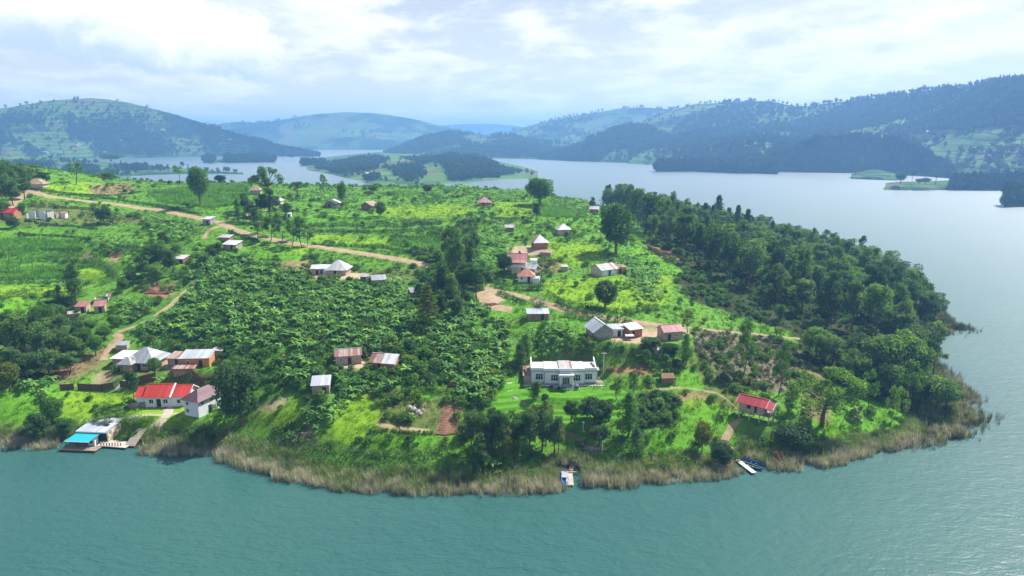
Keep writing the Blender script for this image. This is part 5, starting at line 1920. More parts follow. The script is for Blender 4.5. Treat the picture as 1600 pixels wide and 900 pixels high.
def build_far_woods():
    spec = [
        ('woodland', hC, 16000, lambda x, y, z, u, v: np.clip(sstep(-.05, .25, fbm(x / 210, y / 210, 4, 5)) * .8 * sstep(168, 200, v) + .06, 0, 1) * (u > -120), 1.0, (0.7, 1.15), 'scattered scrub trees and woods on the broad left hill'),
        ('woodland', hG, 20000, lambda x, y, z, u, v: np.clip(sstep(-.22, .18, fbm(x / 170, y / 170, 4, 7)) * .85 + .05, 0, 1) * (1 - .9 * in_poly(u, v, [(1440, 205), (1640, 195), (1640, 275), (1480, 270), (1430, 240)])) * (u < 1750), 1.0, (0.8, 1.3), 'woods and hedges on the long right ridge'),
        ('woodland', hE, 7000, wood_mask(120, -.35, .1, 11), 1.0, (0.8, 1.2), 'woods on the low hills in mid lake'),
        ('woodland', hF, 7000, lambda x, y, z, u, v: np.clip(sstep(-.45, 0, fbm(x / 110, y / 110, 4, 13)) * (1 - .85 * in_poly(u, v, [(960, 235), (1060, 228), (1090, 256), (930, 256)])), 0, 1), 1.0, (0.8, 1.2), 'woods on the cone shaped hill'),
        ('woodland', hH, 7000, lambda x, y, z, u, v: .25 + .6 * sstep(-.3, .1, fbm(x / 90, y / 90, 4, 33)), 1.0, (0.7, 1.3), 'close wood covering the right spur'),
        ('woodland', hP, 3800, lambda x, y, z, u, v: .9 + 0 * x, 1.0, (1.1, 1.7), 'tall dark wood on the low promontory'),
        ('woodland', hJ, 9000, px_mask([[(488, 264), (520, 256), (560, 246), (596, 246), (604, 254), (584, 266), (540, 270), (505, 271)], [(622, 262), (650, 258), (668, 272), (652, 283), (620, 279)], [(668, 248), (704, 244), (770, 248), (795, 270), (785, 277), (748, 281), (706, 281), (700, 262)],
                                            [(622, 246), (660, 244), (700, 247), (700, 256), (660, 256)], [(572, 278), (590, 276), (590, 282), (574, 283)], [(600, 262), (614, 262), (612, 266), (600, 266)]], .012), 1.0, (0.5, 1.05), 'woods on the terraced peninsula in mid lake'),
        ('woodland', hI, 5200, lambda x, y, z, u, v: np.clip(sstep(0.0, .3, fbm(x / 70, y / 70, 4, 17)) * .7 * (u < 230) + .02, 0, 1), 1.0, (0.7, 1.2), 'groves on the low green headland at left'),
        ('woodland', hL, 2600, lambda x, y, z, u, v: np.clip(sstep(1480, 1500, u) * (1 - .75 * in_poly(u, v, [(1470, 280), (1520, 280), (1515, 290), (1470, 290)])) * .85, 0, .85), 1.0, (0.7, 1.15), 'bushy woods on the spit off the right shore'),
        ('woodland', hM, 1200, lambda x, y, z, u, v: .8 + 0 * x, 1.0, (0.7, 1.1), 'dark trees on the point at the right edge'),
        ('woodland', hN, 700, lambda x, y, z, u, v: .8 * ((u > 352) | (u < 335)), 1.0, (1.1, 1.6), 'row of trees on the long low island'),
        ('woodland', hO, 260, lambda x, y, z, u, v: .6 + 0 * x, 1.0, (.9, 1.5), 'trees covering the tiny island'),
        ('woodland', hB, 5000, wood_mask(260, 0, .3, 19), 1.0, (1.0, 1.5), 'woods on the rounded blue hill'),
        ('woodland', hD, 4000, wood_mask(260, -.1, .3, 23), 1.0, (1.0, 1.5), 'woods on the long pale ridge'),
    ]
    tot = 0
    for nm, hid, n, fn, tm, (s0, s1), lab in spec:
        P = hill_points(hid, n, fn, 0.02, 1.0)
        if hid in (hG, hC, hD):
            # trees that break the skyline
            Vx, Vy, Vz, nt = HILLS[hid]
            c = RNG.integers(0, Vx.shape[1], 150)
            c = c[fbm(c / 9.0, c * 0 + 2.2, 3, 3) > -.1] if hid != hC else c[:16]
            P = np.concatenate([P, np.stack([Vx[nt - 1, c], Vy[nt - 1, c], Vz[nt - 1, c] - 1], -1)])
        k = len(P)
        tot += k
        scatter(nm, P, RNG.uniform(0, 6.28, k), RNG.uniform(s0, s1, k), RNG.choice(5, k, p=[.27, .27, .26, .1, .1]), FAR, lab)
    print('far trees', tot)


build_far_woods()

# small trees one can tell apart on the islands
def far_single(kind, u, v, D, h, w, label, group=None):
    p = at_dist(u, v, D)
    Vz = max(p[2], 0.3)
    plant(kind, p[0], p[1], h, w, 'leaf_dark', label, group, Vz - .5)


far_single('broad', 1407, 286.5, 1085, 17, 17, 'round tree at the tip of the right hand spit')
far_single('palm', 1425, 286.5, 1085, 19, 9, 'thin tree in the middle of the right hand spit')
far_single('open', 1462, 287, 1090, 18, 16, 'spreading tree on the right hand spit before the inlet')
far_single('broad', 1446, 287, 1085, 9, 16, 'low bush on the right hand spit', 'low bushes on the spit')
far_single('broad', 1436, 287, 1085, 8, 13, 'low bush on the right hand spit', 'low bushes on the spit')
far_single('broad', 1495, 281, 1150, 16, 19, 'dark round tree on the spit right of the inlet')
far_single('broad', 174, 252, 1900, 22, 60, 'dark grove standing in the left bay like an island')
far_single('palm', 443, 249, 2000, 20, 10, 'lone thin tree on a rock in the bay')
far_single('broad', 456, 246, 2200, 13, 46, 'tiny dark wooded islet in the bay')
for u, v in ((185, 268), (252, 266), (262, 266), (285, 262), (212, 272)):
    far_single('forest', u, v, 1400, 12, 9, 'small tree on the flat green spit in the left bay', 'trees on the left spit')

# ------------------------------------------------------------------ buildings
def mat_roof(name, c, c2=None, rust=0.0, sheet=0.85):
    """corrugated sheets laid side by side, each weathered a little differently"""
    m, n, out = new_mat(name)
    tc = n.add('ShaderNodeTexCoord')
    sep = n.add('ShaderNodeSeparateXYZ', in_0=tc.outputs['Object'])
    x = n.math('DIVIDE', sep.outputs[0], sheet)
    wn = n.add('ShaderNodeTexWhiteNoise', noise_dimensions='1D')
    n.set(wn.inputs['W'], n.math('FLOOR', x))
    k = n.math('ADD', n.math('MULTIPLY', wn.outputs['Value'], 0.34), 0.80)
    st = n.add('ShaderNodeMapping', in_Vector=tc.outputs['Object'])
    st.inputs['Scale'].default_value = (3.0, 0.35, 1.0)
    f = n.ramp(n.noise(st.outputs[0], 1.2, 5, 0.65), 0.35, 0.7)
    col = n.mix(f, c, c2 or tuple(a * .78 for a in c))
    if rust:
        rf = n.math('GREATER_THAN', wn.outputs['Value'], 1.0 - rust)
        col = n.mix(n.math('MULTIPLY', rf, 0.85), col, (0.20, 0.075, 0.055))
    vm = n.add('ShaderNodeVectorMath', operation='SCALE', in_0=col)
    n.set(vm.inputs['Scale'], k)
    p = n.add('ShaderNodeBsdfPrincipled', in_Base_Color=vm.outputs[0], in_Roughness=0.5)
    p.inputs['Specular IOR Level'].default_value = 0.3
    wv = n.math('SINE', n.math('MULTIPLY', sep.outputs[0], 41.0))
    bp = n.add('ShaderNodeBump', in_Strength=0.5, in_Distance=0.02, in_Height=wv)
    n.l.new(bp.outputs[0], p.inputs['Normal'])
    n.l.new(p.outputs[0], out.inputs[0])
    return m


M['roof_white'] = mat_roof('white_roof_sheets', (0.62, 0.63, 0.65), (0.46, 0.47, 0.49))
M['roof_villa'] = mat_roof('chalky_roof_sheets', (0.60, 0.60, 0.60), (0.50, 0.49, 0.48))
M['roof_grey'] = mat_roof('grey_roof_sheets', (0.36, 0.38, 0.42), (0.27, 0.28, 0.31))
M['roof_pale'] = mat_roof('pale_blue_grey_roof_sheets', (0.47, 0.51, 0.58), (0.36, 0.38, 0.43))
M['roof_old'] = mat_roof('weathered_roof_sheets', (0.50, 0.48, 0.46), (0.36, 0.32, 0.30), 0.2)
M['roof_red'] = mat_roof('bright_red_roof_sheets', (0.50, 0.045, 0.03), (0.40, 0.04, 0.03))
M['roof_crimson'] = mat_roof('crimson_roof_sheets', (0.42, 0.035, 0.05), (0.34, 0.03, 0.045))
M['roof_pink'] = mat_roof('faded_pink_roof_sheets', (0.42, 0.165, 0.175), (0.33, 0.13, 0.14))
M['roof_salmon'] = mat_roof('salmon_roof_sheets', (0.50, 0.22, 0.14), (0.40, 0.175, 0.12))
M['roof_purple'] = mat_roof('dull_purple_roof_sheets', (0.165, 0.085, 0.105), (0.125, 0.065, 0.082))
M['roof_rust'] = mat_roof('rusty_roof_sheets', (0.52, 0.44, 0.40), (0.36, 0.17, 0.13), 0.62, 0.6)
M['roof_tan'] = mat_roof('tan_roof_sheets', (0.40, 0.27, 0.20), (0.31, 0.20, 0.15))
M['wall_white'] = mat_plain('white_plaster', (0.72, 0.74, 0.76), 0.85, 0.07, .6, .2)
M['wall_cream'] = mat_plain('cream_plaster', (0.62, 0.56, 0.42), 0.9, 0.12, .6, .15)
M['wall_tan'] = mat_plain('mud_plaster', (0.46, 0.36, 0.26), 0.95, 0.15, .8, .1)
M['wall_brick'] = mat_plain('brick_wall', (0.44, 0.20, 0.11), 0.92, 0.2, 1.4, .1)
M['wall_orange'] = mat_plain('orange_mud_wall', (0.60, 0.29, 0.11), 0.92, 0.15, 1.0, .1)
M['wall_brown'] = mat_plain('brown_mud_wall', (0.30, 0.20, 0.12), 0.95, 0.2, 1.0, .1)
M['wall_blue'] = mat_plain('blue_white_plaster', (0.52, 0.64, 0.72), 0.88, 0.1, .8, .2)
M['wall_grey'] = mat_plain('grey_planks', (0.36, 0.35, 0.33), 0.9, 0.2, 1.2, .1)
M['concrete'] = mat_plain('concrete', (0.42, 0.41, 0.39), 0.92, 0.15, .7, .15)
M['stone'] = mat_plain('rough_stone', (0.34, 0.28, 0.23), 0.95, 0.3, 1.6, .1, bump=.6)
M['trim_white'] = mat_plain('white_trim', (0.78, 0.78, 0.78), 0.6, 0.05, 1, .3)
M['trim_grey'] = mat_plain('blue_grey_trim', (0.26, 0.31, 0.38), 0.7, 0.08, 1, .2)
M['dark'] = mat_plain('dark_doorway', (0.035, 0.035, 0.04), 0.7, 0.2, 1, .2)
M['timber'] = mat_plain('weathered_timber', (0.34, 0.28, 0.22), 0.9, 0.25, 1.5, .1, bump=.4)
M['timber_pale'] = mat_plain('pale_timber', (0.56, 0.48, 0.41), 0.88, 0.15, 1.0, .15, bump=.3)
M['timber_dark'] = mat_plain('dark_timber', (0.12, 0.085, 0.065), 0.9, 0.25, 1.5, .1)
M['straw'] = mat_plain('straw_thatch', (0.33, 0.22, 0.13), 0.98, 0.3, 4.0, .05, bump=.8)
M['reedmat'] = mat_plain('reed_matting', (0.17, 0.105, 0.065), 0.98, 0.3, 5.0, .05, bump=.7)
M['turquoise'] = mat_plain('turquoise_awning_cloth', (0.02, 0.40, 0.46), 0.7, 0.06, 1, .3)
M['teal_cloth'] = mat_plain('dark_teal_curtain', (0.015, 0.11, 0.14), 0.7, 0.2, 1, .3)
M['blue_paint'] = mat_plain('blue_boat_paint', (0.02, 0.20, 0.70), 0.45, 0.1, 1, .4)
M['navy_paint'] = mat_plain('navy_boat_paint', (0.012, 0.10, 0.36), 0.5, 0.15, 1, .4)
M['yellow_paint'] = mat_plain('yellow_green_paint', (0.50, 0.60, 0.08), 0.5, 0.1, 1, .3)
M['steel'] = mat_plain('galvanised_steel', (0.50, 0.51, 0.52), 0.5, 0.1, 1, .4)
M['tank_black'] = mat_plain('black_plastic', (0.03, 0.032, 0.05), 0.5, 0.1, 1, .4)
M['soil_row'] = mat_plain('ploughed_soil', (0.34, 0.19, 0.125), 0.97, 0.15, 1.2, .05, bump=.5)


def mat_glass():
    m, n, out = new_mat('window_glass')
    p = n.add('ShaderNodeBsdfPrincipled', in_Base_Color=(0.010, 0.022, 0.045, 1), in_Roughness=0.08)
    n.l.new(p.outputs[0], out.inputs[0])
    return m


M['glass'] = mat_glass()


def box(x0, x1, y0, y1, z0, z1):
    V = np.array([(x0, y0, z0), (x1, y0, z0), (x1, y1, z0), (x0, y1, z0), (x0, y0, z1), (x1, y0, z1), (x1, y1, z1), (x0, y1, z1)], float)
    F = np.array([(0, 3, 2, 1), (4, 5, 6, 7), (0, 1, 5, 4), (1, 2, 6, 5), (2, 3, 7, 6), (3, 0, 4, 7)])
    return V, F


def part(name, shapes, mat, parent, label=None, smooth=False):
    v, f = join(shapes if isinstance(shapes, list) else [shapes])
    o = link(name, mesh_np(name, v, f, M[mat], smooth), parent)
    if label:
        o['label'] = label
    return o


def root(name, loc, rz, label, cat, group=None):
    o = bpy.data.objects.new(name, None)
    o.empty_display_size = 1
    o.location = loc
    o.rotation_euler = (0, 0, rz)
    COL.objects.link(o)
    return tag(o, label, cat, group)


def slab(A, B, C, D, t=0.07):
    """a sheet of thickness t through four corners (given from above, counter-clockwise)"""
    P = np.array([A, B, C, D], float)
    n = np.cross(P[1] - P[0], P[3] - P[0])
    n /= np.linalg.norm(n)
    if n[2] < 0:
        n = -n
    V = np.concatenate([P, P + n * t])
    return V, np.array([(0, 3, 2, 1), (4, 5, 6, 7), (0, 1, 5, 4), (1, 2, 6, 5), (2, 3, 7, 6), (3, 0, 4, 7)])


def tri_slab(A, B, C, t=0.07):
    return slab(A, B, C, (np.array(A) + np.array(C)) / 2 + 1e-4, t)


def window(parent, face, pos, z, w, h, W, D, nx=2, frame='trim_white'):
    """face: f(ront) b r l; pos along that face"""
    t = .05
    g = bpy.data.objects
    if face in 'fb':
        s = -1 if face == 'f' else 1
        yy = s * (D / 2)
        a, b = sorted((yy + s * .01, yy + s * t))
        mk = lambda x0, x1, z0, z1: box(x0, x1, a, b, z0, z1)
        a2, b2 = sorted((yy + s * .005, yy + s * .03))
        gl = box(pos - w / 2 + .06, pos + w / 2 - .06, a2, b2, z + .06, z + h - .06)
    else:
        s = 1 if face == 'r' else -1
        xx = s * (W / 2)
        a, b = sorted((xx + s * .01, xx + s * t))
        mk = lambda x0, x1, z0, z1: box(a, b, x0, x1, z0, z1)
        a2, b2 = sorted((xx + s * .005, xx + s * .03))
        gl = box(a2, b2, pos - w / 2 + .06, pos + w / 2 - .06, z + .06, z + h - .06)
    fr = [mk(pos - w / 2, pos + w / 2, z, z + .08), mk(pos - w / 2, pos + w / 2, z + h - .08, z + h), mk(pos - w / 2, pos - w / 2 + .08, z + .082, z + h - .082), mk(pos + w / 2 - .08, pos + w / 2, z + .082, z + h - .082)]
    for i in range(1, nx):
        q = pos - w / 2 + w * i / nx
        fr.append(mk(q - .03, q + .03, z + .082, z + h - .082))
    o = part('window', fr, frame, parent)
    part('pane', gl, 'glass', o)


def door(parent, face, pos, w, h, W, D, mat='dark'):
    t = .045
    if face in 'fb':
        s = -1 if face == 'f' else 1
        a, b = sorted((s * D / 2 + s * .004, s * D / 2 + s * t))
        part('door', box(pos - w / 2, pos + w / 2, a, b, .05, h), mat, parent)
    else:
        s = 1 if face == 'r' else -1
        a, b = sorted((s * W / 2 + s * .004, s * W / 2 + s * t))
        part('door', box(a, b, pos - w / 2, pos + w / 2, .05, h), mat, parent)


def roof_on(parent, kind, w, d, h, rise, over, mat, cx=0, cy=0, cap='trim_white', label=None, fascia=None):
    x0, x1, y0, y1 = cx - w / 2 - over, cx + w / 2 + over, cy - d / 2 - over, cy + d / 2 + over
    drop = rise * over / (d / 2)
    zl, zh = h - drop + .03, h + rise + .03
    S = []
    if kind == 'gable':
        S = [slab((x0, y0, zl), (x1, y0, zl), (x1, cy, zh), (x0, cy, zh)), slab((x0, cy + .002, zh), (x1, cy + .002, zh), (x1, y1, zl), (x0, y1, zl))]
        caps = [box(x0 - .02, x1 + .02, cy - .14, cy + .14, zh + .04, zh + .12)]
    elif kind == 'hip':
        k = min(w / 2 + over, d / 2 + over)
        rl = max(w / 2 + over - k, 0.02)
        a, b = cx - rl, cx + rl
        if d > w:
            rl = d / 2 + over - k
            p0, p1 = (cx, cy - rl, zh), (cx, cy + rl, zh)
            S = [tri_slab((x0, y0, zl), (x1, y0, zl), p0), slab((x1, y0, zl), (x1, y1, zl), p1, p0), tri_slab((x1, y1, zl), (x0, y1, zl), p1), slab((x0, y1, zl), (x0, y0, zl), p0, p1)]
            caps = [tube([p0, p1], [.1, .1], 5)]
            ends = [((x0, y0, zl), p0), ((x1, y0, zl), p0), ((x1, y1, zl), p1), ((x0, y1, zl), p1)]
        else:
            p0, p1 = (a, cy, zh), (b, cy, zh)
            S = [slab((x0, y0, zl), (x1, y0, zl), p1, p0), tri_slab((x1, y0, zl), (x1, y1, zl), p1), slab((x1, y1, zl), (x0, y1, zl), p0, p1), tri_slab((x0, y1, zl), (x0, y0, zl), p0)]
            caps = [tube([p0, p1], [.1, .1], 5)] if rl > .1 else []
            ends = [((x0, y0, zl), p0), ((x1, y0, zl), p1), ((x1, y1, zl), p1), ((x0, y1, zl), p0)]
        caps += [tube([(p[0], p[1], p[2] + .06), (q[0], q[1], q[2] + .06)], [.07, .07], 5) for p, q in ends]
    elif kind == 'shed':           # low side to the front
        S = [slab((x0, y0, zl), (x1, y0, zl), (x1, y1, zh), (x0, y1, zh))]
        caps = []
    else:
        S = [slab((x0, y0, h + .02), (x1, y0, h + .02), (x1, y1, h + .02), (x0, y1, h + .02), .12)]
        caps = []
    r = part('roof', S, mat, parent, label)
    if caps:
        part('ridge_cap', caps, cap, r)
    if fascia:
        if kind == 'gable':
            fs = []
            for xx in (x0 - .05, x1 + .01):
                for ya, yb in ((y0, cy), (y1, cy)):
                    P = np.array([(xx, ya, zl - .12), (xx + .04, ya, zl - .12), (xx + .04, yb, zh - .12), (xx, yb, zh - .12)])
                    Q = P + np.array((0, 0, .24))
                    fs.append((np.concatenate([P, Q]), np.array([(0, 3, 2, 1), (4, 5, 6, 7), (0, 1, 5, 4), (1, 2, 6, 5), (2, 3, 7, 6), (3, 0, 4, 7)])))
            part('fascia', fs, fascia, r)
        else:
            part('fascia', [box(x0 + .02, x1 - .02, y0 - .04, y0 + .0, zl - .16, zl + .02)], fascia, r)
    return r


def walls_on(parent, kind, w, d, h, rise, mat, cx=0, cy=0, below=1.2):
    x0, x1, y0, y1 = cx - w / 2, cx + w / 2, cy - d / 2, cy + d / 2
    S = [box(x0, x1, y0, y1, 0.0, h)]
    if kind == 'gable':
        V = np.array([(x0, y0, h), (x0, y1, h), (x0, cy, h + rise - .02), (x1, y0, h), (x1, y1, h), (x1, cy, h + rise - .02)], float)
        S.append((V, np.array([(0, 1, 2, 2), (3, 5, 4, 4), (0, 2, 5, 3), (1, 4, 5, 2)])))
    elif kind == 'shed':
        V = np.array([(x0, y0, h), (x1, y0, h), (x1, y1, h), (x0, y1, h), (x1, y1, h + rise - .02), (x0, y1, h + rise - .02)], float)
        S.append((V, np.array([(0, 1, 4, 5), (1, 2, 4, 4), (3, 5, 2, 2), (0, 5, 3, 3), (2, 4, 5, 3)])))
    wv, wf = join(S)
    me = bpy.data.meshes.new('wall')
    me.from_pydata([tuple(v) for v in wv], [], [tuple(dict.fromkeys(int(i) for i in f)) for f in wf])
    me.materials.append(M[mat])
    o = link('wall', me, parent)
    part('plinth', box(x0 - .06, x1 + .06, y0 - .06, y1 + .06, -below, .06), 'concrete' if mat in ('wall_white', 'wall_blue', 'wall_cream') else 'stone', parent)
    return o


def house(u, v, w, d, h, rz, kind, rise, wall, roof, label, over=.4, wins=(), doors=(), cap='trim_white', cat='house', name='house', group=None, fascia=None, px=True, below=1.2):
    """one small house; w in metres; foot centre of its front wall at the photograph pixel"""
    x, y, z = gp(u, v)
    a = radians(rz)
    # push back so that the front wall stands on the pixel
    ex = abs(sin(a)) * w / 2 + abs(cos(a)) * d / 2
    D = math.hypot(x, y)
    x, y = x * (1 + ex * .8 / D), y * (1 + ex * .8 / D)
    r = root(name, (x, y, z), a, label, cat, group)
    walls_on(r, kind, w, d, h, rise, wall, below=below)
    roof_on(r, kind, w, d, h, rise, over, roof, cap=cap, fascia=fascia)
    for q in wins:
        window(r, *q, w, d)
    for q in doors:
        door(r, *q, w, d)
    return r


# the lakeside compound at left ------------------------------------------------
r = house(258, 634, 6.2, 6.6, 2.9, 3, 'gable', 2.0, 'wall_white', 'roof_red', 'white house with bright red roof in three steps above the jetty walk', .5,
          [('f', -1.7, .9, 1.2, 1.2), ('f', 1.8, .9, 1.2, 1.2)], [('f', .1, 1.1, 2.1)], 'roof_red')
walls_on(r, 'gable', 2.6, 5.4, 2.7, 1.5, 'wall_white', -4.42, .2)
roof_on(r, 'gable', 2.6, 5.4, 2.7, 1.5, .35, 'roof_red', -4.5, .2, 'roof_red')
walls_on(r, 'gable', 4.2, 6.0, 2.95, 1.75, 'wall_white', 5.22, -.35)
roof_on(r, 'gable', 4.2, 6.0, 2.95, 1.75, .35, 'roof_red', 5.4, -.35, 'roof_red', fascia='trim_white')
part('flashing', [slab((3.18, -4.0, 2.75), (3.5, -4.0, 2.75), (3.5, 0.0, 5.08), (3.18, 0.0, 5.08), .16)], 'trim_white', r)
part('window', [box(4.6, 5.6, -3.40, -3.36, .9, 2.0)], 'trim_white', r)
part('window', [box(4.68, 5.52, -3.43, -3.41, .98, 1.92)], 'glass', r)
for x in (-2.8, -.9, 1.0, 2.9):
    part('porch_post', box(x - .07, x + .07, -3.9, -3.76, 0, 2.5), 'trim_white', r)
part('porch_floor', box(-3.1, 7.3, -4.6, -3.32, -.9, .05), 'stone', r)
part('step', box(-.2, 1.7, -5.3, -4.62, -1.0, -.25), 'stone', r)
r = house(321, 650, 4.6, 8.0, 4.3, -22, 'hip', 1.9, 'wall_white', 'roof_purple', 'two storey white house with dull purple hip roof next to the big dark tree', .55,
          [('f', -1.1, 2.75, .9, 1.0), ('f', -1.2, .8, 1.0, 1.1), ('r', -2.6, 2.7, .9, 1.0), ('r', .2, 2.7, .9, 1.0), ('r', 2.4, 2.7, .9, 1.0)], [('r', -.4, 1.0, 2.1)], 'roof_purple', below=2.2)
r = house(232, 577, 8.2, 7.4, 2.7, -6, 'hip', 2.7, 'wall_tan', 'roof_grey', 'brown house under a tall grey hip roof with a white lean-to', .7, [('f', 1.6, .9, 1.2, 1.1)], [('f', -.2, 1.0, 2.1)], 'steel')
walls_on(r, 'gable', 3.0, 3.2, 2.5, 1.2, 'wall_tan', -2.6, -3.6)
q = roof_on(r, 'hip', 3.2, 4.8, 2.6, 1.3, .6, 'roof_grey', -2.6, -3.4, 'steel')
walls_on(r, 'flat', 4.6, 5.2, 2.6, .6, 'wall_tan', -6.8, .6)
roof_on(r, 'shed', 4.6, 5.2, 2.6, .5, .45, 'roof_white', -6.9, .6)
part('door', box(-6.3, -5.3, -2.07, -2.02, .1, 2.1), 'turquoise', r, 'turquoise door of the white lean-to')
for x in (-4.0, -1.3):
    part('porch_post', box(x - .1, x + .1, -5.9, -5.7, 0, 2.5), 'wall_orange', r)
house(281, 571, 4.6, 3.6, 2.1, -8, 'shed', .7, 'wall_tan', 'roof_rust', 'low brown house with patched rust and white roof between two grey roofs', .3, (), [('f', .3, .9, 1.8)])
house(311, 573, 7.4, 4.4, 2.7, 4, 'shed', .8, 'wall_orange', 'roof_pale', 'orange walled house with one pale grey sloping roof in the yard', .45, [('f', -2, 1, .9, .9)], [('f', 1.4, .9, 1.9)])
house(290, 583, 5.4, 2.2, 1.1, 3, 'shed', .35, 'wall_brown', 'roof_rust', 'low shed with red and white striped roof sheets', .3, cat='shed', name='shed')
house(344, 559, 2.8, 2.2, 2.0, -10, 'shed', .3, 'wall_tan', 'roof_old', 'small open shelter with old grey roof at the end of the yard', .4, cat='shed', name='shed')
house(193, 548, 3.0, 2.0, 1.8, 5, 'shed', .4, 'wall_tan', 'roof_grey', 'small grey hut above the white lean-to', .3, cat='hut', name='hut')

# left slope
house(131, 489, 3.1, 3.0, 2.2, 6, 'shed', .8, 'wall_tan', 'roof_pink', 'small red roofed hut, left one of the pair under the ruin', .3, doors=[('f', .5, .9, 1.8)])
house(158, 489, 2.9, 3.2, 2.3, 20, 'shed', .9, 'wall_tan', 'roof_pink', 'small red roofed hut, right one of the pair under the ruin', .3, doors=[('f', .2, .9, 1.8)])
house(117, 496, 3.2, 1.6, 1.2, 28, 'shed', .4, 'wall_tan', 'roof_old', 'low lean-to with white edge left of the red roofed pair', .25, cat='shed', name='shed')


def ruin(u, v, w, d, h, rz, label, mat='concrete', inner='timber_dark'):
    x, y, z = gp(u, v)
    r = root('ruin', (x, y + d / 2, z), radians(rz), label, 'ruin')
    t = .25
    for nm, b in (('wall', box(-w / 2, w / 2, -d / 2, -d / 2 + t, -.8, h * .8)), ('wall', box(-w / 2, w / 2, d / 2 - t, d / 2, -.8, h)), ('wall', box(-w / 2, -w / 2 + t, -d / 2 + t, d / 2 - t, -.8, h * .9)),
                  ('wall', box(w / 2 - t, w / 2, -d / 2 + t, d / 2 - t, -.8, h))):
        part(nm, b, mat, r)
    part('floor_slab', box(-w / 2 + t + .01, w / 2 - t - .01, -d / 2 + t + .01, d / 2 - t - .01, -.8, .1), inner, r)
    return r


r = ruin(155, 474, 4.4, 3.6, 1.7, 18, 'roofless grey ruin above the red roofed pair')
part('roof', slab((1.0, -.2, 1.78), (2.6, -.2, 1.78), (2.6, 2.2, 2.3), (1.0, 2.2, 2.3)), 'roof_old', r)

house(10, 341, 9.6, 5.2, 2.5, 4, 'gable', 1.4, 'wall_brick', 'roof_crimson', 'long house with faded red roof at the left edge below the road', .4, [('f', -2, .9, 1, 1), ('f', 2, .9, 1, 1)], [('f', 0, 1, 2)], 'roof_crimson')
x, y, z = gp(56, 342)
r = root('unfinished_house', (x, y + 3, z), radians(3), 'unfinished grey block house with two white end walls', 'house')
part('wall', box(-4.6, 4.2, 2.2, 2.5, -.8, 3.2), 'concrete', r)
part('wall', box(-4.6, -4.3, -2.2, 2.18, -.8, 2.2), 'concrete', r)
part('wall', box(-3.2, -.4, -2.6, -2.3, -.8, 3.2), 'wall_white', r, 'white front wall')
part('wall', box(1.1, 3.5, -2.4, -2.1, -.8, 3.3), 'wall_white', r, 'white front wall')
part('wall', box(-.38, 1.08, -.6, -.3, -.8, 2.7), 'concrete', r)
part('wall', box(3.9, 4.2, -2.08, 2.18, -.8, 2.6), 'concrete', r)
part('floor_slab', box(-4.28, 3.88, -2.08, 2.18, -.8, .1), 'concrete', r)
part('window', box(-2.5, -1.1, -2.63, -2.605, 1.2, 2.2), 'trim_white', r)
house(87, 341, 3.6, 3.0, 1.7, -12, 'gable', .7, 'wall_tan', 'roof_tan', 'small tan hut right of the unfinished house', .25)
house(99, 341, 3.0, 2.2, 2.0, 4, 'shed', .5, 'wall_white', 'roof_pink', 'small red roofed hut with a white end wall on the meadow', .25)
house(57, 294, 8.2, 6.2, 2.2, 10, 'hip', 2.1, 'wall_cream', 'roof_tan', 'house with wide tan roof at the top of the road bend', .8, cap='roof_tan')
house(2, 306, 3.4, 3.0, 3.0, 0, 'shed', .5, 'wall_orange', 'roof_tan', 'orange hut at the very left edge above the road', .3)
house(327, 352, 3.7, 3.4, 2.7, -14, 'shed', .7, 'wall_grey', 'roof_white', 'grey kiosk with white roof at the road junction', .3, doors=[('f', .4, 1, 1.9)], cat='kiosk', name='kiosk')
house(364, 390, 5.4, 4.2, 2.0, -12, 'shed', .8, 'wall_tan', 'roof_white', 'hut with bright sloping metal roof below the junction, lower one', .4, doors=[('f', 1.0, .9, 1.8)])
house(354, 379, 4.4, 2.8, 1.9, -12, 'shed', .6, 'wall_brick', 'roof_pale', 'hut with pale metal roof on the brick cutting, upper one', .3)
house(286, 412, 3.2, 3.2, 1.9, -14, 'shed', .8, 'wall_brick', 'roof_white', 'small brick hut with white roof in the trees of the gully', .3, doors=[('f', .3, .9, 1.7)])
house(272, 411, 2.6, 2.4, 1.7, 8, 'shed', .5, 'wall_brick', 'roof_old', 'smaller hut with grey roof left of the white roofed one in the gully', .25)

# white roofed homestead on the middle slope
r = house(530, 430, 6.6, 6.2, 2.3, -4, 'hip', 2.5, 'wall_tan', 'roof_white', 'homestead with brilliant white hip roof and low side wings', .6, [('f', 1.6, .8, .9, .9)], [('f', -.4, .9, 1.9)])
walls_on(r, 'flat', 3.8, 3.6, 2.2, 0, 'wall_blue', -5.15, -.2)
roof_on(r, 'shed', 3.8, 3.6, 2.2, .6, .3, 'roof_white', -5.3, -.2)
part('door', box(-6.2, -5.0, -2.05, -2.01, .05, 1.7), 'navy_paint', r)
house(495, 430, 3.1, 3.0, 2.3, 4, 'shed', .7, 'wall_tan', 'roof_white', 'small square hut with white roof left of the homestead', .3, doors=[('f', .5, .8, 1.7)], cat='hut', name='hut')
house(570, 441, 2.5, 2.4, 1.8, 3, 'shed', .3, 'wall_brown', 'roof_grey', 'tiny dark shed right of the homestead', .2, doors=[('f', 0, .8, 1.5)], cat='shed', name='shed')
house(592, 445, 4.2, 3.4, 1.7, 16, 'shed', .8, 'wall_tan', 'roof_grey', 'hut with single grey roof above the bananas', .4, cat='hut', name='hut')
house(649, 466, 3.2, 2.8, 2.0, 22, 'shed', .7, 'wall_tan', 'roof_grey', 'hut with grey roof half hidden by the tiered conifer', .3, doors=[('f', .3, .8, 1.6)], cat='hut', name='hut')

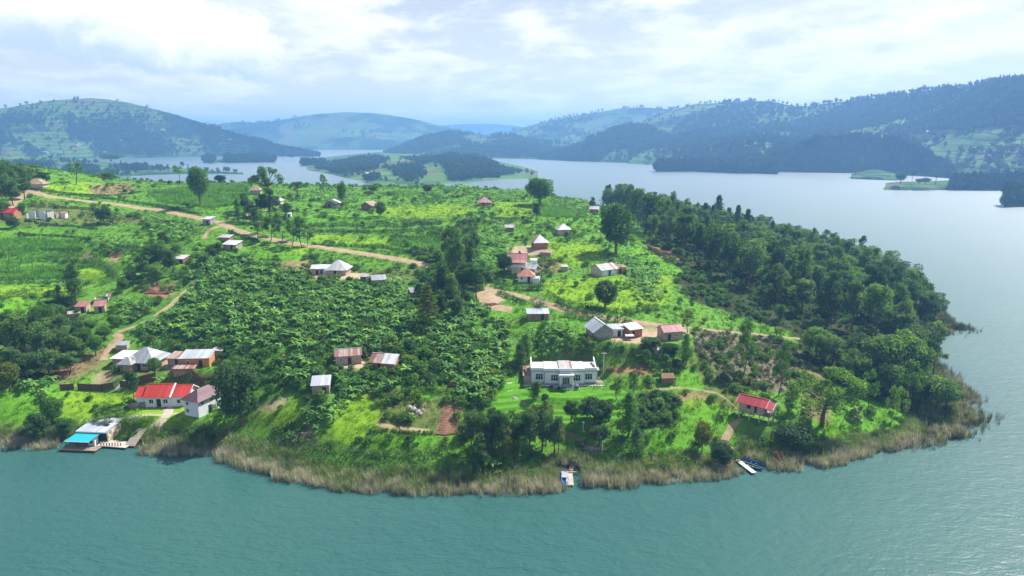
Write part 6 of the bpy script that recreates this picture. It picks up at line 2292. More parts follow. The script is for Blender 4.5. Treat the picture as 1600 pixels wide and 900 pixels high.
# huts among the lower bananas
house(545, 570, 6.5, 4.0, 2.5, 13, 'gable', 1.2, 'wall_tan', 'roof_rust', 'mud walled house with rust striped gable roof among bananas', .3, [('f', -1.8, 1.0, .7, .8), ('f', 2.1, 1.0, .7, .8)], [('f', .3, .9, 1.9)], 'roof_old')
r = house(604, 578, 6.4, 5.0, 2.1, -12, 'gable', 1.4, 'wall_brick', 'roof_rust', 'brick house with half rusty, half white roof among bananas', .5, doors=[('f', -1.0, .9, 1.8)], cap='roof_old')
part('roof', slab((-.2, -3.25, 1.93), (3.85, -3.25, 1.93), (3.85, -.1, 3.62), (-.2, -.1, 3.62), .06), 'roof_white', r, 'white right half of the roof')
house(503, 616, 4.0, 3.8, 2.5, 10, 'shed', .9, 'wall_tan', 'roof_pale', 'tall tan hut with pale grey sloping roof at the lower edge of the bananas', .35, doors=[('f', .8, .9, 1.8)])

# ridge
r = house(757, 322, 5.6, 5.2, 2.5, 8, 'hip', 1.9, 'wall_orange', 'roof_pink', 'square hut with pinkish red pyramid roof on the ridge', 1.0, [('f', 1.4, .9, 1, 1)], [('f', -.8, 1.1, 2)], 'roof_pink')
for x in (-3.3, 3.3):
    part('post', box(x - .08, x + .08, -3.2, -3.04, -.3, 2.1), 'timber', r)
house(520, 325, 6.0, 6.0, 2.4, 84, 'gable', 1.5, 'wall_brown', 'roof_white', 'brown mud house whose gable with pale eaves faces the lake', .5, doors=[('l', .6, 1.0, 1.9)], fascia='trim_white')
house(578, 328, 6.0, 6.2, 2.2, 68, 'gable', 1.6, 'wall_brown', 'roof_tan', 'brown mud house with reddish gable roof on the ridge', .6, fascia='roof_tan')
house(436, 320, 3.6, 3.4, 2.3, -10, 'hip', 1.3, 'wall_cream', 'roof_white', 'small cream house with white roof under the tall open tree', .4)
house(400, 304, 5.2, 5.0, 2.6, 12, 'hip', 2.0, 'wall_tan', 'roof_tan', 'hut with brown pyramid roof on the crest left of the tall open tree', .6, cap='roof_tan')
house(452, 340, 2.0, 1.8, 1.7, 5, 'shed', .3, 'wall_white', 'roof_white', 'tiny white latrine below the crest houses', .2, doors=[('f', 0, .7, 1.4)], cat='latrine', name='latrine')
house(880, 367, 4.6, 4.6, 2.7, 10, 'hip', 1.7, 'wall_cream', 'roof_white', 'cream hut with white pyramid roof left of the tall round tree', .7)
house(928, 334, 4.6, 4.0, 2.6, -8, 'gable', 1.2, 'wall_brick', 'roof_pale', 'half hidden hilltop house with pale roof by the narrow dark tree', .4)
house(796, 362, 3.6, 3.0, 1.9, 4, 'gable', .8, 'wall_brown', 'roof_old', 'old hut half sunk in bananas below the ridge', .4, cat='hut', name='hut')

# two storey house and neighbours
r = house(808, 428, 6.6, 5.6, 4.7, -6, 'gable', 2.0, 'wall_cream', 'roof_pink', 'two storey house with faded pink roof and an upstairs gallery', .5, [('f', -1.8, 3.2, 1, 1.1), ('f', .6, 3.2, 1, 1.1)], [('f', 2.2, .9, 2)], 'roof_pink')
part('balcony', [box(-3.2, 3.0, -4.3, -2.85, 2.55, 2.72), box(-3.2, 3.0, -4.3, -4.24, 2.72, 3.5)], 'wall_white', r)
for x in (-3.1, -1.1, .9, 2.9):
    part('post', box(x - .09, x + .09, -4.2, -4.02, -.4, 2.54), 'wall_white', r)
    part('post', box(x - .07, x + .07, -4.19, -4.05, 3.51, 4.5), 'wall_white', r)
part('roof', slab((-3.7, -4.8, 4.2), (3.5, -4.8, 4.2), (3.5, -2.7, 4.83), (-3.7, -2.7, 4.83)), 'roof_pink', r, 'gallery roof')
part('roof', slab((-.5, -2.9, 4.62), (2.2, -2.9, 4.62), (2.2, 1.2, 5.9), (-.5, 1.2, 5.9), .05), 'roof_pink', r)
x, y, z = gp(812, 428)
t = root('water_tank', (x, y + 4.2, z + 6.35), 0, 'dark water tank on the pink roof', 'water tank')
part('tank', tube([(0, 0, 0), (0, 0, .9), (0, 0, 1.1)], [.5, .5, .2], 10), 'tank_black', t)
part('lid', tube([(0, 0, 1.1), (0, 0, 1.2)], [.22, .2], 8), 'tank_black', t)
house(834, 420, 2.2, 2.2, 3.0, -4, 'shed', .3, 'wall_white', 'roof_white', 'narrow white annex right of the two storey house', .25, doors=[('f', 0, .8, 1.8)], cat='annex', name='annex')
house(829, 430, 5.0, 3.6, 2.3, -28, 'gable', 1.1, 'wall_tan', 'roof_pale', 'tan hut with pale gable edge behind the salmon roofed house', .35, fascia='trim_white')
house(822, 441, 5.4, 4.6, 2.3, -3, 'hip', 1.9, 'wall_white', 'roof_salmon', 'white house with salmon hip roof below the two storey house', .4, [('f', -1.4, .9, .9, .9)], [('f', 1.0, .9, 1.9)], 'roof_salmon')
house(838, 445, 2.2, 2.0, 2.2, -10, 'shed', .3, 'wall_white', 'roof_pale', 'small white wash house right of the salmon roof', .2, cat='hut', name='hut')
r = house(843, 389, 5.4, 5.4, 2.8, 12, 'hip', 2.4, 'wall_brick', 'roof_salmon', 'brick house with pyramid roof, salmon on one side and white on the other', .5, doors=[('l', .5, 1, 2)], cap='trim_white')
part('roof', [slab((-3.15, -3.25, 2.43), (3.2, -3.25, 2.43), (.06, -.06, 5.28), (-.06, -.06, 5.28), .05)], 'roof_white', r, 'white front slope of the pyramid roof')
house(853, 401, 4.2, 3.0, 1.5, -14, 'shed', .4, 'wall_tan', 'roof_tan', 'low hut with pinkish tan roof below the brick pyramid house', .3, cat='hut', name='hut')
house(882, 424, 2.0, 1.8, 1.7, 4, 'shed', .3, 'wall_tan', 'roof_old', 'little square hut on the dry plot', .3, cat='hut', name='hut')
r = house(943, 432, 6.8, 6.2, 2.4, 32, 'gable', 1.5, 'wall_cream', 'roof_old', 'cream house with weathered roof, blue front and brick annex', .45, cap='roof_old')
part('front_panel', box(-3.3, 3.35, -3.17, -3.11, .1, 2.1), 'wall_blue', r, 'blue and white painted front')
for x in (-1.8, 1.6):
    part('window', box(x - .5, x + .5, -3.21, -3.18, .9, 1.8), 'trim_white', r)
part('door', box(-.4, .5, -3.21, -3.18, .1, 1.95), 'dark', r)
walls_on(r, 'flat', 3.4, 3.4, 2.2, 0, 'wall_brick', 5.2, .6)
roof_on(r, 'shed', 3.4, 3.4, 2.25, .5, .3, 'roof_pink', 5.3, .6)
house(968, 428, 3.6, 2.8, 2.3, 14, 'shed', .3, 'wall_orange', 'roof_tan', 'orange brick hut in front of the cream house annex', .25, doors=[('f', -.4, .9, 1.7)], cat='hut', name='hut')

# brick yard row
house(936, 530, 6.6, 5.6, 2.5, 104, 'gable', 1.9, 'wall_grey', 'roof_pale', 'plank house with big pale gable roof, leftmost of the brick yard', .6, fascia='trim_white')
house(961, 526, 3.4, 3.4, 2.3, 3, 'shed', .4, 'wall_white', 'roof_pale', 'flat pale roofed hut next to the plank house', .35, doors=[('f', .8, .9, 1.8)], cat='hut', name='hut')
house(973, 525, 2.6, 3.0, 2.2, 3, 'shed', .3, 'wall_brick', 'roof_old', 'brick shed with brown roof between two pale roofs', .2, cat='shed', name='shed')
house(988, 528, 4.0, 3.6, 2.5, 24, 'shed', .7, 'wall_brick', 'roof_white', 'brick hut with bright white roof at the right of the yard row', .35, doors=[('f', -.9, .9, 1.9)], cat='hut', name='hut')
x, y, z = gp(983, 530)
r = root('shelter', (x, y - .5, z), .1, 'low white roofed shelter standing in the brick yard', 'shelter')
part('roof', slab((-1.2, -.7, 1.15), (1.2, -.7, 1.15), (1.2, .7, 1.35), (-1.2, .7, 1.35)), 'roof_white', r)
for a, b in ((-1.1, -.6), (1.1, -.6), (-1.1, .6), (1.1, .6)):
    part('post', box(a - .05, a + .05, b - .05, b + .05, -.3, 1.15), 'timber', r)
house(1046, 532, 5.6, 4.4, 2.6, 14, 'gable', 1.3, 'wall_tan', 'roof_pink', 'brown brick house with pink roof at the edge of the cleared slope', .35, [('l', .4, 1.0, .8, .8), ('f', .9, 1, .8, .8)], [('f', -1.2, .9, 1.9)], 'roof_pink')
house(840, 501, 6.2, 3.4, 2.2, 3, 'shed', .6, 'wall_brown', 'roof_pale', 'long hut with pale metal roof under the grey leafless tree', .3, doors=[('f', 1.3, .9, 1.8)])
house(1026, 556, 2.0, 2.0, 1.8, 40, 'hip', .9, 'wall_tan', 'roof_white', 'tiny white pyramid roof among dark trees', .3, cat='hut', name='hut')

# straw hut
x, y, z = gp(1043, 601)
r = root('straw_hut', (x, y + 1.2, z), radians(4), 'small brown straw hut on the green slope', 'hut')
for i in range(7):
    a = -1.35 + i * .45
    part('straw_panel', box(a - .215, a + .215, -1.12 - .03 * (i % 2), -1.0, -.3, 1.7), 'straw', r)
part('wall', box(-1.5, 1.5, -.99, 1.1, -.3, 1.7), 'straw', r)
part('thatch', [slab((-1.8, -1.5, 1.62), (1.8, -1.5, 1.62), (1.6, 0, 2.5), (-1.6, 0, 2.5), .22), slab((-1.6, 0, 2.5), (1.6, 0, 2.5), (1.8, 1.5, 1.62), (-1.8, 1.5, 1.62), .22)], 'straw', r)

# stilt house
x, y, z = gp(1183, 660)
r = root('stilt_house', (x, y + 2.2, z), radians(-38), 'crimson roofed wooden house on stilts by the reed bed', 'house')
fl = 2.1
part('wall', box(-3.2, 2.6, -1.9, 1.9, fl, fl + 2.3), 'wall_tan', r)
V = np.array([(-3.2, -1.9, fl + 2.3), (-3.2, 1.9, fl + 2.3), (-3.2, 0, fl + 3.3), (2.6, -1.9, fl + 2.3), (2.6, 1.9, fl + 2.3), (2.6, 0, fl + 3.3)])
part('gable', (V, np.array([(0, 1, 2, 2), (3, 5, 4, 4)])), 'wall_tan', r)
part('floor', box(-3.3, 4.3, -2.0, 2.0, fl - .18, fl - .01), 'timber', r)
rf = roof_on(r, 'gable', 6.0, 3.8, fl + 2.3, 1.1, .55, 'roof_crimson', -.3, 0, 'roof_crimson', None, 'trim_white')
rf2 = part('roof', [slab((2.5, -2.3, fl + 1.95), (4.9, -2.3, fl + 1.95), (4.9, 0, fl + 3.0), (2.5, 0, fl + 3.0)), slab((2.5, .003, fl + 3.0), (4.9, .003, fl + 3.0), (4.9, 2.3, fl + 1.95), (2.5, 2.3, fl + 1.95))], 'roof_crimson', r, 'lower porch roof')
part('fascia', [slab((4.9, -2.3, fl + 1.86), (4.98, -2.3, fl + 1.86), (4.98, 0, fl + 2.93), (4.9, 0, fl + 2.93), .22), slab((4.9, .003, fl + 2.93), (4.98, .003, fl + 2.93), (4.98, 2.3, fl + 1.86), (4.9, 2.3, fl + 1.86), .22)], 'trim_white', rf2)
for a in (-3.0, -.6, 1.8, 4.0):
    for b in (-1.8, 1.8):
        part('stilt', box(a - .12, a + .12, b - .12, b + .12, -1.2, fl - .19), 'timber_pale' if b < 0 else 'timber', r)
for b in (-1.95, 1.95):
    part('porch_post', box(4.14, 4.26, b - .06, b + .06, fl, fl + 2.05), 'timber', r)
part('railing', [box(2.7, 4.3, -1.99, -1.93, fl + .85, fl + .93), box(4.24, 4.3, -1.92, 1.92, fl + .85, fl + .93)] + [box(4.25, 4.29, -1.8 + .3 * i - .02, -1.8 + .3 * i + .02, fl, fl + .85) for i in range(13)], 'timber_pale', r)
part('door', box(2.605, 2.65, -.5, .5, fl, fl + 1.9), 'dark', r)
part('window', box(-1.3, -.4, -1.95, -1.905, fl + .9, fl + 1.8), 'dark', r)
part('shutter', box(.5, 1.1, -1.95, -1.905, fl + .2, fl + 2.0), 'dark', r)

# ------------------------------------------------------------------ white villa
x, y, z = gp(881, 603)
VW = mpp(881, 603) * 103
r = root('villa', (x, y + 5.0, z + .1), 0.0, 'long white flat roofed villa with five bays and a columned porch', 'villa')
B = [(-.5, -.30, 0.0, 4.3), (-.30, -.073, -.9, 4.45), (-.073, .135, -1.6, 4.7), (.135, .315, -.9, 4.45), (.315, .5, 0.0, 4.3)]
yb = 2.4
part('terrace', box(-VW * .62, VW * .63, -5.0, yb + 1.0, -2.0, -.06), 'concrete', r)
part('terrace_edge', [box(-VW * .62, -VW * .16, -5.05, -4.7, -.25, .0), box(VW * .24, VW * .63, -5.05, -4.7, -.25, .0)], 'trim_white', r)
part('porch_floor', box(-VW * .17, VW * .23, -6.6, -5.06, -2.0, .02), 'concrete', r)
part('step', box(-VW * .17, VW * .23, -6.95, -6.61, -2.0, -.14), 'trim_white', r)
for i, (a, b, f, h) in enumerate(B):
    xa, xb = VW * a + (.004 if i else 0), VW * b
    yf = -3.6 + f
    wl = part('wall', box(xa, xb, yf, yb, -.04, h - .82), 'wall_white', r)
    part('parapet', [box(xa - .06, xb + .06, yf - .10, yf + .18, h - .80, h)], 'wall_white', r)
    part('cornice', box(xa - .03, xb + .03, yf - .16, yf - .105, h - .95, h - .72), 'trim_grey', r)
    part('roof', slab((xa, yf + .2, h - .62), (xb, yf + .2, h - .62), (xb, yb, h - .52), (xa, yb, h - .52), .1), 'roof_villa' if i != 2 else 'roof_old', r)
    part('base_band', box(xa + .01, xb - .01, yf - .05, yf - .004, -.03, .42), 'trim_grey', r)
    part('corner_strip', box(xa, xa + .16, yf - .045, yf - .003, .45, h - .97), 'trim_grey', r)
    if i != 2:
        cx = {0: xb - 1.2, 1: xb - 1.15, 3: xa + 1.05, 4: xa + 1.15}[i]
        wd, wh, wz = 1.95, 1.75, 1.05
        fr = [box(cx - wd / 2, cx + wd / 2, yf - .09, yf - .005, wz, wz + .1), box(cx - wd / 2, cx + wd / 2, yf - .09, yf - .005, wz + wh - .1, wz + wh)]
        fr += [box(q - .035, q + .035, yf - .085, yf - .006, wz + .102, wz + wh - .102) for q in (cx - wd / 2 + .045, cx - wd / 6, cx + wd / 6, cx + wd / 2 - .045)]
        fr += [box(cx - wd / 2 + .1, cx + wd / 2 - .1, yf - .083, yf - .012, wz + 1.02, wz + 1.08)]
        wo = part('window', fr, 'trim_white', r)
        for k in range(3):
            q = cx - wd / 2 + .09 + (wd - .18) / 3 * k
            part('pane', box(q + .03, q + (wd - .18) / 3 - .03, yf - .04, yf - .004, wz + .11, wz + wh - .11), 'glass', wo)
        part('sill', box(cx - wd / 2 - .12, cx + wd / 2 + .12, yf - .14, yf - .003, wz - .12, wz - .005), 'trim_white', wo)
yf = -5.2
xa, xb = VW * -.073, VW * .135
cx = (xa + xb) / 2
part('door', [box(cx - .9, cx + .9, yf - .06, yf - .005, 2.3, 2.4)] + [box(cx - .9 + .445 * k - .03, cx - .9 + .445 * k + .05, yf - .058, yf - .006, .04, 2.298) for k in range(5)], 'trim_white', r, 'four leaf glazed entrance door')
part('door_glass', box(cx - .88, cx + .88, yf - .03, yf - .003, .04, 2.29), 'glass', r)
part('porch_roof', box(xa - .2, xb + .2, yf - 1.5, yf - .17, 2.85, 3.35), 'wall_white', r)
part('porch_trim', box(xa - .25, xb + .25, yf - 1.56, yf - 1.505, 3.16, 3.4), 'trim_grey', r)
for q in (xa + .15, xb - .15):
    part('column', tube([(q, yf - 1.25, .02), (q, yf - 1.25, .3), (q, yf - 1.25, 2.6), (q, yf - 1.25, 2.85)], [.26, .17, .15, .24], 10), 'trim_white', r)
for q in (-VW * .5 + .14, VW * .5 - .14):
    part('end_parapet', slab((q - .14, -3.5, 3.4), (q + .14, -3.5, 3.4), (q + .14, yb, 4.7), (q - .14, yb, 4.7), .7), 'wall_white', r)
part('side_roof', slab((VW * .503, -.5, 2.5), (VW * .57, -.5, 2.5), (VW * .57, 3.0, 2.8), (VW * .503, 3.0, 2.8), .08), 'roof_old', r)
part('side_wall', box(VW * .503, VW * .55, 0, 2.8, -.05, 2.45), 'wall_tan', r)
part('side_paving', box(VW * .505, VW * .62, -4.6, -.6, -.055, .03), 'stone', r)
part('side_wall', box(-VW * .61, -VW * .505, -3.0, 3.2, -.05, 1.9), 'wall_tan', r)
part('side_roof', slab((-VW * .62, -3.2, 1.95), (-VW * .505, -3.2, 1.95), (-VW * .505, 3.3, 2.4), (-VW * .62, 3.3, 2.4), .08), 'roof_tan', r)
for a in (.16, .2):
    k = root('garden_chair', (x + VW * a, y + 5.0 - 5.9, z + .13), .3 + a, 'white garden chair on the villa porch, ' + ('left' if a < .18 else 'right') + ' one', 'chair')
    part('seat', box(-.25, .25, -.25, .25, .4, .46), 'trim_white', k)
    part('backrest', box(-.25, .25, .22, .27, .47, .95), 'trim_white', k)
    for cx2 in (-.21, .21):
        for cy2 in (-.2, .2):
            part('leg', box(cx2 - .03, cx2 + .03, cy2 - .03, cy2 + .03, 0, .4), 'trim_white', k)

# ------------------------------------------------------------------ boathouse, decks, jetties
FL, FR = at_z(118, 674, 3.1), at_z(166, 676, 3.1)
BW = np.linalg.norm(FR - FL)
ang = math.atan2(FR[1] - FL[1], FR[0] - FL[0])
mid = (FL + FR) / 2
r = root('boathouse', (mid[0], mid[1], 0.0), ang, 'boathouse with pale flat metal roof and turquoise awning over the water', 'boathouse')
hw = BW / 2
part('roof', slab((-hw, 0, 3.1), (hw, 0, 3.1), (hw, 7.0, 3.75), (-hw, 7.0, 3.75), .1), 'roof_pale', r)
part('roof_hatch', slab((hw * .35, 2.6, 3.45), (hw * .62, 2.6, 3.45), (hw * .62, 3.6, 3.54), (hw * .35, 3.6, 3.54), .06), 'dark', r)
part('fascia', box(-hw, hw, -.06, -.005, 2.9, 3.18), 'trim_white', r)
part('wall', box(-hw + .4, hw - .5, 2.4, 6.7, -.8, 3.05), 'stone', r)
part('side_wall', box(hw - .49, hw - .15, .6, 6.8, -.8, 3.08), 'wall_cream', r, 'stone side wall facing the boardwalk')
for i in range(6):
    for j in range(4):
        part('stone', box(hw - .148, hw - .10 - .02 * ((i + j) % 2), .75 + i * 1.0 + .3 * (j % 2), 1.6 + i * 1.0 + .3 * (j % 2), -.1 + j * .75, .58 + j * .75), ('stone', 'wall_tan', 'wall_cream')[(i * 2 + j) % 3], r)
part('curtain', box(-hw + .5, hw - 1.2, 1.6, 1.68, .6, 2.85), 'teal_cloth', r)
part('awning', slab((-hw - .6, -3.2, 2.0), (hw - 2.2, -3.2, 2.0), (hw - 1.5, .1, 2.75), (-hw + .3, .1, 2.75), .05), 'turquoise', r)
part('awning_bar', box(-hw - .65, hw - 2.15, -3.27, -3.205, 1.93, 2.06), 'trim_white', r)
for q in (-hw - .4, -hw + 2.4, hw - 2.5):
    part('awning_post', box(q - .05, q + .05, -3.1, -3.0, .5, 1.98), 'timber_dark', r)
part('deck', [box(-hw - .9 + .24 * i, -hw - .9 + .24 * i + .215, -4.3, 2.3, .36, .46) for i in range(int((BW + .9) / .24))], 'timber', r)
part('deck_edge', box(-hw - .95, hw + .0, -4.4, -4.31, .1, .5), 'timber_dark', r)
for i in range(7):
    q = -hw - .7 + i * (BW + .5) / 6
    part('pile', box(q - .1, q + .1, -4.25, -4.05, -2.0, .36), 'timber_dark', r)
part('railing', [box(-hw - .9, hw - 2.4, -4.28, -4.22, 1.05, 1.13), box(-hw - .9, hw - 2.4, -4.27, -4.23, .75, .8)], 'timber_dark', r)

x0 = at_z(146, 694, .5)
k = root('ticket_hut', (x0[0], x0[1], .45), ang, 'little hut with faded red and white roof at the corner of the boathouse deck', 'hut')
part('wall', box(-.8, .8, -.7, .7, 0, 1.5), 'wall_blue', k)
part('roof', slab((-1.0, -.95, 1.5), (1.1, -.95, 1.5), (1.1, .9, 1.95), (-1.0, .9, 1.95)), 'roof_salmon', k)
part('pillar', box(.82, 1.12, -.9, -.6, -.4, 1.45), 'trim_white', k)
part('hatch', box(-.4, .4, -.74, -.705, .6, 1.2), 'dark', k)


def deck_run(name, pts, width, z, mat, label, cat='jetty', board=.22, rail=False, posts=True, z2=None):
    """a plank deck along world points: boards across, bearers and piles below"""
    P = resample([(p[0], p[1]) for p in pts], board)
    T = np.gradient(P, axis=0)
    T /= np.linalg.norm(T, axis=1)[:, None] + 1e-9
    o = np.array((P[0, 0], P[0, 1], 0))
    r = root(name, tuple(o), 0, label, cat)
    S = []
    n = len(P)
    for i, (p, t) in enumerate(zip(P, T)):
        nn = np.array((-t[1], t[0]))
        zz = z if z2 is None else z + (z2 - z) * i / (n - 1)
        a, b = p - t * board * .46 - o[:2], p + t * board * .46 - o[:2]
        w = width / 2
        q = [a - nn * w, b - nn * w, b + nn * w, a + nn * w]
        zb = zz + .012 * ((i * 7) % 3)
        V = np.array([(*c, zb - .08) for c in q] + [(*c, zb) for c in q])
        S.append((V, np.array([(0, 3, 2, 1), (4, 5, 6, 7), (0, 1, 5, 4), (1, 2, 6, 5), (2, 3, 7, 6), (3, 0, 4, 7)])))
    part('decking', S, mat, r)
    if posts:
        for i in range(0, n, max(1, int(2.4 / board))):
            nn = np.array((-T[i, 1], T[i, 0]))
            zz = z if z2 is None else z + (z2 - z) * i / (n - 1)
            for s in (-1, 1):
                c = P[i] - o[:2] + nn * s * width * .42
                part('pile', box(c[0] - .08, c[0] + .08, c[1] - .08, c[1] + .08, -1.5, zz - .09), 'timber_dark', r)
    return r


W0 = [at_z(156, 692, .5), at_z(178, 693, .5), at_z(203, 695, .5)]
deck_run('jetty', W0, 3.2, .48, 'timber_pale', 'broad plank landing stage right of the boathouse')
W1 = [at_z(203, 696, .5), at_z(216, 687, .6), at_z(230, 678, .8), at_z(242, 669, 1.1)]
deck_run('boardwalk', W1, 2.5, .5, 'timber_pale', 'slanting boardwalk from the landing stage up to the stone walk', 'boardwalk', z2=float(H(*at_z(242, 669, 1.1)[:2])) + .15)
for i in range(8):
    p = at_z(158 + i * 4.4, 696, .5)
    k = root('bollard', (p[0], p[1], .46), 0, 'short post along the front edge of the plank landing stage', 'post', 'posts on the edge of the landing stage')
    part('shaft', box(-.08, .08, -.08, .08, 0, .8), 'timber_dark', k)
    part('cap', box(-.11, .11, -.11, .11, .8, .86), 'trim_white', k)
p0, p1 = at_z(898, 734, .5), at_z(886, 757, .45)
deck_run('jetty', [at_z(889, 738, .5), at_z(891, 757, .5)], 1.5, .45, 'timber_pale', 'short pale jetty in the reed gap beside the blue boat')
part('crossbeam', box(-1.6, 1.8, -.2, .2, .5, .62), 'timber', deck_run('landing', [at_z(888, 737, .6), at_z(895, 737, .6)], 1.0, .5, 'timber', 'small cross platform at the head of the pale jetty', 'platform', posts=False))


def stairs(pts_px, width, label, mat, n, edge='timber_dark'):
    P = resample([gp(u, v)[:2] for u, v in pts_px], .1)
    P = P[np.linspace(0, len(P) - 1, n).astype(int)]
    T = np.gradient(P, axis=0)
    T /= np.linalg.norm(T, axis=1)[:, None] + 1e-9
    o = np.array((P[0, 0], P[0, 1], float(H(P[0, 0], P[0, 1]))))
    r = root('garden_steps', tuple(o), 0, label, 'steps')
    L = np.linalg.norm(P[1] - P[0])
    for i in range(n):
        t, nn = T[i], np.array((-T[i, 1], T[i, 0]))
        c = P[i] - o[:2]
        zz = float(H(P[i, 0], P[i, 1])) - o[2] + .22
        q = [c - t * L * .44 - nn * width / 2, c + t * L * .44 - nn * width / 2, c + t * L * .44 + nn * width / 2, c - t * L * .44 + nn * width / 2]
        V = np.array([(*k, zz - .35) for k in q] + [(*k, zz) for k in q])
        part('step', (V, box(0, 1, 0, 1, 0, 1)[1]), mat, r)
    return r


stairs([(883, 677), (898, 683), (910, 693), (922, 703), (932, 710)], 1.1, 'timber edged steps running down the garden below the villa', 'timber', 26)
stairs([(797, 616), (806, 624), (820, 634)], 1.0, 'pale steps slanting down the left of the villa lawn', 'concrete', 16)
stairs([(900, 717), (896, 725), (892, 735)], .9, 'whitish log steps leading to the pale jetty', 'timber_pale', 9)

# white landing plank and the boats beside it
A, Bp = at_z(1153, 719, .5), at_z(1178, 738, .5)
deck_run('landing_plank', [A, Bp], 1.1, .5, 'trim_white', 'straight white landing plank through the reeds', 'jetty')


def hull(L, W, D, n=13, k=7):
    """an open boat: outer skin, inner skin and gunwale in one loft"""
    V = []
    for s, inset in ((0, 0.0), (1, .07)):
        for i in range(n):
            t = i / (n - 1)
            e = 1 - abs(2 * t - 1) ** 2.6
            w = (W / 2) * (.08 + .92 * e ** .75) - inset
            w = max(w, .02)
            zt = D * (1 + .35 * abs(2 * t - 1) ** 3)
            zb = (D * .55 * abs(2 * t - 1) ** 4) + inset
            for j in range(k):
                a = j / (k - 1) * pi
                V.append(((t - .5) * (L - 2 * inset), -cos(a) * w, zb + (zt - zb) * (1 - sin(a) ** .6)))
    V = np.array(V)
    F = []
    for s in (0, 1):
        b = s * n * k
        for i in range(n - 1):
            for j in range(k - 1):
                q = (b + i * k + j, b + (i + 1) * k + j, b + (i + 1) * k + j + 1, b + i * k + j + 1)
                F.append(q if s else q[::-1])
    for i in range(n - 1):
        for j in (0, k - 1):
            a, c = i * k + j, (i + 1) * k + j
            F.append((a, c, c + n * k, a + n * k))
    return V, np.array(F)


def boat(u, v, L, W, rz, hullm, trim, seatm, label, canopy=False):
    p = at_z(u, v, .2)
    r = root('boat', (p[0], p[1], -.12), radians(rz), label, 'boat')
    part('hull', hull(L, W, .62), hullm, r, smooth=True)
    rim = []
    for s in (-1, 1):
        pts = []
        for i in range(11):
            t = i / 10
            e = 1 - abs(2 * t - 1) ** 2.6
            pts.append(((t - .5) * L, s * (W / 2) * (.08 + .92 * e ** .75), .64 * (1 + .35 * abs(2 * t - 1) ** 3)))
        rim.append(tube(pts, [.075] * 11, 5))
    part('gunwale', rim, trim, r)
    for q in (-.28, -.08, .12, .3):
        part('seat', box(L * q - .16, L * q + .16, -W * .40, W * .40, .38, .43), seatm, r)
    if canopy:
        part('cover', slab((-L * .46, -W * .44, .72), (-.05 * L, -W * .44, .72), (-.05 * L, W * .44, .74), (-L * .46, W * .44, .74), .05), 'roof_pale', r, 'pale cover over the stern')
        part('motor', [box(-L * .5 - .3, -L * .5 - .02, -.16, .16, .3, .95)], 'tank_black', r)
    return r


boat(882.5, 750, 6.2, 1.5, -93, 'blue_paint', 'blue_paint', 'navy_paint', 'blue boat with a pale covered half moored at the short jetty', True)
boat(1171, 728, 6.0, 1.1, -42, 'navy_paint', 'yellow_paint', 'blue_paint', 'long canoe with yellow green rim beside the white plank')
boat(1176, 724, 5.6, 1.1, -40, 'navy_paint', 'navy_paint', 'blue_paint', 'dark blue canoe pushed into the reeds behind the rimmed one')

# ------------------------------------------------------------------ fences, walls, garden pieces
def reed_fence(px, h, label, post_step=2.4):
    P = resample([gp(u, v)[:2] for u, v in px], post_step)
    o = np.array((P[0, 0], P[0, 1], float(H(P[0, 0], P[0, 1]))))
    r = root('reed_fence', tuple(o), 0, label, 'fence')
    for i in range(len(P)):
        z = float(H(P[i, 0], P[i, 1])) - o[2]
        c = P[i] - o[:2]
        part('post', box(c[0] - .09, c[0] + .09, c[1] - .16, c[1] - .02, z - .5, z + h + .15), 'timber_dark', r)
        if i < len(P) - 1:
            z2 = float(H(P[i + 1, 0], P[i + 1, 1])) - o[2]
            d = P[i + 1] - o[:2]
            V = np.array([(c[0], c[1], z - .3), (d[0], d[1], z2 - .3), (d[0], d[1] + .1, z2 - .3), (c[0], c[1] + .1, z - .3), (c[0], c[1], z + h), (d[0], d[1], z2 + h * .97), (d[0], d[1] + .1, z2 + h * .97), (c[0], c[1] + .1, z + h)])
            part('panel', (V, box(0, 1, 0, 1, 0, 1)[1]), 'reedmat', r)
    return r


reed_fence([(95, 611), (116, 610)], 1.7, 'brown reed fence, far left stretch above the small lawn')
reed_fence([(123, 610), (178, 608)], 1.8, 'brown reed fence, long stretch left of the gap')
reed_fence([(189, 607), (202, 606)], 1.8, 'brown reed fence, short stretch right of the gap')
reed_fence([(218, 602), (243, 594)], 2.2, 'brown reed fence rising behind the oval tree')
reed_fence([(302, 592), (338, 596)], 1.8, 'brown reed fence in the shade behind the purple roof')


def stone_wall(px, h, t, label, seed=1):
    """a dry stone wall, every stone its own block"""
    rng = np.random.default_rng(seed)
    P = resample([gp(u, v)[:2] for u, v in px], .62)
    o = np.array((P[0, 0], P[0, 1], float(H(P[0, 0], P[0, 1]))))
    r = root('stone_wall', tuple(o), 0, label, 'wall')
    ms = ('stone', 'wall_tan', 'concrete')
    T = np.gradient(P, axis=0)
    T /= np.linalg.norm(T, axis=1)[:, None] + 1e-9
    nc = max(2, int(h / .42))
    for i in range(len(P)):
        t2, nn = T[i], np.array((-T[i, 1], T[i, 0]))
        for j in range(nc):
            c = P[i] - o[:2] + t2 * (.3 if j % 2 else 0)
            z = float(H(P[i, 0], P[i, 1])) - o[2] - .15 + j * h / nc
            a, w = rng.uniform(.26, .31), t / 2 * rng.uniform(.85, 1.1)
            q = [c - t2 * a - nn * w, c + t2 * a - nn * w, c + t2 * a + nn * w, c - t2 * a + nn * w]
            V = np.array([(*k, z) for k in q] + [(*(k * .97 + c * .03), z + h / nc * rng.uniform(.86, .97)) for k in q])
            part('stone', (V, box(0, 1, 0, 1, 0, 1)[1]), ms[rng.integers(0, 3)], r)
    return r


